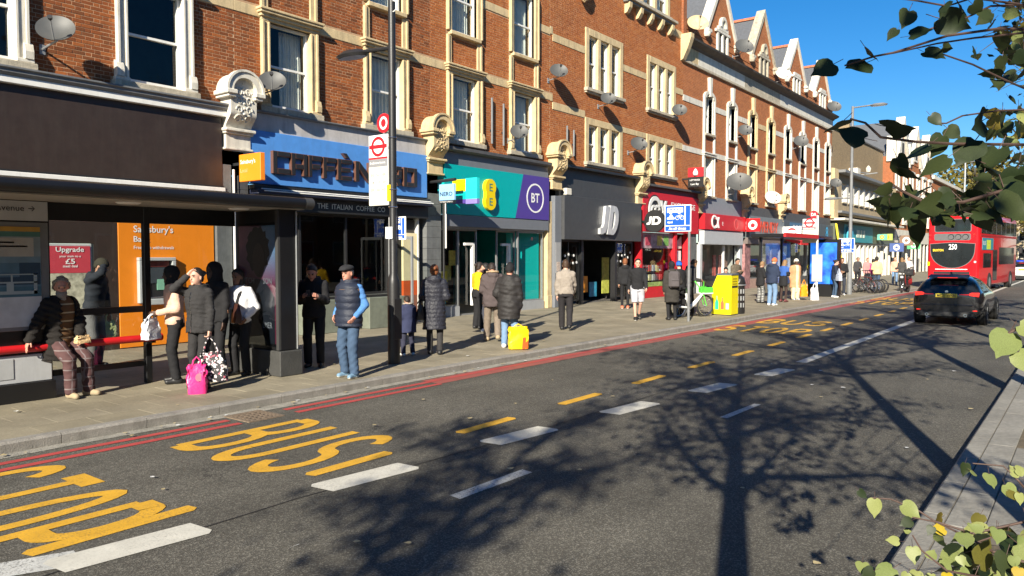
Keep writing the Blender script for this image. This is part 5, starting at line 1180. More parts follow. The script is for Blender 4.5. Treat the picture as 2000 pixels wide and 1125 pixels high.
# ================================================================== SATELLITE DISHES and small things on the wall
M_DISH = C('dish_grey', (.07, .071, .069), .55, var=.08, dirt=.15)
def dish(x, z, r, lb, az=215, tilt=28, off=.55, m=None, mast=None, y=YF):
    m = m or M_DISH
    o = thing('satellite_dish', (x, y, z), lb, 'satellite dish', 'satellite dishes on the terrace')
    d = Vector((math.cos(R(az))*math.cos(R(tilt)), math.sin(R(az))*math.cos(R(tilt)), math.sin(R(tilt))))
    c = Vector((x, y-off, z)); u = d.cross(Vector((0, 0, 1))).normalized(); w = u.cross(d)
    q = MB(); rings = 6; n = 26; V = [c-d*.06]; 
    for i in range(1, rings+1):
        t = i/rings
        for k in range(n): a = 2*math.pi*k/n; V.append(c-d*.06+(u*math.cos(a)*r+w*math.sin(a)*r*.9)*t+d*(.16*r*t*t*1.6))
    B = [p-d*.012 for p in V]; f = [(0, 1+k, 1+(k+1) % n) for k in range(n)]+[(1+(i-1)*n+k, 1+i*n+k, 1+i*n+(k+1) % n, 1+(i-1)*n+(k+1) % n) for i in range(1, rings) for k in range(n)]
    N0 = len(V); f2_ = [tuple(N0+j for j in g_[::-1]) for g_ in f]; e = [(1+(rings-1)*n+k, 1+(rings-1)*n+(k+1) % n, N0+1+(rings-1)*n+(k+1) % n, N0+1+(rings-1)*n+k)[::-1] for k in range(n)]
    q.add(V+B, f+f2_, m, True); q.add(V+B, e, m); q.build('reflector', o)
    tip = c+d*r*1.15-w*r*.35
    q = MB(); q.tube([c-w*r*.85+d*.02, c-w*r*.7+d*r*.5, tip], .013, M_GREYM, 6); q.build('feed_arm', o)
    q = MB(); q.tube([tip-d*.02, tip+d*.04], [.035, .045], M_BLKPL, 8); q.build('receiver', o)
    q = MB(); bk = c-d*.10; mp = mast or Vector((x-.02, y, z-r*.9)); q.tube([bk, bk-w*.15-d*.05, Vector((mp.x, y-off*.55, mp.z+.03)), mp], .02, M_GREYM, 6); q.box(mp.x-.05, mp.x+.05, y-.02, y+.0, mp.z-.09, mp.z+.09, M_GREYM); q.build('wall_mount', o)
    return o
for x, z, r, lb, az, off in ((5.95, 6.05, .32, 'large grey satellite dish on the brick between the two white windows', 236, .55), (10.50, 5.95, .30, 'satellite dish in front of the first cream window', 232, .5), (19.9, 6.02, .30, 'satellite dish in front of the second window over the teal shop', 225, .45), (22.2, 8.42, .32, 'satellite dish high on the brick beside the stepped stone band', 225, .45),
        (25.6, 8.02, .30, 'satellite dish under the upper three-light window over the charcoal shop', 222, .45), (28.0, 6.55, .36, 'satellite dish between the two lower three-light windows', 228, .5), (31.8, 8.5, .34, 'satellite dish below the right upper three-light window', 215, .5), (39.9, 8.65, .38, 'dark satellite dish between the first white gabled-terrace windows', 215, .5),
        (49.6, 9.2, .46, 'grey satellite dish high between the middle terrace windows', 212, .5), (44.7, 5.35, .48, 'white satellite dish above the grey shop', 222, .4), (45.9, 12.75, .50, 'white satellite dish on the parapet between gables', 225, .5), (33.9, 12.85, .50, 'tan satellite dish on the parapet by the first gable', 215, .4), (39.3, 12.9, .5, 'grey satellite dish against the first gable window', 222, .6), (57.9, 7.2, .42, 'satellite dish at the far end of the gabled terrace', 215, .5), (57.5, 12.6, .5, 'dish on the parapet of the last gable', 215, .4)):
    dish(x, z, r, lb, az=az, off=off, m=M_WSTONE if lb.startswith('white') else (M_STONE if lb.startswith('tan') else M_DISH))
# big mesh dish
o = dish(38.6, 5.75, .66, 'very large grey mesh dish standing over the red-band shop', az=205, tilt=35, off=.7)
for x, z0, z1, lb in ((18.95, 5.55, 7.0, 'thin vertical flue pipe left on the brick above the teal shop'), (19.55, 5.55, 6.9, 'thin vertical flue pipe right on the brick above the teal shop'), (23.3, 5.6, 6.7, 'thin flue pipe left of the stone window over the charcoal shop'), (23.75, 5.65, 6.6, 'shorter flue pipe nearer the stone window over the charcoal shop')):
    o = thing('flue_pipe', (x, YF-.08, z0), lb, 'pipe', 'flue pipes on the brick'); q = MB(); q.tube([(x, YF-.08, z0), (x, YF-.08, z1)], .035, M_LEAD, 8); q.build('pipe', o); q = MB(); q.box(x-.02, x+.02, YF-.06, YF, z0+.4, z0+.45, M_BLACK); q.build('clip', o)
# ================================================================== STREET FURNITURE
def torus(mb, c, R_, r, m, ax=(0, 1, 0), n=28, k=8, a0=0, a1=360):
    ax = Vector(ax).normalized(); u = ax.cross(Vector((0, 0, 1)) if abs(ax.z) < .9 else Vector((1, 0, 0))).normalized(); w = ax.cross(u); full = a1-a0 >= 360
    pts = [Vector(c)+(u*math.cos(R(a0+(a1-a0)*i/n))+w*math.sin(R(a0+(a1-a0)*i/n)))*R_ for i in range(n if full else n+1)]
    mb.tube(pts, r, m, k, caps=not full, closed=full)
M_BSTEEL = C('shelter_black', (.009, .009, .010), .35, var=.1); M_REDR = C('perch_red', (.48, .012, .015), .35, var=.05)
M_POSTERGL = glass('poster_glass', (.80, .82, .84), .015, 1.3); M_SHGL = glass('shelter_glass', (.80, .83, .82), .02, 1.1)
M_PALEG = C('panel_pale', (.42, .43, .44), .4, var=.06, dirt=.15); M_SOFF = C('soffit', (.30, .28, .24), .7)
sh = thing('bus_shelter', (3, 10.5, ZP), 'black bus shelter with red perch rail, glass back and poster end panel', 'bus shelter')
YB = 11.02
q = MB(); q.prism([(9.66, 2.74), (9.66, 2.86), (10.3, 2.93), (11.2, 2.90), (11.2, 2.84), (9.75, 2.745)], 'x', -4, 7.44, M_BSTEEL); rf = q.build('roof', sh)
q = MB(); q.tube([(-4, 9.64, 2.79), (7.32, 9.64, 2.79)], .085, M_BSTEEL, 14); q.build('roof_edge_tube', rf); q = MB(); q.tube([(7.32, 9.64, 2.79), (7.47, 9.64, 2.79)], .088, C('tube_end', (.045, .045, .045), .4), 14); q.build('roof_edge_cap', rf)
q = MB(); q.box(-4, 7.42, 9.75, 11.1, 2.70, 2.735, M_SOFF); q.build('soffit', rf)
for x in (1.2, 4.95, 6.6): q = MB(); q.lathe([(0, -.02), (.13, -.02), (.16, 0)], (x, 10.25, 2.70), M_WPAINT, 16, caps=False); q.build('soffit_light', rf)
q = MB(); q.box(4.22, 7.0, YB-.04, YB+.04, 2.46, 2.70, M_BSTEEL); q.build('header', sh)
for x in (-2.4, 1.3, 5.56): q = MB(); q.box(x-.045, x+.045, YB-.045, YB+.045, ZP, 2.70, M_BSTEEL, .006); q.build('post', sh)
for a, b_ in ((4.26, 5.51), (5.61, 6.98)):
    MB().poly([(a, YB, .46), (b_, YB, .46), (b_, YB, 2.46), (a, YB, 2.46)], M_SHGL).build('pane', sh)
q = MB(); q.box(4.26, 5.51, YB-.035, YB+.035, 1.17, 1.26, M_BSTEEL, .006); q.build('mid_rail', sh)
for a, b_ in ((4.26, 5.51), ): q = MB(); q.box(a, b_, YB-.03, YB+.03, .38, .46, M_BSTEEL, .006); q.build('low_rail', sh)
q = MB(); q.tube([(-2, 10.84, .80), (5.68, 10.84, .80)], .052, M_REDR, 12); q.build('perch_rail', sh)
for x in (1.3, 5.56): q = MB(); q.box(x-.03, x+.03, 10.84, YB, .72, .765, M_BSTEEL); q.build('perch_bracket', sh)
# route panel on the left
q = MB(); q.box(1.4, 4.22, YB-.13, YB+.03, ZP+.22, 2.70, M_BSTEEL); pn = q.build('route_panel', sh)
q = MB(); q.box(1.42, 4.20, YB-.15, YB-.131, 2.44, 2.69, M_PALEG); q.build('name_board', pn)
q = MB(); put_text(q, 'Bradbourne Avenue →', (4.05, YB-.152, 2.56), UX, UZ, None, .075, M_BLACK, .003, 0, 'r'); q.build('lettering', pn)
q = MB(); q.box(1.42, 4.20, YB-.15, YB-.131, 1.03, 2.42, C('case_grey', (.16, .165, .17), .4), .004); q.build('map_case', pn)
def _map(t, N, L, b):
    p = posn(N); sp = N.new('ShaderNodeSeparateXYZ'); L.new(p, sp.inputs[0])
    cr = N.new('ShaderNodeValToRGB'); mr = N.new('ShaderNodeMapRange'); mr.inputs[1].default_value = 1.08; mr.inputs[2].default_value = 2.36
    L.new(sp.outputs[2], mr.inputs[0]); L.new(mr.outputs[0], cr.inputs[0]); e = cr.color_ramp.elements; cr.color_ramp.interpolation = 'CONSTANT'
    e[0].color = (.50, .51, .52, 1); e[1].position = .30; e[1].color = (.05, .13, .18, 1)  # pale bottom band is a whitish reflection painted into the print
    for po, c_ in ((.40, (.08, .16, .22, 1)), (.64, (.14, .22, .27, 1)), (.70, (.20, .25, .27, 1)), (.90, (.06, .16, .14, 1)), (.95, (.45, .26, .05, 1))): x = e.new(po); x.color = c_
    L.new(mixc(N, L, 1, cr.outputs[0], noise(N, L, p, 6, 3, .5, .3, .7, .85, 1.1), 'MULTIPLY'), b.inputs['Base Color']); b.inputs['Roughness'].default_value = .5
q = MB(); q.box(1.5, 4.10, YB-.158, YB-.1505, 1.08, 2.36, ramp_mat('route_map', _map)); q.build('route_map', pn)
M_MAPW = C('map_paper', (.36, .34, .30), .6); M_MAPB = C('map_navy', (.02, .05, .085), .6)
for x0, x1, z0, z1, m_ in ((2.9, 3.36, 2.02, 2.22, M_MAPW), (3.42, 4.02, 1.98, 2.22, M_MAPW), (3.0, 3.30, 2.06, 2.12, C('map_red', (.30, .03, .03), .6)), (3.46, 3.8, 2.15, 2.17, M_BLACK), (3.46, 3.95, 2.10, 2.12, C('map_tan', (.2, .19, .15), .6)), (3.85, 4.09, 1.62, 1.90, M_MAPB), (3.05, 3.4, 1.62, 1.86, M_MAPB), (3.4, 3.55, 1.62, 1.78, M_MAPB), (3.55, 3.85, 1.62, 1.72, M_MAPB)):
    q = MB(); q.box(x0, x1, YB-.161, YB-.1585, z0, z1, m_); q.build('map_print', pn)
q = MB(); M_MAPBUS = C('map_bus', (.30, .36, .37), .6)
for x0, x1, z0, z1 in ((3.15, 4.05, 1.50, 1.54), (3.15, 4.05, 1.64, 1.66), (3.15, 3.19, 1.5, 1.76), (4.01, 4.05, 1.5, 1.76), (3.15, 4.05, 1.745, 1.76), (3.35, 3.37, 1.66, 1.75), (3.55, 3.57, 1.66, 1.75), (3.75, 3.77, 1.66, 1.75), (3.15, 3.3, 1.54, 1.64), (3.7, 3.78, 1.54, 1.64), (3.5, 3.56, 1.54, 1.64)): q.box(x0, x1, YB-.164, YB-.1615, z0, z1, M_MAPBUS)
q.build('map_bus_drawing', pn)
q = MB(); q.box(1.42, 4.20, YB-.165, YB+.02, .36, .72, M_PALEG, .008); q.build('cabinet', pn); q = MB(); q.box(3.1, 3.75, YB-.173, YB-.166, .42, .68, C('cabinet_door', (.36, .37, .375), .4), .004); q.build('cabinet_door', pn)
q = MB(); q.box(1.4, 4.22, YB-.22, YB+.03, ZP, .358, M_BSTEEL); q.build('plinth', pn)
# poster end panel
q = MB(); q.box(7.06, 7.40, 9.90, 11.05, .52, 2.70, M_BSTEEL, .01); ad = q.build('poster_panel', sh)
q = MB(); q.box(7.02, 7.44, 9.86, 11.05, ZP, .515, C('granite_base', (.045, .045, .043), .7, var=.2, bump=.3), .012); q.build('base', ad)
def _ad(t, N, L, b):
    p = posn(N); sp = N.new('ShaderNodeSeparateXYZ'); L.new(p, sp.inputs[0]); cr = N.new('ShaderNodeValToRGB'); mr = N.new('ShaderNodeMapRange'); mr.inputs[1].default_value = 10.02; mr.inputs[2].default_value = 10.94
    L.new(sp.outputs[1], mr.inputs[0]); L.new(mr.outputs[0], cr.inputs[0]); e = cr.color_ramp.elements; e[0].color = (.16, .30, .48, 1); e[1].color = (.42, .16, .22, 1)
    x = e.new(.3); x.color = (.22, .34, .50, 1); x = e.new(.42); x.color = (.30, .16, .22, 1)
    m2 = N.new('ShaderNodeMapRange'); m2.inputs[1].default_value = 1.5; m2.inputs[2].default_value = 2.1; L.new(sp.outputs[2], m2.inputs[0])
    c = mixc(N, L, m2.outputs[0], (.20, .03, .06), cr.outputs[0]); L.new(c, b.inputs['Base Color']); b.inputs['Roughness'].default_value = .35
q = MB(); q.box(7.050, 7.0595, 10.00, 10.96, .62, 2.46, ramp_mat('poster_print', _ad)); po = q.build('poster', ad)
M_SIL = C('poster_dark_hair', (.012, .010, .010), .5); M_SKP = C('poster_brown', (.055, .032, .024), .5)
def yz(pts): return [(p[0], p[1]) for p in pts]
q = MB(); q.prism([(10.45+.30*math.cos(R(a))*(1+.12*math.sin(a*.21)), 2.08+.36*math.sin(R(a))*(1+.10*math.sin(a*.3))) for a in range(0, 360, 12)], 'x', 7.046, 7.0495, M_SIL); q.build('portrait_hair', po)
q = MB(); q.prism([(10.42+.16*math.cos(R(a)), 1.92+.27*math.sin(R(a))) for a in range(0, 360, 15)], 'x', 7.043, 7.0455, M_SKP); q.build('portrait_face', po)
q = MB(); q.prism([(10.02, .62), (10.94, .62), (10.94, 1.30), (10.72, 1.52), (10.52, 1.62), (10.34, 1.62), (10.16, 1.50), (10.02, 1.34)], 'x', 7.0465, 7.0495, C('poster_dark_coat', (.014, .018, .026), .5)); q.build('portrait_coat', po)
q = MB(); put_text(q, 'PITCH', (7.042, 10.86, 1.55), (0, -1, 0), UZ, .32, .09, C('poster_letter', (.34, .36, .38), .5), .003); put_text(q, 'SON', (7.042, 10.30, 1.55), (0, -1, 0), UZ, .22, .09, MATS['poster_letter'], .003); put_text(q, 'LMER', (7.042, 10.32, .86), (0, -1, 0), UZ, .24, .09, MATS['poster_letter'], .003); q.build('lettering', po)
q = MB(); q.box(7.040-.006, 7.040-.002, 9.96, 11.0, .58, 2.50, M_POSTERGL); q.build('glazing', ad)
q = MB(); q.box(7.03, 7.06, 9.90, 9.965, .53, 2.68, C('panel_edge', (.05, .05, .05), .3)); q.build('edge', ad); q = MB(); q.tube([(7.36, 9.885, .53), (7.36, 9.885, 2.68)], .012, M_GREYM, 6); q.build('edge_trim', ad)
# ---- lamp columns
def cobra(par, p, d, L_, m, s=1):
    """lamp arm and lantern reaching from p along the unit vector d"""
    p = Vector(p); d = Vector(d); q = MB(); q.tube([p, p+d*L_*.55+Vector((0, 0, .03))], .035, m, 8); q.build('arm', par)
    c = p+d*(L_*.55+.28*s)+Vector((0, 0, .02)); u = d.cross(Vector((0, 0, 1))); q = MB(); V = []; n = 14; rings = [(0, .075), (.35, .08), (.75, .06), (1, .0)]
    for f_, zz in ((1, .085), (.98, .02), (.85, -.02)):
        for k in range(n): a = 2*math.pi*k/n; V.append(c+(d*math.cos(a)*.36*s+u*math.sin(a)*.15*s)*f_+Vector((0, 0, zz-.04 if f_ < 1 else -.01)))
    top = [c+(d*math.cos(2*math.pi*k/n)*.22*s+u*math.sin(2*math.pi*k/n)*.09*s)+Vector((0, 0, .06)) for k in range(n)]
    q.add(top+V[:n]+V[2*n:], [(k, (k+1) % n, n+(k+1) % n, n+k)[::-1] for k in range(n)]+[(n+k, n+(k+1) % n, 2*n+(k+1) % n, 2*n+k)[::-1] for k in range(n)]+[tuple(range(n))], m, True); ln = q.build('lantern', par)
    q = MB(); q.poly([tuple(c+(d*math.cos(2*math.pi*k/n)*.30*s+u*math.sin(2*math.pi*k/n)*.12*s)+Vector((0, 0, -.061))) for k in range(n)][::-1], C('lens', (.35, .36, .36), .2)); q.build('lens', ln)
LP = thing('street_lamp', (9.12, 9.56, ZP), 'black lamp column by the kerb carrying the bus stop flag', 'street lamp')
q = MB(); q.lathe([(.105, 0), (.105, 1.38), (.095, 1.46), (.068, 1.56), (.066, 3.2), (.058, 9.8), (.05, 10)], (9.12, 9.56, ZP), M_BLACK, 18); q.build('column', LP)
q = MB(); q.box(9.03, 9.21, 9.45, 9.462, .55, 1.25, M_BLACK, .01); q.build('door', LP)
cobra(LP, (9.12, 9.56, 5.52), (-.08, .997, 0), 1.15, M_BLACK, 1.05); cobra(LP, (9.12, 9.56, 9.9), (0, -1, 0), 1.6, M_BLACK, 1.1)
for z in (3.12, 2.82, 4.0): q = MB(); torus(q, (9.12, 9.56, z), .07, .012, M_CHROME, (0, 0, 1), 16, 6); q.build('band', LP)
q = MB(); q.box(9.045, 9.055, 9.545, 9.63, 2.92, 3.20, C('label_yellow', (.75, .56, .01), .5)); q.build('yellow_label', LP); q = MB(); q.box(9.035, 9.05, 9.50, 9.66, 2.28, 2.48, M_WHITE); q.build('white_label', LP)
q = MB(); torus(q, (9.1, 9.5, 6.2), .09, .012, M_WPAINT, (1, 0, 0), 16, 6); q.build('cable_loop', LP)
def roundel(par, x, yc, zc, r, m=M_REDP, sx=1):
    q = MB(); n = 28
    for k in range(n):
        a, b2 = 2*math.pi*k/n, 2*math.pi*(k+1)/n; ro, ri = r, r*.70
        q.prism([(yc+ri*math.cos(a), zc+ri*math.sin(a)), (yc+ro*math.cos(a), zc+ro*math.sin(a)), (yc+ro*math.cos(b2), zc+ro*math.sin(b2)), (yc+ri*math.cos(b2), zc+ri*math.sin(b2))], 'x', x-.003, x, m)
    q.box(x-.005, x-.0031, yc-r*1.28, yc+r*1.28, zc-r*.18, zc+r*.18, m); return q.build('roundel', par)
def stop_flag(x, y0, y1, z0, z1, label, letter, pole=None):
    o = thing('bus_stop_flag', (x, (y0+y1)/2, z0), label, 'sign'); w = y1-y0; h = z1-z0; ym = (y0+y1)/2
    q = MB(); q.box(x, x+.03, y0, y1, z0, z1, M_WHITE, .006); q.build('panel', o); roundel(o, x-.001, ym, z1-h*.165, w*.36)
    q = MB(); q.box(x-.003, x-.0005, y0+.005, y1-.005, z1-h*.34, z1-h*.315, M_REDP); q.build('red_strip', o); q = MB(); q.box(x-.003, x-.0005, y0+.005, y1-.005, z1-h*.45, z1-h*.342, C('flag_grey', (.22, .22, .23), .5)); q.build('name_strip', o)
    side_word(o, 'Bradbourne Avenue', x-.004, y1-.04, z1-h*.41, M_WHITE, .04, w*.8, .02); q = MB(); q.box(x-.003, x-.0005, y0+.005, y1-.005, z0+.01, z1-h*.452, C('flag_cream', (.72, .70, .56), .5)); q.build('route_panel', o)
    for r_ in range(3):
        q = MB(); zz = z0+h*(.40-r_*.105); q.box(x-.004, x-.003, y0+.005, y1-.005, zz+.085, zz+.088, M_LEAD); q.build('rule', o)
        for c_ in range(3): side_word(o, (('50', '57', '109'), ('118', '133', '159'), ('250', '255', 'N133'))[r_][c_], x-.004, y1-.05-c_*w*.30, zz+.02, C('flag_ink', (.20, .21, .24), .5), .045, .09)
    side_word(o, 'towards', x-.004, ym, z0+h*.515, MATS['flag_ink'], .02, .1, align='c')
    q = MB(); q.box(x+.005, x+.02, (y0-.10 if pole is None else pole), y0, z0+.2, z0+.24, M_GREYM); q.box(x+.005, x+.02, (y0-.10 if pole is None else pole), y0, z1-.25, z1-.21, M_GREYM); q.build('bracket', o)
    d = thing('stop_letter_disc', (x, y0+.08, z1+.1), 'round red stop letter disc above the ' + ('nearer' if x < 20 else 'farther')+' bus stop flag', 'sign')
    yc, zc = y0+.10, z1+.19; q = MB(); q.lathe([(0, 0), (.165, 0), (.165, .02), (0, .02)], (x, yc, zc), M_REDP, 26, 'x', False); q.build('disc', d)
    if letter == 'O':
        q = MB(); n = 24
        for k in range(n):
            a, b2 = 2*math.pi*k/n, 2*math.pi*(k+1)/n
            q.prism([(yc+.062*math.cos(a), zc+.072*math.sin(a)), (yc+.098*math.cos(a), zc+.112*math.sin(a)), (yc+.098*math.cos(b2), zc+.112*math.sin(b2)), (yc+.062*math.cos(b2), zc+.072*math.sin(b2))], 'x', x-.004, x-.001, M_WHITE)
        q.build('letter', d)
    else: side_word(d, letter, x-.004, yc+.11, zc-.07, M_WHITE, .14, .22, .02)
    q = MB(); q.box(x+.003, x+.016, yc-.02, yc+.02, z1, zc-.12, M_GREYM); q.build('stem', d)
stop_flag(9.10, 9.66, 10.14, 2.86, 4.08, 'tall white bus stop flag with red roundel on the black lamp column', 'O')
M_SBLUE = C('sign_blue', (.01, .085, .50), .4, var=.03)
def lane_sign(x, y0, y1, z0, z1, label, poles, mir=False, cat='sign', dim=None):
    o = thing('bus_lane_sign', (x, (y0+y1)/2, ZP), label, cat); w = y1-y0; h = z1-z0; MS = dim or M_SBLUE
    q = MB(); q.box(x, x+.02, y0, y1, z0, z1, M_WHITE, .008); q.build('panel', o); q = MB(); q.box(x-.003, x-.0005, y0+.025, y1-.025, z0+.025, z1-.025, MS); q.build('face', o)
    q = MB(); q.box(x-.006, x-.0031, y0+.025, y1-.025, z0+h*.21, z0+h*.24, M_WHITE); q.box(x-.0062, x-.0032, y0+w*.20, y0+w*.24, z0+h*.24, z1-.025, M_WHITE); q.build('lines', o)
    Y = lambda f_: y1-w*f_; Z = lambda f_: z0+h*f_
    q = MB(); q.box(x-.006, x-.0031, Y(.70), Y(.10), Z(.72), Z(.90), M_WHITE); 
    for k in range(4): q.box(x-.008, x-.0061, Y(.29+.12*k), Y(.21+.12*k), Z(.82), Z(.86), MS)
    for f_ in (.24, .56): q.lathe([(0, 0), (.045*w/.8, 0)], (x-.0065, Y(f_), Z(.72)), M_WHITE, 10, 'x', False)
    q.build('bus_symbol', o)
    q = MB(); q.prism([(Y(.10), Z(.47)), (Y(.10), Z(.53)), (Y(.17), Z(.56)), (Y(.22), Z(.64)), (Y(.28), Z(.64)), (Y(.33), Z(.56)), (Y(.38), Z(.53)), (Y(.38), Z(.47))], 'x', x-.006, x-.0031, M_WHITE); q.build('taxi_symbol', o)
    q = MB()
    for f_ in (.49, .67): torus(q, (x-.006, Y(f_), Z(.52)), .055*w/.8, .008, M_WHITE, (1, 0, 0), 14, 4)
    q.tube([(x-.006, Y(.49), Z(.52)), (x-.006, Y(.55), Z(.62)), (x-.006, Y(.64), Z(.62)), (x-.006, Y(.67), Z(.52))], .008, M_WHITE, 4); q.tube([(x-.006, Y(.55), Z(.62)), (x-.006, Y(.59), Z(.52)), (x-.006, Y(.64), Z(.62))], .008, M_WHITE, 4); q.build('bicycle_symbol', o)
    side_word(o, 'taxi', x-.003, Y(.11), Z(.32), M_WHITE, h*.09, w*.2, .02); side_word(o, 'At all times', x-.003, Y(.16), Z(.075), M_WHITE, h*.10, w*.66, .03)
    for yp in poles: q = MB(); q.tube([(x+.05, yp, ZP), (x+.05, yp, z1)], .038, M_LEAD, 10); q.build('pole', o)
    return o
lane_sign(20.0, 8.99, 9.80, 2.66, 3.42, 'blue bus lane sign on a grey pole outside the red games shop', (9.06, ))
lane_sign(9.22, 9.36, 9.78, 2.26, 2.66, 'small dark blue lane sign behind the black lamp column', ())
LP2 = thing('street_lamp', (38.5, 9.2, ZP), 'tall grey lamp column with two arms before the tan block', 'street lamp')
q = MB(); q.lathe([(.12, 0), (.12, 1.5), (.085, 1.65), (.06, 8.9)], (38.5, 9.2, ZP), M_LEAD, 12); q.build('column', LP2); cobra(LP2, (38.5, 9.2, 8.95), (0, -1, 0), 1.5, M_LEAD, 1.1); cobra(LP2, (38.5, 9.2, 4.7), (0, 1, 0), 1.1, M_LEAD, 1)
lane_sign(38.4, 8.98, 9.70, 2.12, 2.80, 'blue bus lane sign on the tall grey lamp column', ())
LP3 = thing('street_lamp', (78, 9.2, ZP), 'distant pale lamp column above the red bus', 'street lamp')
q = MB(); q.lathe([(.14, 0), (.14, 1.6), (.10, 1.8), (.08, 10.2)], (78, 9.2, ZP), M_GREYM, 10); q.build('column', LP3); cobra(LP3, (78, 9.2, 10.2), (0, -1, 0), 3.4, M_LEAD, 1.4)
# ---- farther bus stop
bp = thing('bus_stop_pole', (34.0, 9.46, ZP), 'white bus stop pole with a timetable case', 'pole')
q = MB(); q.tube([(34.0, 9.46, ZP), (34.0, 9.46, 3.7)], .045, M_WPAINT, 10); q.build('pole', bp); q = MB(); q.box(33.93, 33.97, 9.22, 9.66, .85, 2.02, C('case_grey_green', (.38, .40, .38), .5), .01); tc = q.build('timetable_case', bp)
for z in (1.72, 1.42, 1.12): q = MB(); q.box(33.922, 33.929, 9.28, 9.60, z-.11, z+.13, M_WHITE); q.build('timetable', tc)
stop_flag(33.98, 9.52, 10.08, 2.52, 3.56, 'white bus stop flag with red roundel on the farther white pole', 'DA', 9.46)
fs = thing('bus_shelter', (34, 10, ZP), 'farther bus shelter with red roof front and glowing blue poster', 'bus shelter')
q = MB(); q.box(30.0, 36.6, 9.5, 10.9, 2.70, 2.84, M_BSTEEL, .02); q.build('roof', fs); q = MB(); q.box(29.6, 34.0, 9.4, 9.49, 2.70, 2.86, C('roof_red', (.55, .02, .02), .4)); q.build('roof_front', fs)
for x in (30.4, 33): q = MB(); q.box(x-.05, x+.05, 10.6, 10.7, ZP, 2.7, M_BSTEEL); q.build('post', fs)
MB().poly([(30.5, 10.65, .4), (35.6, 10.65, .4), (35.6, 10.65, 2.5), (30.5, 10.65, 2.5)], M_SHGL).build('pane', fs)
q = MB(); q.box(35.62, 35.95, 8.96, 10.3, ZP, 2.7, M_BSTEEL); fp = q.build('poster_panel', fs)
def _bad(t, N, L, b):
    p = posn(N); c = mixc(N, L, noise(N, L, p, 1.4, 4, .6, .35, .65), (.0, .03, .35), (.02, .20, .75)); L.new(c, b.inputs['Base Color']); L.new(c, b.inputs['Emission Color']); b.inputs['Emission Strength'].default_value = .55
q = MB(); q.box(35.60, 35.615, 9.06, 10.2, .7, 2.55, ramp_mat('lit_poster', _bad)); q.build('poster', fp)
# ---- bins
M_YB = C('bin_yellow', (.78, .66, .0), .45, var=.04)
bn = thing('recycling_bin', (23, 9.15, ZP), 'bright yellow recycling bin with bottle pictures by the kerb', 'bin')
q = MB(); x0, x1 = 22.72, 23.30; ya, yb = 8.86, 9.48
V = [(x0, ya, ZP+.03), (x1, ya, ZP+.03), (x1, yb, ZP+.03), (x0, yb, ZP+.03), (x0, ya, 1.36), (x1, ya, 1.36), (x1, yb-.16, 1.36), (x0, yb-.16, 1.36), (x1, yb, .98), (x0, yb, .98)]
q.add(V, [(3, 2, 1, 0), (4, 5, 6, 7), (0, 1, 5, 4), (1, 2, 8, 6, 5), (2, 3, 9, 8), (0, 4, 7, 9, 3), (7, 6, 8, 9)], M_YB); q.build('body', bn)
q = MB(); q.box(x0-.02, x1+.02, ya-.02, yb-.14, 1.361, 1.42, C('bin_lid', (.10, .11, .13), .5), .02); q.build('lid', bn); q = MB(); q.box(x0+.01, x1-.01, ya+.01, yb-.01, ZP, ZP+.03, M_BLKPL); q.build('foot', bn)
def bottle(y, z, s, m): q = MB(); q.prism([(y-.06*s, z), (y+.06*s, z), (y+.06*s, z+.22*s), (y+.02*s, z+.32*s), (y+.02*s, z+.42*s), (y-.02*s, z+.42*s), (y-.02*s, z+.32*s), (y-.06*s, z+.22*s)], 'x', x0-.004, x0-.0005, m); q.build('bottle_picture', bn)
bottle(9.32, .30, 1.0, C('print_green', (.02, .42, .25), .5)); bottle(9.14, .30, .9, C('print_red', (.62, .12, .05), .5)); q = MB(); q.box(x0-.004, x0-.0005, 8.93, 9.03, .31, .50, C('print_grey', (.52, .52, .45), .5)); q.build('can_picture', bn)
M_PRT = C('print_ochre', (.36, .28, .0), .5)
for z, t_ in ((.88, 'Recycle bottles'), (.79, 'and cans here')): side_word(bn, t_, x0-.003, 9.42, z, M_PRT, .05, .42)
for z in (1.26, 1.18, 1.10): q = MB(); q.box(x0+.1, x1-.1, ya-.004, ya-.0005, z-.025, z+.015, M_PRT); q.build('print_line', bn)
q = MB(); q.box(x0+.06, x1-.06, ya-.006, ya-.0005, .98, 1.04, M_BLACK); q.build('slot', bn)
bb = thing('litter_bin', (23.72, 9.1, ZP), 'black litter bin with silver rings behind the yellow bin', 'bin')
q = MB(); q.lathe([(.25, 0), (.27, .05), (.26, .86), (.28, .90), (.28, 1.02), (.24, 1.16), (.12, 1.25), (0, 1.28)], (23.72, 9.08, ZP), M_BLACK, 20, caps=False); q.build('body', bb); q = MB(); torus(q, (23.72, 9.08, ZP+.92), .285, .02, M_GREYM, (0, 0, 1), 24, 6); q.build('ring', bb)
q = MB(); torus(q, (23.46, 8.98, 1.2), .10, .02, M_GREYM, (1, .35, 0), 14, 6, -20, 200); q.build('opening', bb)
for z in (.4, .62, .84):
    for k in range(8): a = R(100+k*22); q = MB(); q.box(23.72+.265*math.cos(a)-.012, 23.72+.265*math.cos(a)+.012, 9.08+.265*math.sin(a)-.03, 9.08+.265*math.sin(a)+.03, z-.07, z+.07, M_GREYM); q.build('slat', bb)
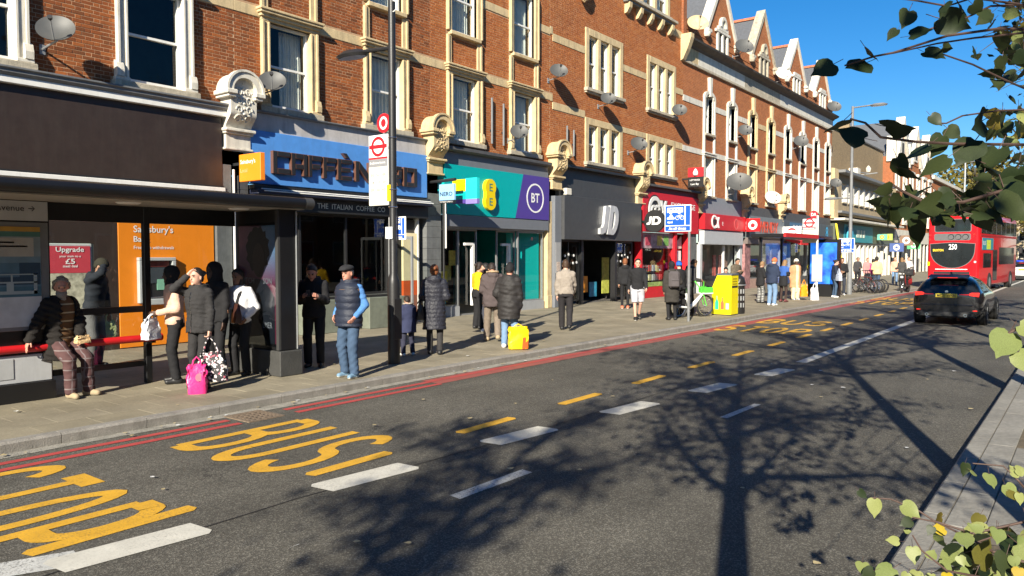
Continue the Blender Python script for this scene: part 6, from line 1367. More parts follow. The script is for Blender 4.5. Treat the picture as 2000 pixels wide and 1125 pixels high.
# ---- bicycles
M_TYRE = C('tyre', (.02, .02, .02), .8); M_LIME = C('bike_green', (.10, .60, .06), .4); M_WBIKE = C('bike_white', (.72, .73, .72), .35)
def bicycle(loc, rz, label, frame_m, kind='city', group=None, fork_m=None):
    o = thing('bicycle', loc, label, 'bicycle', group, rz); wr = .33; ca, cb = Vector((-.52, 0, wr)), Vector((.55, 0, wr))
    for c, nm in ((ca, 'wheel'), (cb, 'wheel')):
        q = MB(); torus(q, c, wr-.02, .024, M_TYRE, (0, 1, 0), 28, 8); w = q.build(nm, o)
        q = MB(); torus(q, c, wr-.05, .012, M_CHROME, (0, 1, 0), 28, 6); q.build('rim', w)
        q = MB()
        for k in range(14): a = 2*math.pi*k/14; q.tube([c, c+Vector((math.cos(a), 0, math.sin(a)))*(wr-.05)], .003, M_CHROME, 3)
        q.lathe([(.03, -.05), (.03, .05)], c, M_GREYM, 8, 'y'); q.build('spokes', w)
    bb_ = Vector((-.08, 0, .29)); seat = Vector((-.22, 0, .80)); head = Vector((.36, 0, .86)); hl = Vector((.41, 0, .68))
    q = MB(); r_ = .032 if kind == 'hire' else .018
    if kind == 'hire': q.tube([hl, Vector((.12, 0, .42)), bb_], [.04, .06, .06], frame_m, 10); q.tube([bb_, seat-Vector((0, 0, .08))], [.05, .035], frame_m, 10); q.tube([Vector((-.17, 0, .60)), ca+Vector((0, .05, 0))], .03, frame_m, 8); q.tube([bb_, ca+Vector((0, -.05, 0))], .03, frame_m, 8)
    else:
        q.tube([hl, bb_], r_, frame_m); q.tube([bb_, seat], r_, frame_m); q.tube([head-Vector((0, 0, .04)), seat-Vector((0, 0, .06))], r_, frame_m)
        for s in (-.05, .05): q.tube([bb_, ca+Vector((0, s, 0))], .012, frame_m, 6); q.tube([seat-Vector((0, 0, .06)), ca+Vector((0, s, 0))], .011, frame_m, 6)
    q.build('frame', o)
    q = MB(); q.tube([head+Vector((0, 0, .05)), hl], .02, fork_m or frame_m)
    for s in (-.06, .06): q.tube([hl, hl+Vector((.02, s, -.03)), cb+Vector((0, s, 0))], .014, fork_m or frame_m, 6)
    q.build('fork', o)
    q = MB(); hb = head+Vector((0, 0, .22)); q.tube([head, hb], .016, M_BLKPL); q.tube([hb+Vector((-.14, .30, .0)), hb+Vector((-.03, .22, .02)), hb, hb+Vector((-.03, -.22, .02)), hb+Vector((-.14, -.30, 0))], .014, M_BLKPL, 6); q.build('handlebar', o)
    q = MB(); q.tube([seat-Vector((0, 0, .1)), seat+Vector((0, 0, .08))], .014, M_CHROME); q.build('seat_post', o)
    q = MB(); s0 = seat+Vector((0, 0, .10)); V = [s0+Vector(p) for p in ((-.13, -.09, 0), (-.13, .09, 0), (.02, .04, .01), (.15, .018, .0), (.15, -.018, 0), (.02, -.04, .01))]; q.add(V+[p+Vector((0, 0, -.045)) for p in V], [(0, 5, 4, 3, 2, 1), (6, 7, 8, 9, 10, 11)]+[(i, (i+1) % 6, 6+(i+1) % 6, 6+i) for i in range(6)], M_BLKPL, True); q.build('saddle', o)
    q = MB(); torus(q, bb_+Vector((0, .05, 0)), .09, .006, M_GREYM, (0, 1, 0), 18, 4)
    for s in (-1, 1): q.tube([bb_+Vector((0, .06*s, 0)), bb_+Vector((.10*s, .08*s, -.13*s))], .01, M_GREYM, 5); q.box(*sum([[v-.04, v+.04] for v in (bb_.x+.10*s, bb_.y+.12*s)], []), bb_.z-.13*s-.012, bb_.z-.13*s+.012, M_BLKPL)
    q.build('crank', o)
    for c, a0, a1 in ((ca, 20, 190), (cb, 60, 170)): q = MB(); torus(q, c, wr+.03, .018, M_BLKPL if kind != 'hire' else M_BLKPL, (0, -1, 0), 16, 5, 180-a1, 180-a0); q.build('mudguard', o)
    if kind == 'hire':
        q = MB(); q.prism([(-.80, .40), (-.30, .40), (-.26, .52), (-.40, .66), (-.70, .64), (-.80, .55)], 'y', -.055, .055, M_BLKPL); q.build('battery_cover', o)
        q = MB(); q.box(-.62, -.50, -.06, -.056, .52, .56, M_WHITE); q.build('sticker', o)
        q = MB(); q.box(.42, .72, -.16, .16, .70, .73, frame_m); q.box(.42, .44, -.16, .16, .73, .92, fork_m); q.box(.70, .72, -.16, .16, .73, .88, fork_m); q.box(.44, .70, -.16, -.14, .73, .90, fork_m); q.box(.44, .70, .14, .16, .73, .90, fork_m); q.build('basket', o)
        for s in (-1, 1): q = MB(); q.tube([hl+Vector((0, .05*s, .15)), hb+Vector((-.05, .2*s, .0))], .022, fork_m, 6); q.build('handlebar_cover', o)
    return o
bicycle((21.5, 9.62, ZP), R(-24), 'white and bright green hire bicycle beside the yellow bin', M_WBIKE, 'hire', fork_m=M_LIME)
for x, y, a, c_, lb in ((40.3, 9.0, 62, (.03, .03, .035), 'black bicycle parked at the kerb, nearest of the row'), (40.9, 8.95, 66, (.12, .02, .02), 'dark red bicycle parked at the kerb, second of the row'), (41.5, 8.9, 60, (.05, .06, .07), 'grey bicycle parked at the kerb, third of the row'), (42.1, 8.9, 64, (.02, .05, .10), 'navy bicycle parked at the kerb, last of the row')):
    bicycle((x, y, ZP), R(a), lb, C('bike_%d' % int(x*10), c_, .4), group='bicycles parked at the kerb')
# ---- scooter
def scooter(loc, rz):
    o = thing('motor_scooter', loc, 'black motor scooter with a top box parked by the kerb ahead of the bus', 'scooter', None, rz)
    for x in (-.62, .62): q = MB(); torus(q, (x, 0, .26), .19, .065, M_TYRE, (0, 1, 0), 22, 8); w = q.build('wheel', o); q = MB(); q.lathe([(.15, -.04), (.16, 0), (.15, .04)], (x, 0, .26), M_CHROME, 16, 'y'); q.build('rim', w)
    M_SCB = C('scooter_black', (.015, .015, .016), .25, coat=.5)
    q = MB(); q.prism([(-.80, .50), (-.35, .32), (.25, .28), (.45, .34), (.55, .70), (.50, .98), (.40, .96), (.36, .60), (.22, .42), (-.05, .42), (-.12, .70), (-.80, .76)], 'y', -.15, .15, M_SCB); q.build('body', o)
    q = MB(); q.prism([(-.75, .761), (-.08, .72), (-.05, .80), (-.4, .86), (-.75, .84)], 'y', -.13, .13, M_BLKPL); q.build('seat', o)
    q = MB(); q.box(-1.05, -.62, -.22, .22, .88, 1.24, M_BLKPL, .06); q.build('top_box', o)
    q = MB(); q.tube([(.46, 0, .95), (.44, 0, 1.08)], .03, M_BLKPL); q.tube([(.36, .34, 1.08), (.46, .1, 1.1), (.46, -.1, 1.1), (.36, -.34, 1.08)], .018, M_BLKPL); q.build('handlebar', o)
    for s in (-1, 1): q = MB(); q.tube([(.44, .2*s, 1.1), (.48, .28*s, 1.25)], .008, M_BLKPL, 5); q.lathe([(0, -.01), (.06, -.01), (.06, .01), (0, .01)], (.48, .30*s, 1.28), M_BLKPL, 10, 'x', False); q.build('mirror', o)
    q = MB(); q.box(.52, .60, -.07, .07, .78, .90, C('headlamp', (.6, .6, .6), .1), .02); q.build('headlight', o); q = MB(); q.tube([(.50, .07, .62), (.62, .07, .26)], .025, M_CHROME, 6); q.tube([(.50, -.07, .62), (.62, -.07, .26)], .025, M_CHROME, 6); q.build('fork', o)
    q = MB(); q.prism([(.42, .46), (.62, .50), (.82, .42), (.80, .38), (.62, .45), (.44, .42)], 'y', -.07, .07, M_SCB); q.build('mudguard', o)
scooter((44.6, 7.9, 0), R(175))
# ================================================================== PEOPLE
def A3(p): return np.array(p, float)
def d_cap(P, a, b, ra, rb):
    a, b = A3(a), A3(b); ba = b-a; t = np.clip(((P-a)@ba)/max(ba@ba, 1e-9), 0, 1)
    return np.linalg.norm(P-a-t[:, None]*ba, axis=1)-(ra+(rb-ra)*t)
def d_ell(P, c, r):
    r = A3(r); q = (P-A3(c))/r; k = np.linalg.norm(q, axis=1); g = np.linalg.norm(q/r, axis=1)+1e-9
    return k*(k-1)/g
def smin(a, b, k):
    h = np.clip(.5+.5*(b-a)/k, 0, 1); return b+(a-b)*h-k*h*(1-h)
def nets(fn, lo, hi, h):
    """surface nets: (vertices, quads) of the zero level of fn inside the box"""
    lo, hi = A3(lo), A3(hi); n = np.maximum(((hi-lo)/h).astype(int)+2, 3)
    ax = [lo[i]+h*np.arange(n[i]) for i in range(3)]
    G = np.stack(np.meshgrid(*ax, indexing='ij'), -1); C_ = 5; nc = (n+C_-1)//C_
    cc = [lo[i]+h*(C_*np.arange(nc[i])+(C_-1)/2) for i in range(3)]; GC = np.stack(np.meshgrid(*cc, indexing='ij'), -1).reshape(-1, 3); VC = fn(GC).reshape(nc)
    near = np.abs(VC) < h*C_*1.15+.03
    up_ = lambda A: np.repeat(np.repeat(np.repeat(A, C_, 0), C_, 1), C_, 2)[:n[0], :n[1], :n[2]]
    V = up_(np.where(VC < 0, -1.0, 1.0)); K = up_(near); V[K] = fn(G[K])
    S = V < 0; c = tuple(n-1); cnt = np.zeros(c); acc = np.zeros(c+(3,))
    off = [(i, j, k) for i in (0, 1) for j in (0, 1) for k in (0, 1)]
    sl = lambda o: tuple(slice(o[i], o[i]+c[i]) for i in range(3))
    for o in off:
        for d in range(3):
            if o[d]: continue
            p = list(o); p[d] = 1; va, vb = V[sl(o)], V[sl(p)]; m = (va < 0) != (vb < 0)
            if not m.any(): continue
            t = np.where(m, va/np.where(m, va-vb, 1), 0)
            for e in range(3): acc[..., e] += np.where(m, (o[e]+(t if e == d else 0)), 0)
            cnt += m
    act = cnt > 0; idx = -np.ones(c, int); idx[act] = np.arange(act.sum())
    base = np.argwhere(act); vert = lo+h*(base+acc[act]/cnt[act][:, None])
    F = []
    for d in range(3):
        e1, e2 = (d+1) % 3, (d+2) % 3; s0 = [slice(0, n[i]) for i in range(3)]; s1 = list(s0); s0[d] = slice(0, n[d]-1); s1[d] = slice(1, n[d])
        for e in (e1, e2): s0[e] = s1[e] = slice(1, n[e]-1)
        a, b = S[tuple(s0)], S[tuple(s1)]; I = np.argwhere(a != b)
        if not len(I): continue
        ins = a[tuple(I.T)]; I[:, e1] += 1; I[:, e2] += 1
        def at(x, y): J = I.copy(); J[:, e1] -= x; J[:, e2] -= y; return idx[tuple(J.T)]
        Q = np.stack([at(1, 1), at(0, 1), at(0, 0), at(1, 0)], 1); Q[~ins] = Q[~ins][:, ::-1]; F.append(Q)
    return vert, (np.concatenate(F) if F else np.zeros((0, 4), int))
def nmesh(name, parts, mats_, parent):
    """parts: list of (verts, quads, material index per quad)"""
    V = []; F = []; MI = []; o = 0
    for v, f, mi in parts: V.append(v); F.append(f+o); MI.append(np.broadcast_to(mi, len(f))); o += len(v)
    V = np.concatenate(V); F = np.concatenate(F); MI = np.concatenate(MI)
    me = bpy.data.meshes.new(name); me.from_pydata(V.tolist(), [], F.tolist())
    for m in mats_: me.materials.append(m)
    me.polygons.foreach_set('material_index', MI.astype(np.int32)); me.polygons.foreach_set('use_smooth', np.ones(len(F), bool)); me.update()
    o = link(name, me, parent); return o
def rotm(yaw=0, pitch=0, roll=0):
    """pitch > 0 bends forward (towards +x)"""
    return np.array((Matrix.Rotation(R(yaw), 3, 'Z') @ Matrix.Rotation(R(pitch), 3, 'Y') @ Matrix.Rotation(R(roll), 3, 'X')))
def unit(v): v = A3(v); return v/(np.linalg.norm(v)+1e-9)
def ik(a, c, l1, l2, pole):
    a, c = A3(a), A3(c); d = c-a; L = np.linalg.norm(d); u = d/(L+1e-9); L = min(L, (l1+l2)*.999); c = a+u*L
    x = (l1*l1-l2*l2+L*L)/(2*L); h = math.sqrt(max(l1*l1-x*x, 0)); p = A3(pole); p = unit(p-u*(p@u)); return a+u*x+p*h, c
_rs = np.random.RandomState(3)
def folds(P, amp, seed=0, fz=1.0):
    r = np.random.RandomState(seed); f = np.zeros(len(P))
    for i in range(6):
        k = r.normal(size=3)*np.array([22, 22, 44*fz])*(1+.5*i*.4); f += np.sin(P@k+r.uniform(0, 6.28)+1.3*np.sin(P@r.normal(size=3)*9+r.uniform(0, 6.28)))/(1+.3*i)
    return amp*f/3.4
def cloth(name, col, rough=.85, var=.14, bump=.35, bscale=55, **k): return mat('cloth_'+name, col, rough, var, 7, bump, bscale, spec=.25, **k)
def striped(name, c1, c2, freq, duty, axis=2, extra=None):
    if 'cloth_'+name in MATS: return MATS['cloth_'+name]
    def f(t, N, L, b):
        co = N.new('ShaderNodeTexCoord'); sp = N.new('ShaderNodeSeparateXYZ'); L.new(co.outputs['Object'], sp.inputs[0])
        def band(a_, fr, du):
            m = N.new('ShaderNodeMath'); m.operation = 'MULTIPLY'; m.inputs[1].default_value = fr; L.new(sp.outputs[a_], m.inputs[0])
            g = N.new('ShaderNodeMath'); g.operation = 'FRACT'; L.new(m.outputs[0], g.inputs[0]); h = N.new('ShaderNodeMath'); h.operation = 'LESS_THAN'; h.inputs[1].default_value = du; L.new(g.outputs[0], h.inputs[0]); return h.outputs[0]
        c = mixc(N, L, band(axis, freq, duty), c1, c2)
        if extra: c = mixc(N, L, band(extra[0], extra[1], extra[2]), c, extra[3])
        L.new(mixc(N, L, 1, c, noise(N, L, co.outputs['Object'], 8, 5, .6, .3, .7, .8, 1.15), 'MULTIPLY'), b.inputs['Base Color']); b.inputs['Roughness'].default_value = .85; b.inputs['Specular IOR Level'].default_value = .2
    m = ramp_mat('cloth_'+name, f); return m
def skin(tone): return mat('skin_'+tone, {'pale': (.56, .32, .235), 'ruddy': (.50, .24, .17), 'tan': (.36, .20, .13), 'brown': (.17, .085, .052), 'dark': (.075, .040, .027)}[tone], .5, .08, 20, .1, 120, spec=.4)
M_EYE = mat('eye_dark', (.03, .022, .02), .25, 0); M_SOLE_W = mat('sole_white', (.66, .65, .62), .7); M_SOLE_B = mat('sole_black', (.02, .02, .02), .7)
HAIRS = {k: mat('hair_'+k, c, .55, .25, 30, .5, 90, spec=.4) for k, c in dict(black=(.012, .010, .009), brown=(.055, .030, .017), dark=(.025, .016, .012), grey=(.22, .20, .175), fair=(.22, .13, .06), red=(.20, .07, .025)).items()}
def person(label, x, y, heading, h=1.74, arms=('down', 'down'), feet=None, lean=3, head=(0, 0), top=None, bottom=None, shoes=None, hair=('short', 'dark'), sk='pale', beard=None, under=None, sit=None, stout=1.0, res=.018, group=None, z0=ZP, grip=(0, 0), ears=True, collar=0):
    o = thing('person', (x, y, z0), label, 'person', group, R(heading)); s = h/1.75; seed = int(abs(x*37+y*91))+1
    if sit: pel = A3((sit[0], 0, sit[1]))
    else: pel = A3((0, 0, .95*s))
    RT = rotm(0, lean); T = lambda p: pel+RT@(A3(p)*s); Ti = lambda P: ((P-pel)@RT)/s
    feet = feet or ((.0, .10, 0, 8), (.02, -.10, 0, -8))            # x, y, heel lift, toe-out for left and right
    hips = [pel+A3((0, sg*.092*s, -.03*s)) for sg in (1, -1)]; ank = [A3((f[0], f[1], (.085+f[2])*s)) for f in feet]; knees = []
    for i in range(2): k_, a_ = ik(hips[i], ank[i], .422*s, .422*s, (1, .12*(1, -1)[i], .1)); knees.append(k_); ank[i] = a_
    sho = [T((-.012, sg*.170, .445)) for sg in (1, -1)]; elb = []; wri = []; fdir = []
    for i, a in enumerate(arms):
        sg = (1, -1)[i]
        D = {'down': ((.03, .16*sg, -1), (.14, .02*sg, -1)), 'pocket': ((-.22, .34*sg, -1), (.62, -.22*sg, -.62)), 'phone': ((.12, .16*sg, -1), (.86, -.38*sg, .32)), 'front': ((.1, .2*sg, -1), (.8, -.55*sg, -.1)), 'swingf': ((.35, .16*sg, -1), (.6, .0, -.8)), 'swingb': ((-.38, .18*sg, -1), (-.12, .08*sg, -1)), 'back': ((-.3, .25*sg, -1), (.1, -.2*sg, -1)), 'bent': ((-.1, .25*sg, -1), (.8, -.1*sg, -.15)), 'prop': ((-.25, .45*sg, -1), (.05, .25*sg, -1))}
        if isinstance(a, str): u, f = D[a]; e = sho[i]+unit(u)*.285*s; w = e+unit(f)*.245*s
        else: e, w = ik(sho[i], A3(a[0])*s, .285*s, .245*s, a[1])
        elb.append(e); wri.append(w); fdir.append(unit(w-e))
    nb = T((.0, 0, .50)); RH = rotm(head[0], head[1]+lean*.4); hc = T((.015, 0, .53))+RH@(A3((.022, 0, .135))*s); H = lambda p: hc+RH@(A3(p)*s); Hi = lambda P: ((P-hc)@RH)/s
    far = res > .03
    # ---------------- body: one skin from head to hands
    sw = stout
    Zt = [-.30, -.10, 0, .12, .30, .41, .46, .50, .54, .58]; Wt = np.array([.15, .165, .165, .145, .165, .17, .155, .115, .070, .055])*sw; Dt = np.array([.11, .115, .115, .10, .115, .105, .092, .078, .060, .055])*(sw if sw < 1.05 else 1.15*sw)
    def torso(P, inf=0, hem=-.2, topz=.53, flare=0, cx=0):
        q = Ti(P); z = q[:, 2]; w = np.interp(z, Zt, Wt)+inf/s; d = np.interp(z, Zt, Dt)+inf/s; lo = np.clip((-z)/.5, 0, 1); w = w+flare*lo; d = d+flare*lo
        r = np.sqrt((q[:, 1]/w)**2+((q[:, 0]-cx)/d)**2)+1e-9; dd = (r-1)*np.minimum(w, d)*s
        return np.maximum(np.maximum(dd, (hem-z)*s), (z-topz)*s)
    def arm_d(P, i, r0, r1, r2, cut=1.0):
        w = elb[i]+(wri[i]-elb[i])*cut; return smin(d_cap(P, sho[i], elb[i], r0*s, r1*s), d_cap(P, elb[i], w, r1*s, r2*s), .02)
    def leg_d(P, i, r0, r1, r2, cut=1.0):
        a = knees[i]+(ank[i]-knees[i])*cut; return smin(d_cap(P, hips[i], knees[i], r0*s, r1*s), d_cap(P, knees[i], a, r1*s*.98, r2*s), .02)
    def f_body(P):
        d = torso(P, -.015, -.08, .5)
        for i in (0, 1): d = smin(d, arm_d(P, i, .046, .038, .027), .03); d = smin(d, leg_d(P, i, .074, .052, .036), .03)
        d = smin(d, d_cap(P, nb, H((-.015, 0, -.05)), .056*s, .054*s), .03); return d
    pts = np.array(sho+elb+wri+hips+knees+ank+[hc, pel]); lo, hi = pts.min(0)-.16*s, pts.max(0)+.16*s; lo[2] = max(lo[2], -.02)
    parts = [(*nets(f_body, lo, hi, max(res*1.3, .022)), 0)]
    def f_head(P):
        q = Hi(P); S = lambda c, r: d_ell(q, c, r)
        d = smin(S((-.005, 0, .03), (.098, .076, .102)), S((.028, 0, -.05), (.064, .056, .066)), .03)
        d = smin(d, d_cap(q, (.092, 0, .005), (.108, 0, -.026), .008, .014), .012); d = smin(d, S((.088, 0, .03), (.02, .05, .010)), .015)
        for sg in (1, -1):
            d = -smin(-d, S((.098, sg*.031, .008), (.018, .019, .012)), .008)
            d = smin(d, S((.078, sg*.031, .008), (.013, .014, .011)), .004)
            if ears: d = smin(d, S((-.005, sg*.078, -.005), (.017, .011, .031)), .006)
        d = smin(d, S((.086, 0, -.060), (.012, .024, .010)), .006); d = smin(d, S((.080, 0, -.098), (.016, .022, .016)), .02)
        d = smin(d, d_cap(q, (-.015, 0, -.05), (-.03, 0, -.16), .055, .057), .03); return d*s
    hv, hf = nets(f_head, hc-.19*s, hc+.19*s, (.009 if not far else .016)*s)
    cen = Hi(hv[hf].mean(1)); mi = np.zeros(len(hf), int)
    for sg in (1, -1): mi[(np.linalg.norm((cen-A3((.087, sg*.031, .008)))/A3((.016, .015, .0085)), axis=1) < 1)] = 1
    mi[(np.linalg.norm((cen-A3((.096, 0, -.060)))/A3((.02, .022, .009)), axis=1) < 1)] = 2
    for sg in (1, -1): mi[(np.linalg.norm((cen-A3((.095, sg*.033, .030)))/A3((.03, .021, .006)), axis=1) < 1)] = 3
    parts.append((hv, hf, mi))
    if not far:
        for i in (0, 1):
            sg = (1, -1)[i]; f = fdir[i]; g = grip[i]; bn_ = unit(A3((0, -sg, 0))+A3((.2, 0, 0))-f*(A3((.2, -sg, 0))@f)); sd_ = np.cross(f, bn_)        # palm normal, across
            w = wri[i]; K = lambda a, b, c: w+(f*a+sd_*b+bn_*c)*s
            def f_hand(P):
                d = d_cap(P, w-f*.03*s, K(.02, 0, 0), .026*s, .027*s); d = smin(d, d_cap(P, K(.03, -.018, 0), K(.085, -.024, .0), .016*s, .014*s), .012); d = smin(d, d_cap(P, K(.03, .018, 0), K(.085, .026, .0), .016*s, .014*s), .012); d = smin(d, d_cap(P, K(.03, 0, 0), K(.088, 0, .0), .017*s, .015*s), .012)
                for k, (b0, ln) in enumerate(((-.027, .062), (-.009, .074), (.010, .070), (.028, .055))):
                    c1 = .45+1.3*g; c2 = 1.0+2.2*g; p0 = K(.086, b0, .0); p1 = p0+(f*math.cos(c1*.6)+bn_*math.sin(c1*.6))*ln*.5*s; p2 = p1+(f*math.cos(c2*.6)+bn_*math.sin(c2*.6))*ln*.55*s
                    d = np.minimum(d, smin(d_cap(P, p0, p1, .0092*s, .0085*s), d_cap(P, p1, p2, .0085*s, .0072*s), .003))
                th = np.sign(f[2]*0+1)*1; t0 = K(.02, th*.026, .01); t1 = K(.05, th*.050, .022); t2 = K(.078, th*.050, .034+.02*g); d = smin(d, d_cap(P, t0, t1, .013*s, .0105*s), .008); return np.minimum(d, d_cap(P, t1, t2, .0105*s, .009*s))
            hcn = K(.07, 0, .02); parts.append((*nets(f_hand, hcn-.15*s, hcn+.15*s, .0075*s), 0))
    else:
        for i in (0, 1):
            f_h = lambda P: smin(d_cap(P, wri[i], wri[i]+fdir[i]*.09*s, .03*s, .028*s), d_cap(P, wri[i]+fdir[i]*.08*s, wri[i]+fdir[i]*.16*s+A3((.02, 0, 0)), .026*s, .016*s), .02); c_ = wri[i]+fdir[i]*.07*s; parts.append((*nets(f_h, c_-.16*s, c_+.16*s, .018), 0))
    hm = HAIRS[hair[1]] if hair[1] in HAIRS else hair[1]; lip = mat('lip_'+sk, {'dark': (.07, .03, .025), 'brown': (.14, .05, .04)}.get(sk, (.32, .12, .10)), .45, 0)
    nmesh('body', parts, [skin(sk), M_EYE, lip, hm if hair[1] in HAIRS else HAIRS['dark']], o)
    def gar(name, fn, m, lo_=None, hi_=None, r_=None):
        v, f = nets(fn, lo if lo_ is None else lo_, hi if hi_ is None else hi_, r_ or res)
        return nmesh(name, [(v, f, 0)], [m], o) if len(f) else None
    # ---------------- trousers / skirt
    if bottom:
        k = bottom; inf = k.get('inf', .014); cut = k.get('cut', .97); kind = k.get('kind', 'trousers'); r0, r1, r2 = k.get('r', (.082, .062, .052))
        def f_tr(P):
            d = torso(P, inf*.6, -.12, .10)
            for i in (0, 1): d = smin(d, leg_d(P, i, r0+inf, r1+inf, r2+inf, cut), .025)
            d = d+folds(P, k.get('amp', .006)*s, seed, .7)
            if kind == 'shorts': d = np.maximum(d, (min(knees[0][2], knees[1][2])+.02)-P[:, 2])
            else: d = np.maximum(d, .05*s-P[:, 2]+(0 if not sit else 0))
            return d
        gar('shorts' if kind == 'shorts' else 'trousers', f_tr, k['m'])
    # ---------------- shirt and coat
    for nm, k in (('shirt', under), ('jacket', top)):
        if not k: continue
        inf = k.get('inf', .022); hem = k.get('hem', -.10); fl = k.get('flare', 0); r = k.get('r', (.056, .047, .038)); cut = k.get('cut', .97)
        def f_top(P):
            d = torso(P, inf, hem, .545, fl, .012)
            if k.get('open'): q = Ti(P); d = np.maximum(d, np.minimum((k['open']-np.abs(q[:, 1]-k.get('ox', 0))), q[:, 0]-.0)*s)
            if k.get('sleeves', True):
                for i in (0, 1): d = smin(d, arm_d(P, i, r[0]+inf*.5, r[1]+inf*.5, r[2]+inf*.4, cut), .035)
            elif k.get('cap'):
                for i in (0, 1): d = smin(d, d_cap(P, sho[i], sho[i]+(elb[i]-sho[i])*.45, .066*s, .066*s), .03)
            else: d = -smin(-d, np.minimum(d_cap(P, sho[0]+A3((0, .03, -.02)), elb[0], .07*s, .08*s), d_cap(P, sho[1]+A3((0, -.03, -.02)), elb[1], .07*s, .08*s)), .01)
            if k.get('collar'): q = Ti(P); rr = np.hypot(q[:, 0]-.005, q[:, 1]); d = smin(d, np.maximum(np.abs(rr-.078)-.018, np.abs(q[:, 2]-.535)-k['collar'])*s, .012)
            if k.get('hood') == 'down':
                q = Ti(P); hd = smin(d_ell(q, (-.085, 0, .50), (.075, .125, .075)), np.maximum(np.abs(np.hypot(q[:, 0]+.01, q[:, 1])-.10)-.03, np.abs(q[:, 2]-.525)-.035), .03); d = smin(d, hd*s, .02)
            d = d+folds(P, k.get('amp', .008)*s, seed+5)
            if k.get('puff'): q = Ti(P); d = d-k['puff']*s*np.abs(np.sin(q[:, 2]*k.get('pf', 32)))**.6
            return d
        l2, h2 = lo.copy(), hi.copy(); l2 -= .05; h2[2] = min(hi[2], hc[2]+.25); g_ = gar(nm, f_top, k['m'], l2, h2)
        if nm == 'jacket' and k.get('trim'):      # fur edge of a lowered hood
            gar('fur_trim', lambda P: (np.maximum(np.abs(np.hypot(Ti(P)[:, 0]+.03, Ti(P)[:, 1])-.125)-.02, np.abs(Ti(P)[:, 2]-.57)-.02)*s+folds(P, .012, seed+9, 1)), k['trim'], hc-.3*s, hc+.2*s, .014)
        if nm == 'jacket' and k.get('zip'):
            q = MB(); q.tube([T(((np.interp(z, Zt, Dt)+inf/s+.016), .0, z)) for z in np.linspace(hem+.01, .46, 9)], .006, k['zip'], 5); q.build('zip', o)
        if nm == 'jacket' and k.get('yoke'): gar('yoke', lambda P: np.maximum(torso(P, inf+.005, .36, .548, 0, .012)+folds(P, k.get('amp', .008)*s, seed+5), -1), k['yoke'])
    # ---------------- shoes
    if shoes:
        for i in (0, 1):
            f = feet[i]; a = ank[i]; RF = rotm(f[3], min(f[2]*170, 40)); Fi = lambda P: ((P-a)@RF)/s; sw_ = shoes.get('w', 1)
            def f_sh(P):
                q = Fi(P); d = smin(d_cap(q, (-.045, 0, -.040), (.13, 0, -.048), .043*sw_, .036*sw_), d_cap(q, (.0, 0, .0), (-.02, 0, -.04), .046, .044), .04); return np.maximum(d, -(q[:, 2]+.083))*s
            v, fc = nets(f_sh, a-.24*s, a+.24*s, .012 if not far else .02); q = Fi(v[fc].mean(1)); nmesh('shoe', [(v, fc, (q[:, 2] < -.058).astype(int))], [shoes['m'], shoes.get('sole', M_SOLE_B)], o)
    # ---------------- hair and headwear
    kind = hair[0]; sk0 = lambda q, g_: smin(d_ell(q, (-.008, 0, .034), (.100+g_, .079+g_, .104+g_)), d_ell(q, (-.03, 0, -.03), (.07+g_*.6, .070+g_*.6, .08)), .03)
    def f_hair(P):
        q = Hi(P); line = .75*(q[:, 0]-(q[:, 2]-.028)*.95-.012); n_ = folds(q, .006, seed+2, 1)
        if kind == 'short': return (np.maximum(np.maximum(sk0(q, .010)+n_, line), -(q[:, 2]+.055)))*s
        if kind in ('bun', 'tail'):
            d = np.maximum(np.maximum(sk0(q, .008)+n_*.5, line), -(q[:, 2]+.07)); return smin(d, d_ell(q, (-.12, 0, .06), (.05, .05, .045))+n_ if kind == 'bun' else d_cap(q, (-.10, 0, .02), (-.12, 0, -.16), .032, .02)+n_, .02)*s
        if kind == 'long': return smin(np.maximum(sk0(q, .014)+n_, line), np.maximum(d_ell(q, (-.03, 0, -.08), (.085, .095, .15))+n_, q[:, 0]-.03-.4*np.maximum(q[:, 2], 0)), .02)*s
        if kind == 'wild': return np.maximum(smin(sk0(q, .012), d_ell(q, (-.03, 0, .0), (.105, .112, .115)), .02)+folds(q, .02, seed+2, 1), line+.012)*s
        if kind == 'beanie': return np.maximum(sk0(q, .016)+n_*.4, .035+.25*q[:, 0]*0-q[:, 2]+(-.05)*(q[:, 0] < -.02))*s
        if kind == 'flatcap':
            d = np.maximum(d_ell(q, (.008, 0, .085), (.132, .100, .055)), .050-q[:, 2]+.15*q[:, 0]*0); return smin(d, d_ell(q, (.115, 0, .068), (.055, .070, .013)), .012)*s
        if kind == 'hoodup': return np.maximum(smin(d_ell(q, (-.02, 0, .02), (.13, .105, .145)), d_ell(q, (-.035, 0, -.13), (.11, .12, .10)), .06)+n_, -(d_ell(q, (.12, 0, -.01), (.11, .068, .105))))*s
        if kind == 'wrap': return np.maximum(smin(d_ell(q, (-.015, 0, .035), (.118, .092, .118)), d_ell(q, (-.01, 0, -.11), (.09, .09, .08)), .05)+n_*.6, -(d_ell(q, (.11, 0, -.02), (.075, .056, .082))))*s
        if kind == 'helmet': return smin(d_ell(q, (-.01, 0, .06), (.135, .105, .10)), d_ell(q, (.10, 0, .055), (.04, .07, .012)), .02)*s
        return sk0(q, -.02)*s
    if kind != 'bald': gar({'beanie': 'hat', 'flatcap': 'hat', 'hoodup': 'hood', 'wrap': 'head_wrap', 'helmet': 'helmet'}.get(kind, 'hair'), f_hair, hm, hc-.34*s, hc+.24*s, (.010 if not far else .018))
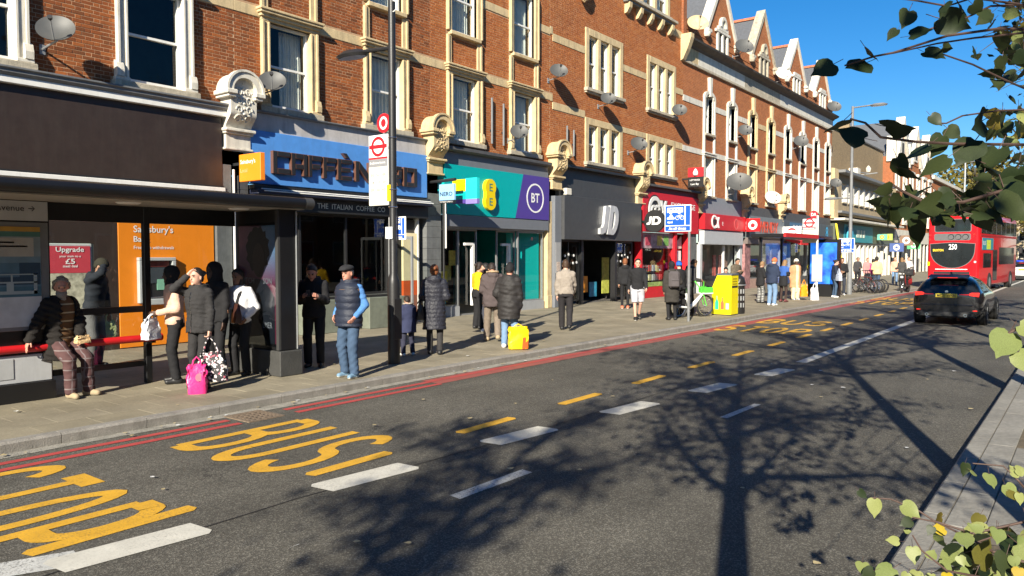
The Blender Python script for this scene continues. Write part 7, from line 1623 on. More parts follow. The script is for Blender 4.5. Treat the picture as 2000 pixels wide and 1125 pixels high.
    if kind in ('flatcap', 'beanie') and len(hair) > 2: gar('hair', lambda P: np.maximum(np.maximum(sk0(Hi(P), .006), .75*(Hi(P)[:, 0]-(Hi(P)[:, 2]-.028)*.95+.01)), np.maximum(-(Hi(P)[:, 2]+.05), Hi(P)[:, 2]-.05))*s, HAIRS[hair[2]], hc-.2*s, hc+.2*s, .01)
    if beard: gar('beard', lambda P: (np.maximum(smin(d_ell(Hi(P), (.045, 0, -.085), (.068, .068, .065)), d_ell(Hi(P), (.06, 0, -.15), (.045, .050, .075)), .03), -(.40*(Hi(P)[:, 0]-.075)-(Hi(P)[:, 2]+.045))*0+(Hi(P)[:, 2]+.038-.35*np.abs(Hi(P)[:, 1])))+folds(Hi(P), .008, seed, 1))*s, HAIRS[beard], hc-.27*s, hc+.16*s, .010)
    PEOPLE[label] = dict(o=o, wri=wri, fdir=fdir, T=T, hc=hc, s=s, H=H, Ti=Ti); return o
PEOPLE = {}
def world_of(label, p):
    o = PEOPLE[label]['o']; v = Matrix.Translation(o.location) @ Matrix.Rotation(o.rotation_euler.z, 4, 'Z') @ Vector(p); return np.array(v)
JEANS = cloth('denim', (.048, .082, .14), bump=.3); JEANS2 = cloth('denim_pale', (.15, .24, .38)); BLK = cloth('black', (.016, .016, .018)); CHARC = cloth('charcoal', (.045, .044, .046)); NAVY = cloth('navy', (.018, .024, .045)); BROWNP = cloth('brown_parka', (.075, .058, .058)); GREYJ = cloth('grey_jacket', (.26, .225, .19))
TR = dict(m=BLK); LEG = dict(m=BLK, inf=.004, r=(.082, .056, .042), amp=.003); SHB = dict(m=mat('shoe_black', (.015, .015, .016), .5), sole=M_SOLE_B); SHW = dict(m=mat('shoe_white', (.62, .62, .62), .6), sole=M_SOLE_W); SHBLU = dict(m=mat('shoe_blue', (.14, .24, .34), .7), sole=M_SOLE_W); SHT = dict(m=mat('shoe_tan', (.34, .26, .16), .8), sole=mat('sole_tan', (.30, .25, .17), .8), w=1.08)
# ---- old man on the perch rail
L1 = 'bearded man in a dark coat and striped brown shirt resting on the red perch rail'
person(L1, 4.33, 10.90, 286, 1.74, (((.24, .10, .80), (0, 1, -.4)), ((-.02, -.44, .76), (-1, -.5, 0))), feet=((.30, .16, 0, 14), (.30, -.10, 0, -12)), lean=4, head=(-34, 8), sit=(-.02, .80), top=dict(m=cloth('old_coat', (.014, .012, .011)), inf=.050, hem=-.30, open=.105, amp=.018, flare=.08), under=dict(m=striped('brown_stripes', (.14, .075, .035), (.50, .40, .24), 9.0, .16), inf=.018, hem=-.20, sleeves=False, cap=True),
    bottom=dict(m=striped('plaid', (.085, .045, .045), (.17, .14, .14), 8.0, .12, 2, (1, 14, .14, (.15, .12, .125))), inf=.022, amp=.010), shoes=SHT, hair=('wild', 'grey'), sk='ruddy', beard='grey', res=.014, stout=1.05)
# ---- people at the shelter
person('man in a dark hooded top holding a hand to his face, behind the shelter glass', 5.75, 13.2, 300, 1.84, ('down', ((.22, -.02, 1.62), (.4, -1, -.6))), lean=10, head=(0, 12), top=dict(m=striped('navy_flag_print', (.022, .026, .034), (.50, .50, .50), 14, .0, 2), hood='down', inf=.026), bottom=dict(m=cloth('grey_trousers', (.12, .12, .12))), shoes=SHB, hair=('beanie', cloth('olive_cap', (.035, .032, .022)), 'dark'), sk='tan', res=.018)
L3 = 'person in a peach sweatshirt and dark head covering carrying a white bag'
person(L3, 5.80, 10.66, 150, 1.72, ('bent', 'down'), lean=2, top=dict(m=cloth('peach', (.62, .40, .30)), inf=.026, hem=-.06, amp=.010), bottom=TR, shoes=SHB, hair=('wrap', BLK), sk='dark', res=.016)
L4 = 'woman in a black zipped hoodie shading her eyes with her hand'
person(L4, 5.74, 9.90, 196, 1.70, ('down', ((.17, -.06, 1.63), (1, -.5, -.4))), feet=((.03, .11, 0, 10), (-.03, -.10, 0, -10)), lean=2, head=(0, -2), top=dict(m=cloth('black_hoodie', (.030, .029, .030)), inf=.018, hem=-.12, hood='down', collar=.02, amp=.011, zip=M_CHROME), bottom=dict(m=cloth('dark_leggings', (.028, .027, .028)), inf=.008), shoes=SHB, hair=('bun', 'black'), sk='pale', stout=1.10, res=.014, grip=(.9, 0))
person('person in a black hood standing behind the woman shading her eyes', 6.50, 10.70, 185, 1.76, ('down', 'down'), top=dict(m=BLK, inf=.03), bottom=TR, shoes=SHB, hair=('hoodup', BLK), sk='dark', res=.02)
L6 = 'person in a white sleeved top with a strap bag beside the poster panel'
person(L6, 6.80, 10.55, 200, 1.66, ('pocket', 'front'), top=dict(m=cloth('white_top', (.66, .66, .68)), inf=.022, hem=-.08, amp=.012), under=None, bottom=TR, shoes=SHB, hair=('long', 'black'), sk='brown', res=.016)
person('man in dark clothes looking at his phone in the shade', 8.05, 10.35, 222, 1.76, ('phone', 'phone'), lean=8, head=(0, 26), top=dict(m=BLK, inf=.03, hem=-.1, hood='down'), bottom=TR, shoes=SHB, hair=('short', 'black'), sk='ruddy', res=.018)
L8 = 'man in a flat cap, navy gilet and blue jeans standing at the kerb'
person(L8, 7.70, 9.05, 190, 1.73, ('pocket', 'pocket'), feet=((.05, .13, 0, 4), (.0, -.09, 0, -8)), lean=-1, head=(2, 4), top=dict(m=cloth('gilet_navy', (.020, .025, .042), .5), sleeves=False, inf=.034, hem=-.14, hood='down', puff=.014, pf=30, amp=.004, yoke=cloth('gilet_brown', (.13, .075, .045), .6)), under=dict(m=cloth('blue_shirt', (.075, .20, .45)), inf=.014, hem=-.10, amp=.010), bottom=dict(m=JEANS, inf=.016, amp=.010, r=(.084, .064, .056)), shoes=SHBLU, hair=('flatcap', cloth('cap_black', (.022, .022, .025)), 'grey'), sk='ruddy', stout=1.10, res=.013)
# ---- mother and child
person('small child in a navy hooded coat beside the lamp column', 10.02, 10.12, 70, 1.12, ('bent', 'down'), top=dict(m=cloth('navy_coat', (.028, .034, .075)), inf=.045, hem=-.28, hood='down', flare=.05, trim=mat('fur_grey', (.35, .31, .26), .9, .3, 30, .8, 90)), bottom=dict(m=cloth('navy_joggers', (.030, .032, .055)), inf=.02), shoes=SHW, hair=('short', 'dark'), sk='tan', head=(0, 12), res=.014)
L10 = 'woman in a long quilted black coat seen from behind'
person(L10, 10.46, 9.86, 42, 1.70, ('bent', 'bent'), feet=((.04, .09, 0, 6), (-.06, -.10, 0, -8)), top=dict(m=cloth('quilted_black', (.024, .025, .034), .45, bump=.9, bscale=26), inf=.034, hem=-.46, flare=.04, hood='down', puff=.010, pf=40, amp=.006), bottom=dict(m=cloth('grey_leggings', (.032, .030, .031)), inf=.005), shoes=SHB, hair=('bun', 'red'), sk='pale', res=.014)
# ---- group outside the teal shop
person('woman in a yellow jumper with glasses outside the teal shop', 14.75, 12.40, 345, 1.70, ('front', 'front'), top=dict(m=cloth('mustard', (.62, .38, .01)), inf=.022, hem=-.08), bottom=dict(m=BLK, inf=.03), shoes=SHB, hair=('bun', 'dark'), sk='tan', res=.02)
person('person in white trousers half hidden in the group by the teal shop', 14.30, 11.70, 120, 1.68, ('down', 'down'), top=dict(m=BLK, inf=.05, hem=-.22), bottom=dict(m=cloth('white_trousers', (.62, .62, .64)), inf=.014), shoes=SHW, hair=('long', 'black'), sk='pale', res=.02)
L13 = 'man in a brown parka with fur hood, seen from behind'
person(L13, 12.82, 10.35, 46, 1.74, ('front', 'front'), feet=((.12, .12, 0, 6), (-.10, -.10, .05, -6)), lean=5, head=(0, 30), top=dict(m=BROWNP, inf=.060, hem=-.20, hood='down', amp=.014, trim=mat('fur_tan', (.42, .30, .18), .9, .3, 30, .8, 90)), bottom=dict(m=cloth('taupe', (.18, .145, .115)), inf=.018), shoes=SHT, hair=('short', 'dark'), sk='tan', res=.014)
L14 = 'person in a long black parka and jeans with a yellow bag'
person(L14, 12.10, 9.35, 22, 1.70, ('pocket', 'down'), lean=3, head=(0, 4), top=dict(m=cloth('parka_black', (.026, .024, .024), .6), inf=.060, hem=-.34, hood='down', amp=.012, puff=.006, pf=22), bottom=dict(m=JEANS2, inf=.012), shoes=SHW, hair=('beanie', BLK, 'black'), sk='ruddy', stout=1.08, res=.014)
person('person with dark hair looking back between the two parkas', 14.45, 11.15, 232, 1.70, ('down', 'down'), top=dict(m=cloth('dark_green', (.02, .03, .025)), inf=.03, collar=.03), bottom=TR, shoes=SHB, hair=('long', 'black'), sk='pale', res=.02)
# ---- walkers
person('man in a grey brown jacket walking away', 15.85, 10.45, 36, 1.76, ('down', 'swingf'), feet=((.10, .09, 0, 4), (-.22, -.08, .06, -4)), top=dict(m=GREYJ, inf=.036, hem=-.06, collar=.03, amp=.012), bottom=dict(m=cloth('black_trousers', (.022, .020, .022)), inf=.02), shoes=SHB, hair=('short', 'brown'), sk='pale', res=.018)
person('man in a black sweatshirt and grey shorts walking towards the camera', 19.45, 10.36, 214, 1.78, ('swingf', 'swingb'), feet=((-.30, .08, .07, 4), (.12, -.07, 0, -4)), top=dict(m=BLK, inf=.028, hem=-.06, amp=.010), bottom=dict(m=cloth('grey_shorts', (.40, .40, .44)), kind='shorts', inf=.034), shoes=dict(m=SHB['m'], sole=M_SOLE_W), hair=('short', 'black'), sk='pale', res=.018)
person('person in a dark hoodie with orange trainers by the sports shop door', 23.4, 12.95, 34, 1.76, ('down', 'front'), top=dict(m=BLK, inf=.03, hood='down'), bottom=LEG, shoes=dict(m=mat('shoe_orange', (.62, .16, .08), .6), sole=M_SOLE_W), hair=('short', 'red'), sk='tan', res=.026)
L19 = 'woman in a long dark coat with a grey backpack'
person(L19, 20.15, 9.62, 40, 1.70, ('down', 'bent'), top=dict(m=cloth('coat_olive_black', (.035, .032, .028)), inf=.05, hem=-.42, hood='down', flare=.03), bottom=LEG, shoes=SHB, hair=('wrap', BLK), sk='tan', res=.022)
person('person in a bright blue beanie by the games shop window', 21.6, 10.05, 70, 1.70, ('down', 'down'), head=(-40, 10), top=dict(m=BLK, inf=.035), bottom=TR, shoes=SHB, hair=('beanie', cloth('blue_hat', (.02, .12, .62)), 'dark'), sk='pale', res=.026)
person('man in a dark jacket standing astride the green hire bicycle', 22.05, 9.98, 325, 1.78, ('front', 'bent'), feet=((.0, .24, 0, 10), (.0, -.24, 0, -10)), lean=10, head=(0, 22), top=dict(m=CHARC, inf=.04, hem=-.08, hood='down'), bottom=TR, shoes=SHB, hair=('short', 'brown'), sk='tan', res=.024, group=None)
person('person in a brown patterned jacket behind the yellow bin', 30.2, 11.6, 240, 1.76, ('phone', 'phone'), head=(0, 16), top=dict(m=cloth('brown_pattern', (.09, .075, .055), var=.5), inf=.04), bottom=TR, shoes=SHB, hair=('short', 'black'), sk='tan', res=.032)
person('person with dark hair bending behind the yellow bin', 25.4, 10.1, 200, 1.50, ('front', 'front'), lean=16, head=(0, 20), top=dict(m=cloth('grey_puffer', (.075, .08, .09)), inf=.05), bottom=TR, shoes=SHB, hair=('short', 'black'), sk='pale', res=.03)
# ---- people at the farther stop
person('person in a black coat and chequered trousers near the farther stop', 29.4, 10.3, 330, 1.64, ('front', 'front'), head=(0, 14), top=dict(m=BLK, inf=.035, hem=-.24), bottom=dict(m=striped('check', (.05, .05, .05), (.5, .5, .48), 16, .4, 2, (1, 16, .4, (.12, .12, .12))), inf=.02), shoes=SHB, hair=('short', 'fair'), sk='tan', res=.028)
person('man in an orange beanie and navy coat looking down', 28.2, 9.45, 345, 1.80, ('phone', 'phone'), lean=5, head=(0, 26), top=dict(m=cloth('navy_parka', (.022, .032, .062)), inf=.05, hem=-.16, hood='down'), bottom=dict(m=JEANS2, inf=.02), shoes=SHW, hair=('beanie', cloth('orange_hat', (.62, .14, .05)), 'fair'), sk='pale', beard='fair', res=.024)
person('woman in a blue top and black dress by the farther shelter', 30.6, 9.8, 345, 1.70, ('phone', 'phone'), head=(0, 20), top=dict(m=cloth('royal_blue', (.035, .10, .34)), inf=.02, sleeves=False, cap=True, hem=.12), under=dict(m=BLK, inf=.016, hem=-.30, flare=.03), bottom=dict(m=cloth('sheer_tights', (.05, .032, .028)), inf=.0, r=(.080, .056, .042)), shoes=dict(m=mat('boot_maroon', (.12, .03, .03), .5)), hair=('long', 'fair'), sk='pale', res=.028)
L27 = 'person in a tan coat and cream robe with a tall white hat'
person(L27, 32.3, 9.85, 230, 1.72, ('back', 'back'), top=dict(m=cloth('tan_coat', (.46, .25, .13)), inf=.05, hem=-.42, open=.06, flare=.05), under=dict(m=cloth('cream_robe', (.66, .56, .36)), inf=.03, hem=-.60), bottom=dict(m=MATS['cloth_cream_robe'], inf=.03), shoes=dict(m=mat('shoe_pale', (.4, .42, .48), .6), sole=M_SOLE_W), hair=('beanie', cloth('white_hat', (.68, .66, .60)), 'black'), sk='dark', res=.026)
L28 = 'woman in a navy top carrying several carrier bags by the blue poster'
person(L28, 35.2, 9.05, 300, 1.68, ('front', 'front'), head=(-10, 8), top=dict(m=NAVY, inf=.024), bottom=dict(m=JEANS, inf=.004), shoes=SHW, hair=('bun', 'black'), sk='pale', res=.026)
person('person in a black jacket and dark jeans past the blue poster', 37.4, 8.98+.3, 200, 1.76, ('front', 'front'), head=(0, 14), top=dict(m=BLK, inf=.04, hem=-.10), bottom=dict(m=cloth('dark_jeans', (.03, .035, .05)), inf=.012), shoes=SHW, hair=('short', 'brown'), sk='tan', res=.03)
FAR = [('person in a grey hoodie by the white fins of the tan block', 50.4, 11.6, 215, 1.74, CHARC, TR, SHW, ('short', 'dark'), 'tan'), ('person with a pink scarf behind the parked bicycles', 47.5, 10.4, 220, 1.72, cloth('pink_scarf_coat', (.42, .20, .20)), TR, SHB, ('short', 'red'), 'pale'),
       ('person in a bright pink jacket by the parked bicycles', 44.3, 9.35, 60, 1.66, cloth('pink', (.62, .03, .26)), TR, SHB, ('long', 'black'), 'brown'), ('man in a cream top and blue jeans by the kerb', 43.2, 8.98, 30, 1.80, cloth('cream_top', (.62, .46, .24)), dict(m=JEANS, inf=.012), SHB, ('short', 'black'), 'brown'),
       ('person in a pale peach top in the far crowd', 52.6, 9.9, 200, 1.74, cloth('peach_far', (.60, .36, .26)), dict(m=JEANS2, inf=.01), SHW, ('long', 'fair'), 'pale'), ('person in a dark coat with a yellow bag in the far crowd', 50.2, 9.05, 30, 1.72, cloth('far_coat', (.05, .05, .05)), dict(m=cloth('far_pale', (.5, .5, .48)), inf=.01), SHW, ('long', 'fair'), 'pale'),
       ('person in a white top at the far end of the pavement', 56.5, 9.8, 210, 1.75, cloth('far_white', (.55, .52, .48)), TR, SHB, ('short', 'brown'), 'pale'), ('person in a brown jacket at the far end of the pavement', 59.5, 10.6, 30, 1.74, cloth('far_brown', (.20, .12, .08)), TR, SHB, ('short', 'dark'), 'tan')]
for lb_, x, y, hd, h_, tm, bt, sh_, hr, sk_ in FAR: person(lb_, x, y, hd, h_, ('front', 'down'), top=dict(m=tm, inf=.035, hem=-.12), bottom=bt, shoes=sh_, hair=hr, sk=sk_, res=.036)
# ---- things people carry
def bag_mesh(q, c, w, d, h, m, ax=(1, 0), seed=0, taper=.75, slump=.02):
    """soft open-topped bag: c is the centre of its base, ax its width direction"""
    u = Vector((ax[0], ax[1], 0)).normalized(); v = Vector((-u.y, u.x, 0)); rr = random.Random(seed); n = 20; rows = 8; V = []
    for j in range(rows+1):
        t = j/rows; sc = (1-(1-taper)*t)*(1+.10*math.sin(t*math.pi)) ; dd = d*(1-.72*t**2)
        for k in range(n):
            a = 2*math.pi*k/n; e = .45; px = math.copysign(abs(math.cos(a))**e, math.cos(a)); py = math.copysign(abs(math.sin(a))**e, math.sin(a))
            V.append(Vector(c)+u*px*w/2*sc+v*py*dd/2+Vector((0, 0, h*t))+Vector((rr.uniform(-1, 1), rr.uniform(-1, 1), rr.uniform(-1, 1)*.5))*slump*(.3+t))
    q.add(V, [(j*n+k, j*n+(k+1) % n, (j+1)*n+(k+1) % n, (j+1)*n+k) for j in range(rows) for k in range(n)]+[tuple(range(n))[::-1]], m, True)
def carrier(name, label, c, w, d, h, m, ax=(1, 0), handle=.2, to=None, seed=1, taper=.75, hm=None, cat='bag'):
    o = thing(name, c, label, cat); q = MB(); bag_mesh(q, c, w, d, h, m, ax, seed, taper); q.build('bag', o)
    u = Vector((ax[0], ax[1], 0)).normalized(); v = Vector((-u.y, u.x, 0)); tp = Vector(to) if to is not None else Vector(c)+Vector((0, 0, h+handle))
    for sg in (-1, 1):
        q = MB(); a, b_ = Vector(c)+u*w*.22+v*d*.10*sg+Vector((0, 0, h*.97)), Vector(c)-u*w*.22+v*d*.10*sg+Vector((0, 0, h*.97)); q.tube([a, a*.45+tp*.55+u*.02, tp+v*.012*sg, b_*.45+tp*.55-u*.02, b_], .012, hm or m, 6); q.build('handle', o)
    return o
def hand_pt(lb_, i, ext=.09): p = PEOPLE[lb_]; return world_of(lb_, p['wri'][i]+p['fdir'][i]*ext)
def _floral(t, N, L, b):
    co = N.new('ShaderNodeTexCoord'); v = N.new('ShaderNodeTexVoronoi'); v.inputs['Scale'].default_value = 42; L.new(co.outputs['Object'], v.inputs['Vector']); sp = N.new('ShaderNodeSeparateColor'); L.new(v.outputs['Color'], sp.inputs[0])
    cr = N.new('ShaderNodeValToRGB'); cr.color_ramp.interpolation = 'CONSTANT'; e = cr.color_ramp.elements; e[0].color = (.02, .018, .022, 1); e[1].position = .5; e[1].color = (.62, .52, .54, 1)
    for po, c_ in ((.62, (.40, .10, .14, 1)), (.72, (.03, .03, .03, 1)), (.86, (.66, .62, .60, 1))): x = e.new(po); x.color = c_
    L.new(sp.outputs[0], cr.inputs[0]); L.new(cr.outputs[0], b.inputs['Base Color']); b.inputs['Roughness'].default_value = .6
hp = hand_pt(L4, 0); carrier('tote_bag', 'dark floral tote bag hanging from the hand of the woman shading her eyes', (hp[0]+.02, hp[1]-.01, hp[2]-.62), .44, .20, .40, ramp_mat('floral_print', _floral), (.80, -.6), to=hp, seed=4, taper=.55)
pb = carrier('carrier_bag', 'bright pink carrier bag standing on the pavement by the shelter', (5.52, 9.62, ZP), .24, .16, .40, mat('pink_plastic', (.72, .035, .20), .35, .15, 9, .3, 30), (.85, -.5), .10, seed=6, taper=.9); q = MB(); q.lathe([(0, 0), (.055, 0)], (5.50, 9.535, .35), mat('pink_pale', (.80, .35, .45), .5), 14, 'y', False); q.build('print', pb)
hp = hand_pt(L3, 0); carrier('carrier_bag', 'white carrier bag held by the person in the peach sweatshirt', (hp[0]-.02, hp[1], hp[2]-.36), .28, .14, .30, mat('white_plastic', (.62, .63, .66), .35, .12, 9, .4, 30), (.9, .3), to=hp, seed=8)
hp = world_of('man in a dark hooded top holding a hand to his face, behind the shelter glass', PEOPLE['man in a dark hooded top holding a hand to his face, behind the shelter glass']['wri'][0]); carrier('carrier_bag', 'white and lime carrier bag behind the shelter glass', (hp[0], hp[1], hp[2]-.52), .26, .14, .38, mat('lime_plastic', (.58, .66, .30), .4, .4, 5, .4, 30), (1, .2), to=hp, seed=9)
hp = hand_pt(L14, 1); yb_ = carrier('carrier_bag', 'yellow carrier bag with a red print beside the person in the long black parka', (11.98, 9.02, ZP+.02), .40, .16, .44, mat('yellow_plastic', (.80, .52, .005), .35, .06, 9, .25, 30), (.75, -.66), seed=11, taper=.88, handle=.05)
q = MB(); u = Vector((.75, -.66, 0)); rr = random.Random(2); c0 = Vector((11.93, 8.945, .14)); 
for k in range(7):
    a = c0+u*(.03+.012*k+rr.uniform(-.01, .02)); q.add([a+Vector((0, 0, .03*k*.3)), a+u*.05+Vector((0, 0, .0)), a+u*.055+Vector((0, -.002, .20+.05*math.sin(k))), a+u*.01+Vector((0, -.002, .24-.03*k))], [(0, 1, 2, 3)], mat('print_orange_red', (.66, .08, .01), .5))
q.build('print', yb_)
def held(name, label, lo_, hi_, m, cat, parts=()):
    o = thing(name, ((lo_[0]+hi_[0])/2, (lo_[1]+hi_[1])/2, lo_[2]), label, cat); MB().box(lo_[0], hi_[0], lo_[1], hi_[1], lo_[2], hi_[2], m, .02).build('body', o); return o
hp = hand_pt(L1, 0, .07); o = thing('sandwich', hp, 'pale wrapped sandwich held by the bearded man', 'food'); q = MB(); bag_mesh(q, (hp[0]+.02, hp[1]-.02, hp[2]-.03), .20, .09, .10, mat('sandwich', (.60, .42, .22), .7, .3, 20, .5, 40), (1, .1), 3, .8); q.build('wrapping', o)
# shoulder bag, backpack, strap bag
P10 = PEOPLE[L10]; c_ = world_of(L10, P10['T']((-.02, .27, -.12))); o = thing('shoulder_bag', c_, 'black leather shoulder bag of the woman in the quilted coat', 'bag'); q = MB(); bag_mesh(q, (c_[0], c_[1], c_[2]-.14), .34, .15, .34, mat('black_leather', (.014, .013, .013), .35, .1, 9, .2, 60), (math.cos(R(42)), math.sin(R(42))), 5, .85, .008); q.build('bag', o)
sp_ = world_of(L10, P10['T']((-.01, .16, .50))); q = MB(); q.tube([(c_[0], c_[1], c_[2]+.18), sp_+np.array((0, 0, .05)), world_of(L10, P10['T']((-.14, .22, .2))), (c_[0]-.03, c_[1]+.05, c_[2]+.16)], .014, MATS['black_leather'], 6); q.build('strap', o)
P19 = PEOPLE[L19]; c_ = world_of(L19, P19['T']((-.235, 0, .25))); o = thing('backpack', c_, 'grey backpack worn by the woman in the long dark coat', 'bag', None, R(40))
M_BP = cloth('backpack_grey', (.085, .075, .078)); q = MB(); q.box(-.09, .07, -.16, .16, -.24, .24, M_BP, .06); q.build('pack', o); q = MB(); q.box(-.13, -.09, -.12, .12, -.20, .02, M_BP, .03); q.build('pocket', o); q = MB(); q.box(-.135, -.131, -.10, .10, -.03, -.02, M_BLACK); q.build('zip', o)
for sg in (-1, 1): q = MB(); q.tube([(.04, .10*sg, .22), (.16, .11*sg, .27), (.30, .11*sg, .16), (.26, .13*sg, -.12)], .018, M_BP, 6); q.build('strap', o)
c_ = world_of(L6, PEOPLE[L6]['T']((.17, .05, .10))); o = thing('strap_bag', c_, 'dark brown bag worn across the front of the person in the white sleeved top', 'bag'); q = MB(); bag_mesh(q, (c_[0], c_[1], c_[2]-.15), .30, .12, .30, mat('brown_leather', (.06, .022, .016), .4, .2, 9), (.35, .93), 7, .95, .006); q.build('bag', o)
q = MB(); q.tube([world_of(L6, PEOPLE[L6]['T'](p)) for p in ((.16, .04, .22), (.13, .09, .40), (.0, .12, .53), (-.14, .06, .36))], .022, M_BLKPL, 6); q.build('strap', o)
for k, (dx, dy, col, nm) in enumerate(((-.12, .30, (.55, .45, .30), 'cream carrier bag of the woman by the blue poster'), (.14, -.34, (.40, .45, .55), 'pale blue carrier bag of the woman by the blue poster'))):
    w = world_of(L28, (.10, dy, .78)); carrier('carrier_bag', nm, (w[0], w[1], w[2]-.02), .34, .18, .36, mat('bag_far_%d' % k, col, .5, .15), (.7, .7), to=w+np.array((0, 0, .5)), seed=20+k)
w = world_of(L27, (.1, .35, 0)); carrier('carrier_bag', 'orange carrier bag beside the person in the tan coat', (w[0], w[1], ZP+.15), .30, .16, .50, mat('orange_plastic', (.75, .26, .01), .4, .1), (.7, -.7), seed=31)
w = world_of(L27, (.25, .75, 0)); carrier('carrier_bag', 'white carrier bag standing beside the orange one', (w[0], w[1], ZP), .34, .2, .52, MATS['white_plastic'], (.7, -.7), seed=32)
ph = PEOPLE['man in dark clothes looking at his phone in the shade']; w = world_of('man in dark clothes looking at his phone in the shade', (np.array(ph['wri'][0])+np.array(ph['wri'][1]))/2+ph['fdir'][0]*.07+A3((.03, 0, .03))); o = thing('phone', w, 'dark phone in the hands of the man in the shade', 'phone'); MB().box(w[0]-.04, w[0]+.04, w[1]-.008, w[1]+.008, w[2]-.05, w[2]+.06, M_BLKPL, .004).build('phone_body', o)
# ================================================================== VEHICLES
def cage(name, secs, mats_of, mats_, parent, levels=2, closed=True):
    """mirror-symmetric loft: secs = [(x, [(y, z) from underside centre up to roof centre])]; smoothed by subdivision"""
    n = len(secs[0][1]); V = []; ring = 2*n-2
    for x, pr in secs:
        full = [(y, z) for y, z in pr]+[(-y, z) for y, z in pr[-2:0:-1]]
        V += [(x[i] if isinstance(x, (list, tuple)) else x, *p) for i, p in ((min(k, 2*n-2-k), p) for k, p in enumerate(full))]
    F = []; MI = []
    for s_ in range(len(secs)-1):
        for k in range(ring):
            F.append((s_*ring+k, (s_+1)*ring+k, (s_+1)*ring+(k+1) % ring, s_*ring+(k+1) % ring)); kk = k if k < n-1 else ring-1-k; MI.append(mats_of(s_, kk))
    for s_, rv in ((0, 1), (len(secs)-1, 0)):
        for k in range(n-1):
            a, b, c, d = s_*ring+k, s_*ring+k+1, s_*ring+(ring-k-1) % ring, s_*ring+(ring-k) % ring
            f = (a, b, c, d) if k not in (0, n-2) else ((a, b, c) if k == 0 else (a, b, d)); F.append(f[::-1] if not rv else f); MI.append(mats_of(-1 if s_ == 0 else 99, k))
    me = bpy.data.meshes.new(name); me.from_pydata(V, [], F)
    for m in mats_: me.materials.append(m)
    me.polygons.foreach_set('material_index', MI); me.polygons.foreach_set('use_smooth', [True]*len(F)); me.update()
    bm = bmesh.new(); bm.from_mesh(me); bmesh.ops.recalc_face_normals(bm, faces=bm.faces); bm.to_mesh(me); bm.free()
    o = link(name, me, parent); sb = o.modifiers.new('smooth', 'SUBSURF'); sb.levels = sb.render_levels = levels; return o
M_CGL = mat('car_glass', (.012, .014, .016), .04, 0, spec=.8); M_TAILR = mat('tail_lamp', (.45, .01, .01), .2, 0, emit=(1, .05, .03), estr=.5); M_PLATE = mat('plate_yellow', (.72, .55, .05), .4)
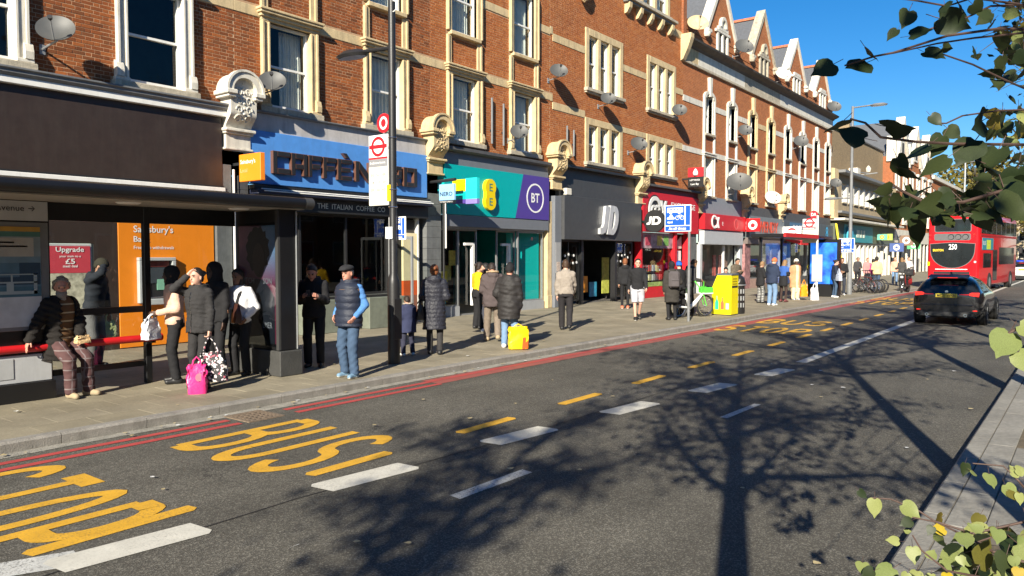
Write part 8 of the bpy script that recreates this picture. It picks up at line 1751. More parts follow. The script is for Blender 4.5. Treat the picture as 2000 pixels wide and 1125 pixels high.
def hatch(loc, rz, label, paint, plate=True, police=False):
    o = thing('car', loc, label, 'car', None, rz); B = .91
    S = [(.00, [(0, .30), (.62, .30), (.72, .36), (.76, .58), (.72, .82), (.66, .86), (.4, .88), (0, .88)]), (.10, [(0, .24), (.72, .24), (.83, .34), (.88, .60), (.84, .90), (.76, .96), (.62, 1.0), (0, 1.02)]), (.32, [(0, .22), (.76, .22), (.87, .34), (.91, .62), (.86, .93), (.79, 1.0), (.68, 1.26), (0, 1.33)]),
         (.62, [(0, .20), (.78, .20), (.88, .32), (.91, .62), (.88, .93), (.80, .99), (.63, 1.40), (0, 1.45)]), (1.2, [(0, .20), (.78, .20), (.88, .30), (.90, .62), (.88, .92), (.80, .97), (.60, 1.39), (0, 1.45)]), (1.95, [(0, .20), (.78, .20), (.88, .30), (.90, .60), (.88, .91), (.80, .96), (.59, 1.39), (0, 1.44)]),
         (2.5, [(0, .20), (.78, .20), (.88, .30), (.90, .60), (.88, .90), (.80, .95), (.60, 1.30), (0, 1.36)]), (3.1, [(0, .20), (.78, .20), (.88, .30), (.90, .58), (.87, .86), (.78, .92), (.66, .97), (0, 1.0)]), (3.7, [(0, .20), (.76, .20), (.86, .32), (.89, .56), (.84, .78), (.74, .84), (.5, .88), (0, .90)]), (4.2, [(0, .26), (.66, .26), (.76, .36), (.78, .54), (.72, .66), (.62, .72), (.4, .74), (0, .75)])]
    gl = lambda s_, k: 1 if (k == 5 and 1 <= s_ <= 6) or (k == 6 and s_ == 1) or (k == 6 and s_ == 6) else (2 if k in (0,) else 0)
    cage('body', S, gl, [paint, M_CGL, M_BLKPL], o, 3)
    for x, nm in ((.82, 0), (3.42, 0)):
        for sg in (1, -1):
            q = MB(); q.lathe([(.20, -.02), (.31, -.02), (.325, .02), (.325, .18), (.31, .22), (.20, .22)], (x, sg*.80-.11, .325), M_TYRE, 26, 'y', False); w = q.build('wheel', o); q = MB(); q.lathe([(0, 0), (.06, .01), (.20, -.01 if sg > 0 else .01)], (x, sg*.80+sg*.105, .325), M_BLKPL, 18, 'y', False)
            for k in range(5): a = 2*math.pi*k/5; q.tube([(x, sg*.91, .325), (x+.19*math.cos(a), sg*.91, .325+.19*math.sin(a))], .022, M_LEAD, 5)
            q.build('rim', w)
            q = MB(); torus(q, (x, sg*.885, .33), .345, .02, M_BLKPL, (0, 1, 0), 20, 5, 0, 360); q.build('wheel_arch', o)
    for sg in (1, -1):
        q = MB(); q.prism([(sg*.79, .83), (sg*.80, .945), (sg*.62, .945), (sg*.56, .915), (sg*.57, .86)], 'x', .016, .10, M_TAILR); q.build('tail_light', o); q = MB(); q.prism([(sg*.555, .90), (sg*.32, .893), (sg*.32, .875), (sg*.555, .872)], 'x', .004, .09, mat('tail_strip', (.30, .008, .01), .2, 0, emit=(1, .04, .03), estr=.15)); q.build('tail_light', o)
        q = MB(); q.box(.03, .10, sg*.70-.06, sg*.70+.06, .42, .45, M_TAILR, .01); q.build('reflector', o)
        q = MB(); q.lathe([(.028, 0), (.045, 0), (.05, .03), (.05, .12)], (-.02, sg*.48, .30), M_CHROME, 16, 'x', False); q.build('exhaust', o)
        q = MB(); q.box(2.55, 2.72, sg*.90, sg*1.05, .98, 1.10, paint, .04); q.build('mirror', o)
    q = MB(); q.box(-.005, .012, -.27, .27, .795, .905, M_PLATE, .006)
    pl = q.build('number_plate', o)
    q = MB(); put_text(q, 'MC21 WKN', (-.008, .23, .815), (0, -1, 0), UZ, .46, .075, M_BLACK, .003, .02); q.build('lettering', pl)
    q = MB(); q.lathe([(0, 0), (.042, 0), (.042, .012)], (.045, 0, .955), M_CHROME, 16, 'x', False); q.build('badge', o)
    q = MB(); q.prism([(.42, 1.36), (.16, 1.345), (.16, 1.365), (.42, 1.405), (.60, 1.44)], 'y', -.50, .50, M_BLKPL); q.build('spoiler', o); q = MB(); q.box(.148, .16, -.25, .25, 1.345, 1.365, M_TAILR); q.build('brake_light', o)
    q = MB(); q.prism([(.78, 1.435), (.98, 1.435), (.80, 1.51)], 'y', -.018, .018, M_BLKPL); q.build('aerial', o)
    q = MB(); q.box(-.005, .10, -.70, .70, .24, .40, M_BLKPL, .03); q.build('bumper_insert', o)
    q = MB(); q.box(-.012, .05, -.66, .66, .565, .60, paint, .012); q.build('bumper_crease', o); q = MB(); q.box(.0, .02, -.34, .34, .77, .785, M_BLKPL); q.build('plate_recess', o)
    if police:
        q = MB(); q.box(1.2, 1.5, -.5, .5, 1.46, 1.58, mat('beacon_blue', (.02, .05, .5), .2), .02); q.build('light_bar', o)
        for k in range(6): q = MB(); q.box(.5+k*.5, .75+k*.5, -.925, -.915, .5, .8, mat('band_lime', (.6, .7, .05), .4)); q.build('side_square', o)
    return o
hatch((24.55, 3.28, 0), R(-.5), 'black hatchback driving away with its tail lights lit', mat('paint_black', (.010, .010, .012), .16, .05, 5, 0, coat=1.0))
hatch((72, 4.4, 0), 1e-4, 'small white car with lime squares beyond the red bus', mat('paint_white', (.6, .62, .62), .25, .03, coat=.6), police=True)
# ---- red double-decker
M_BUS = mat('bus_red', (.56, .008, .014), .28, .05, 3, 0, coat=.6, dirt=.06); M_BGL = mat('bus_glass', (.018, .022, .024), .06, .25, 1.5, 0, spec=.7); M_BGR = mat('bus_grey', (.115, .115, .118), .5, .1)
o = thing('double_decker_bus', (48.0, 6.15, 0), 'red double-decker bus seen from behind in the right lane', 'bus', None, R(-5.7)); BW = 1.26
def rr_out(hw, z0, z1, rb, rt, n=6):
    P = []
    for cx, cz, r, a0 in ((hw-rb, z0+rb, rb, -90), (hw-rt, z1-rt, rt, 0), (-hw+rt, z1-rt, rt, 90), (-hw+rb, z0+rb, rb, 180)): P += [(cx+r*math.cos(R(a0+90*i/n)), cz+r*math.sin(R(a0+90*i/n))) for i in range(n+1)]
    return P
q = MB(); st = [(0.0, .90), (.03, .955), (.09, .985), (.18, 1.0), (10.0, 1.0), (10.2, .97)]; rings = []
for x, sc in st: rings.append([(x, p[0]*sc, 2.28+(p[1]-2.28)*(1-(1-sc)*.6)) for p in rr_out(BW, .30, 4.30, .12, .34)])
n = len(rings[0]); q.add(sum(rings, []), [(i*n+k, i*n+(k+1) % n, (i+1)*n+(k+1) % n, (i+1)*n+k)[::-1] for i in range(len(st)-1) for k in range(n)], M_BUS, True); q.add(rings[0], [tuple(range(n))], M_BUS); q.add(rings[-1], [tuple(range(n))[::-1]], M_BUS); q.build('body', o, sharp=50)
RY = lambda f_: (.5-f_)*2*BW          # fraction across the rear, left to right
def rear(name, f0, f1, z0, z1, m, r=.08, x=-.012, par=None):
    q = MB(); hw = abs(RY(f0)-RY(f1))/2; c = (RY(f0)+RY(f1))/2; q.prism([(c+p[0], p[1]) for p in rr_out(hw, z0, z1, r, r, 4)], 'x', x, .02, m); return q.build(name, par or o)
rear('upper_window_surround', .13, .85, 3.26, 3.98, M_BGR, .10, -.006); rear('upper_window', .15, .83, 3.30, 3.94, M_BGL); gp = rear('grill_panel', .13, .84, 2.80, 3.18, M_BGR, .10)
for f_ in (.46, .60, .74): q = MB(); torus(q, (-.016, RY(f_), 2.99), .14, .018, M_BLKPL, (1, 0, 0), 20, 5); q.build('vent', o)
q = MB(); pts = [(RY(.06), 2.60), (RY(.5), 2.68), (RY(.92), 2.60)]+[(RY(.49+.425*math.cos(R(a))), 2.42-1.12*math.sin(R(a))**.8 if math.sin(R(a)) > 0 else 2.42) for a in np.linspace(0, 180, 21)]
q.prism([(p[0]*1.03, p[1]+(.03 if p[1] > 2.5 else -.03)) for p in pts], 'x', -.008, .02, M_BGR); q.prism(pts, 'x', -.014, .02, M_BGL); rw = q.build('rear_window', o)
q = MB(); put_text(q, '250', (-.016, RY(.42), 2.30), (0, -1, 0), UZ, .40, .30, mat('blind_white', (.75, .75, .7), .4, 0, emit=(.9, .9, .8), estr=.35), .004, .01); put_text(q, 'BRIXTON', (-.016, RY(.11), 2.20), (0, -1, 0), UZ, .52, .13, mat('blind_amber', (.7, .5, .03), .4, 0, emit=(.9, .6, .05), estr=.4), .004, .02); q.build('route_blind', rw)
rear('white_strip', .16, .79, 1.19, 1.23, M_WHITE, .01); rear('engine_grille', .13, .83, .95, 1.08, M_BLKPL, .02); rear('plate', .17, .75, .80, .87, M_PLATE, .01)
for f_, z, m_ in ((.05, 3.10, 'o'), (.05, 2.86, 'o'), (.90, 3.12, 'o'), (.93, 1.62, 'w'), (.04, .70, 'r'), (.94, .70, 'r'), (.04, .5, 'o'), (.94, .5, 'o')):
    q = MB(); q.lathe([(0, 0), (.05, 0), (.06, .02)], (-.03, RY(f_), z), M_TAILR if m_ != 'w' else M_WHITE, 12, 'x', False); q.build('lamp', o)
rear('yellow_sticker', .0, .05, 1.40, 1.62, M_YLW, .01, -.02)
for sg in (-1, 1):
    y0, y1 = sg*(BW+.012), sg*(BW-.02)
    q = MB(); q.box(.45, 9.9, y0, y1, 3.18, 3.95, M_BGL, .0); q.build('upper_side_window', o); q = MB()
    for k in range(7): q.box(1.5+k*1.3, 1.56+k*1.3, sg*(BW+.014), sg*(BW-.01), 3.18, 3.95, M_BGR)
    q.build('window_bars', o)
    q = MB(); q.box(.35, 10.0, sg*(BW+.013), sg*(BW-.02), 3.02, 3.12, mat('bus_red_dark', (.30, .006, .01), .4)); q.build('side_band', o)
    q = MB(); q.box(.7, 3.4, sg*(BW+.016), sg*(BW-.02), 2.28, 2.95, mat('advert_teal', (.03, .20, .26), .5)); av = q.build('side_advert', o); q = MB(); q.box(1.7, 2.7, sg*(BW+.018), sg*(BW+.012), 2.32, 2.84, mat('advert_lime', (.45, .55, .05), .5, .3, 12)); q.build('advert_picture', av)
    q = MB(); put_text(q, 'BUS', (.85, sg*(BW+.018), 2.55), UX if sg < 0 else (-1, 0, 0), UZ, .6, .22, M_WHITE, .002); q.build('lettering', av) if sg < 0 else None
    q = MB(); q.box(1.0, 2.9, y0, y1, 1.3, 2.1, M_BGL); q.box(3.4, 4.5, y0, y1, .55, 2.3, M_BGL); q.box(5.0, 9.3, y0, y1, 1.45, 2.45, M_BGL); q.build('lower_side_window', o)
    for x in (2.6, 8.4):
        q = MB(); q.lathe([(.0, 0), (.50, 0), (.52, .02)], (x, sg*(BW+.004)-.01, .5), M_BLKPL, 24, 'y', False); q.build('wheel_arch', o)
        q = MB(); q.lathe([(.28, -.15), (.47, -.15), (.49, -.1), (.49, .1), (.47, .15), (.28, .15)], (x, sg*(BW-.12), .49), M_TYRE, 26, 'y', False); w = q.build('wheel', o); q = MB(); q.lathe([(0, 0), (.27, 0), (.29, .0)], (x, sg*(BW+.02), .49), M_GREYM, 20, 'y', False); q.build('hub', w)
q = MB(); q.tube([(9.9, -BW, 2.6), (10.3, -BW-.2, 2.5)], .03, M_BLKPL); q.box(10.2, 10.35, -BW-.3, -BW-.1, 2.1, 2.5, M_BLKPL, .03); q.build('mirror', o)
# ================================================================== TREES
M_BARK = mat('lime_bark', (.085, .075, .062), .9, .3, 9, .9, 25, dirt=.3); M_TWIG = mat('twig_bark', (.07, .04, .03), .7, .2, 20)
def leaf_mat(name, c1, c2, trans=.35):
    def f(t, N, L, b):
        g = N.new('ShaderNodeNewGeometry'); oi = N.new('ShaderNodeObjectInfo'); ad = N.new('ShaderNodeMath'); ad.operation = 'ADD'; L.new(g.outputs['Random Per Island'], ad.inputs[0]); L.new(oi.outputs['Random'], ad.inputs[1])
        fr = N.new('ShaderNodeMath'); fr.operation = 'FRACT'; L.new(ad.outputs[0], fr.inputs[0]); co = N.new('ShaderNodeTexCoord')
        c = mixc(N, L, fr.outputs[0], c1, c2); c = mixc(N, L, 1, c, noise(N, L, co.outputs['Object'], 35, 4, .6, .3, .7, .75, 1.2), 'MULTIPLY')
        L.new(c, b.inputs['Base Color']); b.inputs['Roughness'].default_value = .5; b.inputs['Specular IOR Level'].default_value = .35
        tr = N.new('ShaderNodeBsdfTranslucent'); L.new(c, tr.inputs[0]); mx = N.new('ShaderNodeMixShader'); mx.inputs[0].default_value = trans; out = N['Material Output']; L.new(b.outputs[0], mx.inputs[1]); L.new(tr.outputs[0], mx.inputs[2]); L.new(mx.outputs[0], out.inputs[0])
    return ramp_mat(name, f)
M_LGREEN = leaf_mat('leaf_green', (.016, .028, .009), (.040, .052, .016), .22); M_LPALE = leaf_mat('leaf_pale', (.16, .20, .065), (.26, .28, .095), .25); M_LYEL = leaf_mat('leaf_yellow', (.50, .38, .02), (.42, .30, .04)); M_LAUT = leaf_mat('leaf_autumn', (.10, .10, .02), (.24, .18, .03))  # crown shade is put into the dark green, sunlight into the pale
def leaf_geo(seed):
    """one heart-shaped leaf, stalk at the origin, tip along +x, unit length"""
    r = random.Random(seed); cup = r.uniform(-.25, .35); curl = r.uniform(-.35, .15); half = [(0, 0), (-.10, .16), (-.02, .34), (.16, .46), (.36, .46), (.55, .37), (.72, .24), (.86, .11), (1.06, 0)]
    def P(x, y): return (x, y*r.uniform(.94, 1.06), cup*abs(y)*.9+curl*x*x*.5+.03*math.sin(x*9+y*7))
    mid = [P(x, 0) for x in (0, .06, .2, .36, .55, .72, .86, 1.06)]; L_ = [P(*p) for p in half[1:-1]]; R_ = [P(p[0], -p[1]) for p in half[1:-1]]
    V = mid+L_+R_; F = []
    for k in range(6): F += [(k, k+1, 8+k+1, 8+k), (k+1, k, 15+k, 15+k+1)]
    F += [(6, 7, 14), (7, 6, 21)]
    return V, F
LEAVES = [leaf_geo(k) for k in range(5)]
leaf_me = {}
def leaf_obj(par, p, size, m, rng, stem=None, face=None):
    k = rng.randrange(5); key = (k, m.name)
    if key not in leaf_me:
        q = MB(); q.add(LEAVES[k][0], LEAVES[k][1], m, True); q.tube([(-.45, 0, .06), (-.2, 0, .02), (0, 0, 0)], .014, M_TWIG, 4); leaf_me[key] = q.mesh('leaf', None, 80)
    o = link('leaf', leaf_me[key], par); o.location = Vector(p)-ORG[par.name]
    nrm = Vector(face) if face is not None else Vector((rng.gauss(0, 1), rng.gauss(0, 1), rng.gauss(.6, .7)))
    d = Vector((rng.gauss(0, 1), rng.gauss(0, 1), rng.gauss(-.9, .4))); nrm.normalize(); d = (d-nrm*d.dot(nrm)).normalized(); yv = nrm.cross(d)
    o.rotation_euler = Matrix((d, yv, nrm)).transposed().to_euler(); o.scale = (size,)*3; return o
def ray(u, v, dist):
    x, y = (u-1000)/1480, -(v-562.5)/1480; c, s = math.cos(R(2.495)), math.sin(R(2.495)); fw, up = c+y*s, -s+y*c; c, s = math.cos(R(37.458)), math.sin(R(37.458))
    d = Vector((fw*c+x*s, fw*s-x*c, up)).normalized(); return Vector((0, 0, 2))+d*dist
def tree(name, label, base, H, z0, rad, seed, nl=3200, tr=.14, lean=(0, 0), lsize=.10, lm=None, fork=None, lmax=None, group='street trees along the near footway', dens=26, keep=None, cat='tree'):
    o = thing(name, base, label, cat, group); r = random.Random(seed); bx = Vector(base); fork = fork or z0*1.0
    q = MB(); n = 9; tp = [bx+Vector((lean[0]*t*t*H+.05*math.sin(3*t+seed), lean[1]*t*t*H+.05*math.cos(4*t+seed), t*H*.86)) for t in [i/n for i in range(n+1)]]
    q.tube(tp, [tr*(1.25 if i == 0 else 1)*(1-.8*i/n) for i in range(n+1)], M_BARK, 12); q.build('trunk', o)
    br = MB(); tips = []
    def at(z): t = max(0, min(1, (z-bx.z)/(H*.86)))*n; i = min(int(t), n-1); return tp[i].lerp(tp[i+1], t-i)
    nb = int(9+H*.8)
    for k in range(nb):
        zz = z0+(H*.84-z0)*(k+.3)/nb; a = k*2.4+r.uniform(-.4, .4); L_ = rad*(.55+.5*math.sin(math.pi*min(1, (zz-z0+.6)/(H-z0+.3))))*r.uniform(.8, 1.15); d = Vector((math.cos(a), math.sin(a), r.uniform(.25, .75))).normalized(); p = at(zz); pts = [p]; dd = d.copy()
        for i in range(5): dd = (dd+Vector((r.gauss(0, .16), r.gauss(0, .16), r.gauss(.05, .12)))).normalized(); pts.append(pts[-1]+dd*L_/5)
        br.tube(pts, [tr*.42*(1-.16*i) for i in range(6)], M_BARK, 6)
        for i in range(1, 6):
            for j in range(3):
                e = (dd+Vector((r.gauss(0, .8), r.gauss(0, .8), r.gauss(0, .6)))).normalized(); l2 = L_*r.uniform(.22, .42); m_ = pts[i]+e*l2*.5+Vector((0, 0, .04)); tpz = pts[i]+e*l2; br.tube([pts[i], m_, tpz], [.016, .011, .005], M_BARK, 4); tips += [m_, tpz, pts[i].lerp(m_, .6)]
    br.build('branches', o)
    V = []; F = []; c = 0; per = max(1, nl//max(1, len(tips)))
    for t in tips:
        for k in range(per):
            p = t+Vector((r.gauss(0, .16), r.gauss(0, .16), r.gauss(-.05, .14)))*(rad/2.4)
            if keep and not keep(p): continue
            s = lsize*r.uniform(.6, 1.25); nrm = Vector((r.gauss(0, 1), r.gauss(0, 1), r.gauss(.5, 1))).normalized(); d = nrm.orthogonal().normalized(); d.rotate(Matrix.Rotation(r.uniform(0, 6.28), 3, nrm)); w = nrm.cross(d)
            V += [p-d*s*.55, p+w*s*.42+nrm*s*.08, p+d*s*.6, p-w*s*.42+nrm*s*.08]; F += [(c, c+1, c+2), (c, c+2, c+3)]; c += 4
    q = MB(); q.add(V, F, lm or M_LGREEN); tag(q.build('crown', o), kind='stuff'); return o
YT = -.3
hid = lambda p: not (p.y > .052*p.x-.05 and p.x > 0 and p.z < 2.2+.37*math.hypot(p.x, p.y))          # foliage that would hang low into the street stays cut back
tZ = tree('lime_tree', 'lime tree whose leafy shadow falls on the road beside the lettering', (-6.3, YT, ZP), 8.8, 3.8, 1.6, 71, 3400, .15)
tA = tree('lime_tree', 'lime tree casting the long upright trunk shadow across the middle of the road', (-.62, YT, ZP), 9.2, 3.3, 2.5, 11, 5200, .15, keep=hid, lean=(0, 0))
tB = tree('lime_tree', 'lime tree at the near kerb whose branches hang into the top right corner', (4.75, YT, ZP), 9.6, 4.3, 2.6, 23, 4200, .15, keep=hid)
tC = tree('lime_tree', 'lime tree in the pit by the leaf-strewn verge, third along the near kerb', (10.4, YT, ZP), 9.4, 4.2, 2.5, 37, 4200, .15, keep=lambda p: hid(p) or p.y < .10*p.x)
tD = tree('lime_tree', 'lime tree fourth along the near kerb', (16.0, YT, ZP), 9.4, 4.2, 2.4, 41, 3600, .15, keep=lambda p: p.y < .085*p.x)
tE = tree('lime_tree', 'lime tree fifth along the near kerb', (22.0, YT, ZP), 9.4, 4.0, 2.4, 47, 3200, .15, keep=lambda p: p.y < .07*p.x)
tF = tree('lime_tree', 'lime tree sixth along the near kerb', (28.0, YT, ZP), 9.4, 4.0, 2.4, 53, 3000, .15, keep=lambda p: p.y < .066*p.x)
# ---- twigs and leaves that hang into view, grown from the tree at the near kerb
rg = random.Random(5)
def twig(par, pts, dist, root, r0=.004):
    P = [ray(u, v, d) for (u, v), d in zip(pts, dist)]; q = MB(); P = [Vector(root), Vector(root).lerp(P[0], .6)+Vector((0, 0, .06))]+P if root is not None else P
    q.tube(P, [r0*1.9 if i == 0 else r0*(1.2-.75*i/len(P)) for i in range(len(P))], M_TWIG, 6); q.build('twig', par)
rt = (4.7, -.28, 3.6)
twig(tB, [(2020, 8), (1935, 12), (1880, 38), (1830, 52), (1800, 62)], (3.2, 3.0, 2.9, 2.85, 2.8), rt); twig(tB, [(2020, 58), (1950, 56), (1850, 70), (1745, 103), (1708, 110), (1650, 128)], (3.1, 2.9, 2.75, 2.6, 2.55, 2.5), rt, .005)
twig(tB, [(2020, 62), (1904, 74), (1830, 85), (1745, 104)], (3.05, 2.85, 2.75, 2.62), rt, .004); twig(tB, [(2030, 185), (1960, 155), (1900, 126), (1830, 102)], (3.3, 3.0, 2.9, 2.8), rt); twig(tB, [(2020, 214), (1950, 216), (1880, 226), (1848, 241), (1825, 240)], (3.6, 3.3, 3.1, 3.0, 2.95), rt)
twig(tB, [(2030, 283), (1950, 282), (1860, 281), (1790, 277), (1720, 268), (1690, 240), (1660, 232)], (2.6, 2.4, 2.25, 2.15, 2.1, 2.1, 2.1), (4.6, -.2, 3.0), .0045); twig(tB, [(2030, 340), (1960, 372), (1880, 395), (1800, 392), (1760, 372), (1735, 355)], (2.0, 1.85, 1.75, 1.7, 1.7, 1.7), (4.6, -.2, 2.6), .004); twig(tB, [(2030, 30), (1990, 8), (1900, -4), (1850, 12), (1795, 2), (1762, -2)], (3.3, 3.1, 2.9, 2.8, 2.75, 2.75), rt)
UP = [(1628, 125, 52, 2.5), (1690, 92, 40, 2.55), (1693, 122, 56, 2.55), (1648, 235, 58, 2.1), (1730, 247, 66, 2.1), (1688, 270, 56, 2.1), (1778, 70, 38, 2.75), (1775, 22, 40, 2.75), (1752, 58, 26, 2.7), (1835, 36, 56, 2.85), (1862, 22, 36, 2.9), (1806, 102, 40, 2.8), (1842, 92, 24, 2.8), (1818, 226, 28, 2.95), (1850, 250, 34, 3.0), (1812, 284, 50, 2.2), (1842, 266, 46, 2.25), (1752, 308, 50, 2.1), (1757, 330, 44, 2.1), (1850, 308, 58, 2.2), (1905, 274, 66, 2.3), (1918, 236, 62, 2.3), (1950, 292, 66, 2.35), (1925, 320, 60, 2.3), (1768, 362, 44, 1.75), (1785, 372, 40, 1.75), (1778, 406, 52, 1.7), (1742, 368, 44, 1.7), (1838, 394, 66, 1.7), (1862, 388, 40, 1.7), (1895, 402, 62, 1.75), (1925, 396, 54, 1.8), (1960, 366, 96, 1.85), (1988, 330, 84, 1.9), (1972, 404, 62, 1.85), (1995, 390, 70, 1.9), (1910, 345, 42, 1.8), (1948, 376, 50, 1.85), (1850, 410, 44, 1.7), (1875, 412, 40, 1.72), (1900, 418, 44, 1.75), (1780, 362, 30, 1.75), (1815, 404, 40, 1.7), (1985, 360, 70, 1.9), (1935, 408, 50, 1.8),
      (1900, 8, 34, 2.9), (1920, 20, 34, 2.95), (1870, 6, 30, 2.85), (1845, 8, 30, 2.8), (1940, 40, 26, 3.2), (1905, 98, 26, 3.4), (1945, 156, 30, 3.0), (1968, 152, 34, 3.1), (1958, 146, 24, 3.1), (1970, 190, 20, 3.6)]
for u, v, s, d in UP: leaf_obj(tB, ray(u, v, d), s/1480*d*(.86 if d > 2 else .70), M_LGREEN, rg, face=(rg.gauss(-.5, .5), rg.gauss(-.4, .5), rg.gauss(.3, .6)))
for k in range(36):
    u = rg.uniform(1735, 2005); v = 395-70*max(0, (u-1900)/100)+rg.gauss(0, 16); d = rg.uniform(1.75, 2.1); leaf_obj(tB, ray(u, v, d), rg.uniform(.045, .07), M_LGREEN, rg)
for k in range(90):       # smaller sprays farther back at the frame's edge
    u = 2010-abs(rg.gauss(0, 38)); v = rg.choice((18, 60, 95, 100, 110, 125, 215, 225, 235, 245, 255, 300))+rg.gauss(0, 12); d = rg.uniform(4.0, 6.5); leaf_obj(tB, ray(u, v, d), rg.uniform(.06, .10), rg.choice((M_LGREEN, M_LGREEN, M_LGREEN, M_LPALE, M_LAUT)), rg)
# ---- low shoots at the foot of the tree, lower right
sr = (4.6, -.15, .5)
for pts, ds in (([(2040, 1110), (1940, 1078), (1895, 1052), (1830, 1020), (1770, 1008)], (2.6, 2.6, 2.65, 2.7, 2.7)), ([(2040, 1010), (1900, 1042), (1826, 1018), (1790, 995), (1740, 975), (1700, 972)], (2.9, 2.8, 2.8, 2.8, 2.8, 2.8)), ([(2040, 1000), (1990, 940), (1960, 910), (1900, 905)], (3.1, 3.0, 3.0, 3.0)), ([(2040, 1160), (1930, 1130), (1850, 1115), (1800, 1075), (1782, 1045)], (2.4, 2.45, 2.5, 2.5, 2.5)), ([(2040, 1100), (1980, 1060), (1950, 1045), (1905, 1060)], (2.7, 2.7, 2.7, 2.7)), ([(2040, 640), (1990, 640), (1962, 655)], (1.9, 1.85, 1.85))): twig(tB, pts, ds, sr if pts[0][1] > 700 else (4.6, -.2, 2.2), .004)
LOW = [(160, 415, 55), (290, 490, 90), (520, 535, 100), (595, 665, 65), (540, 760, 34), (490, 835, 60), (605, 885, 80), (745, 980, 60), (850, 990, 66), (770, 715, 50), (870, 735, 70), (1040, 190, 66), (1080, 250, 58), (1240, 280, 80), (1375, 370, 80), (1460, 240, 62), (1490, 300, 64), (1490, 440, 54), (1030, 770, 96), (1180, 760, 64), (1310, 740, 80), (1330, 855, 76), (1500, 800, 46), (190, 1015, 74), (280, 1080, 70), (440, 1060, 115), (640, 1085, 76), (890, 1100, 66), (1300, 1110, 84), (1490, 1060, 64), (1440, 960, 60), (990, 960, 50), (1250, 985, 50), (1120, 870, 60), (1060, 700, 54), (1180, 930, 50), (1380, 1010, 56), (1090, 1010, 50), (1000, 1080, 56), (1210, 1060, 56), (760, 1110, 60), (1420, 880, 50), (560, 1100, 60)]
for k, (a, b_, s) in enumerate(LOW):
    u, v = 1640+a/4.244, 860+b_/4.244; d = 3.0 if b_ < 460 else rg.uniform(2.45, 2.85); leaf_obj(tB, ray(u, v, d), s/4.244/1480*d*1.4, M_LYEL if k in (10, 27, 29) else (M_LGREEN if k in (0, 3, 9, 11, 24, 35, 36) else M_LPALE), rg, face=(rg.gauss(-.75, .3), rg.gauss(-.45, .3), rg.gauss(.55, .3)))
for k in range(50):  # filler; the dark green ones are coloured as leaves in shadow
    u = 2015-abs(rg.gauss(0, 85)); v = 1135-abs(rg.gauss(0, 75)); d = rg.uniform(2.5, 3.2); leaf_obj(tB, ray(u, v, d), rg.uniform(.05, .085), rg.choice((M_LGREEN, M_LPALE, M_LPALE, M_LAUT)), rg)
for u, v, s in ((1972, 650, 72), (1990, 688, 62), (1992, 636, 50)): leaf_obj(tB, ray(u, v, 1.85), s/1480*1.4, M_LPALE, rg, face=(-.7, -.4, .5))
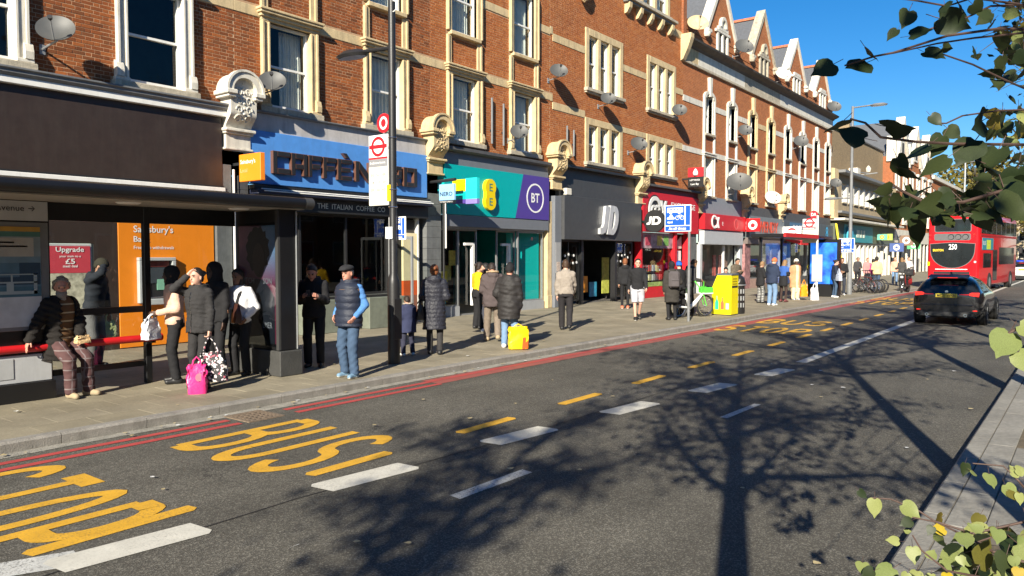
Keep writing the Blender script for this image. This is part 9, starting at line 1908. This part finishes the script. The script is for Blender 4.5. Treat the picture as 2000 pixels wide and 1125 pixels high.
# ---- distant autumn trees and buildings closing the street
k0 = tree('autumn_tree', 'yellowing tree at the end of the street, left of the bus roof', (128, 13.5, 0), 17, 4, 6, 61, 2600, .3, lsize=.55, lm=M_LAUT, group='trees at the end of the street')
for i, (x, y, s, lb) in enumerate(((150, 12.5, 1.0, 'yellowing tree at the end of the street, above the bus roof'), (170, 17, 1.1, 'yellowing tree far behind the lamp column'), (118, 4.0, .8, 'yellowing tree at the end of the street, right of the bus'), (140, -3, .9, 'yellowing tree on the right side of the far road'), (95, -6.5, .85, 'leafy tree on the right beyond the near trees'), (185, 8, 1.1, 'farthest yellowing tree in the middle of the street end'))):
    c_ = copy_tree(k0); c_.location = (x, y, 0); c_.rotation_euler.z = i*1.3+.5; c_.scale = (s, s, s); c_['label'] = lb
for x0, x1, y0, y1, h, lb, m_ in ((102, 130, 15.4, 26, 11, 'brick building beyond the red and white houses', M_WB_ORG), (205, 225, -4, 22, 13.5, 'pale building closing the far end of the street', M_TANST), (60, 130, -30, -17, 11, 'brick terrace across the far side of the road', M_WB_RED), (10, 58, -30, -18, 11.5, 'brick terrace across the road behind the trees', M_WB_RED), (-45, 9, -31, -18.5, 11, 'brick terrace across the road behind the camera', M_WB_RED), (205, 235, 24, 48, 14, 'brick building at the far left of the street end', M_WB_ORG)):
    b = thing('far_building', ((x0+x1)/2, (y0+y1)/2, 0), lb, 'building'); q = MB(); q.box(x0, x1, y0, y1, 0, h, m_); q.build('wall', b); q = MB(); q.box(x0-.3, x1+.3, y0-.3, y1+.3, h, h+.4, M_WSTONE); q.build('cornice', b)
    fx = x1-x0 > y1-y0 or y0 < -10
    for fl in range(3):
        if fx:
            ys = y1 if y0 < 0 else y0
            for k in range(int((x1-x0)/3.2)): x = x0+1.2+k*3.2; q = MB(); q.box(x, x+1.3, ys-.06, ys+.06, 1.2+fl*3.4, 3.1+fl*3.4, M_WSTONE); w = q.build('window', b); MB().box(x+.12, x+1.18, ys-.08, ys+.08, 1.32+fl*3.4, 2.98+fl*3.4, M_CGL).build('pane', w)
        else:
            for k in range(int((y1-y0)/3.0)): y = y0+.9+k*3.0; q = MB(); q.box(x0-.06, x0+.06, y, y+1.5, 1.2+fl*3.9, 3.4+fl*3.9, M_WSTONE); w = q.build('window', b); MB().box(x0-.08, x0+.08, y+.12, y+1.38, 1.32+fl*3.9, 3.28+fl*3.9, M_CGL).build('pane', w)
# ---- fallen leaves and litter
rl = random.Random(9); q = MB()
for k in range(170):
    if k < 60: x, y, z = rl.uniform(8.2, 11.2), rl.uniform(-.9, .62), ZP+.03
    elif k < 110: x = rl.uniform(2, 16); y = kerb_y(x)-abs(rl.gauss(0, .12))-.03; z = .012
    elif k < 140: x, y, z = rl.uniform(2.5, 14), rl.uniform(8.9, 12), ZP+.006
    else: x, y, z = rl.uniform(2.5, 16), rl.uniform(1.2, 8), .012
    s = rl.uniform(.03, .07); a = rl.uniform(0, 6.28); V, F = LEAVES[k % 5]
    q.add([(x+s*(p[0]*math.cos(a)-p[1]*math.sin(a)), y+s*(p[0]*math.sin(a)+p[1]*math.cos(a)), z+s*(.25+p[2]*.5)) for p in V], F, mat('fallen_leaf', (.42, .34, .18), .7, .3, 3) if k % 4 else mat('litter_white', (.6, .6, .58), .6))
tag(q.build('fallen_leaves'), 'small dry fallen leaves and scraps scattered along the gutter and verge', 'leaves', kind='stuff')
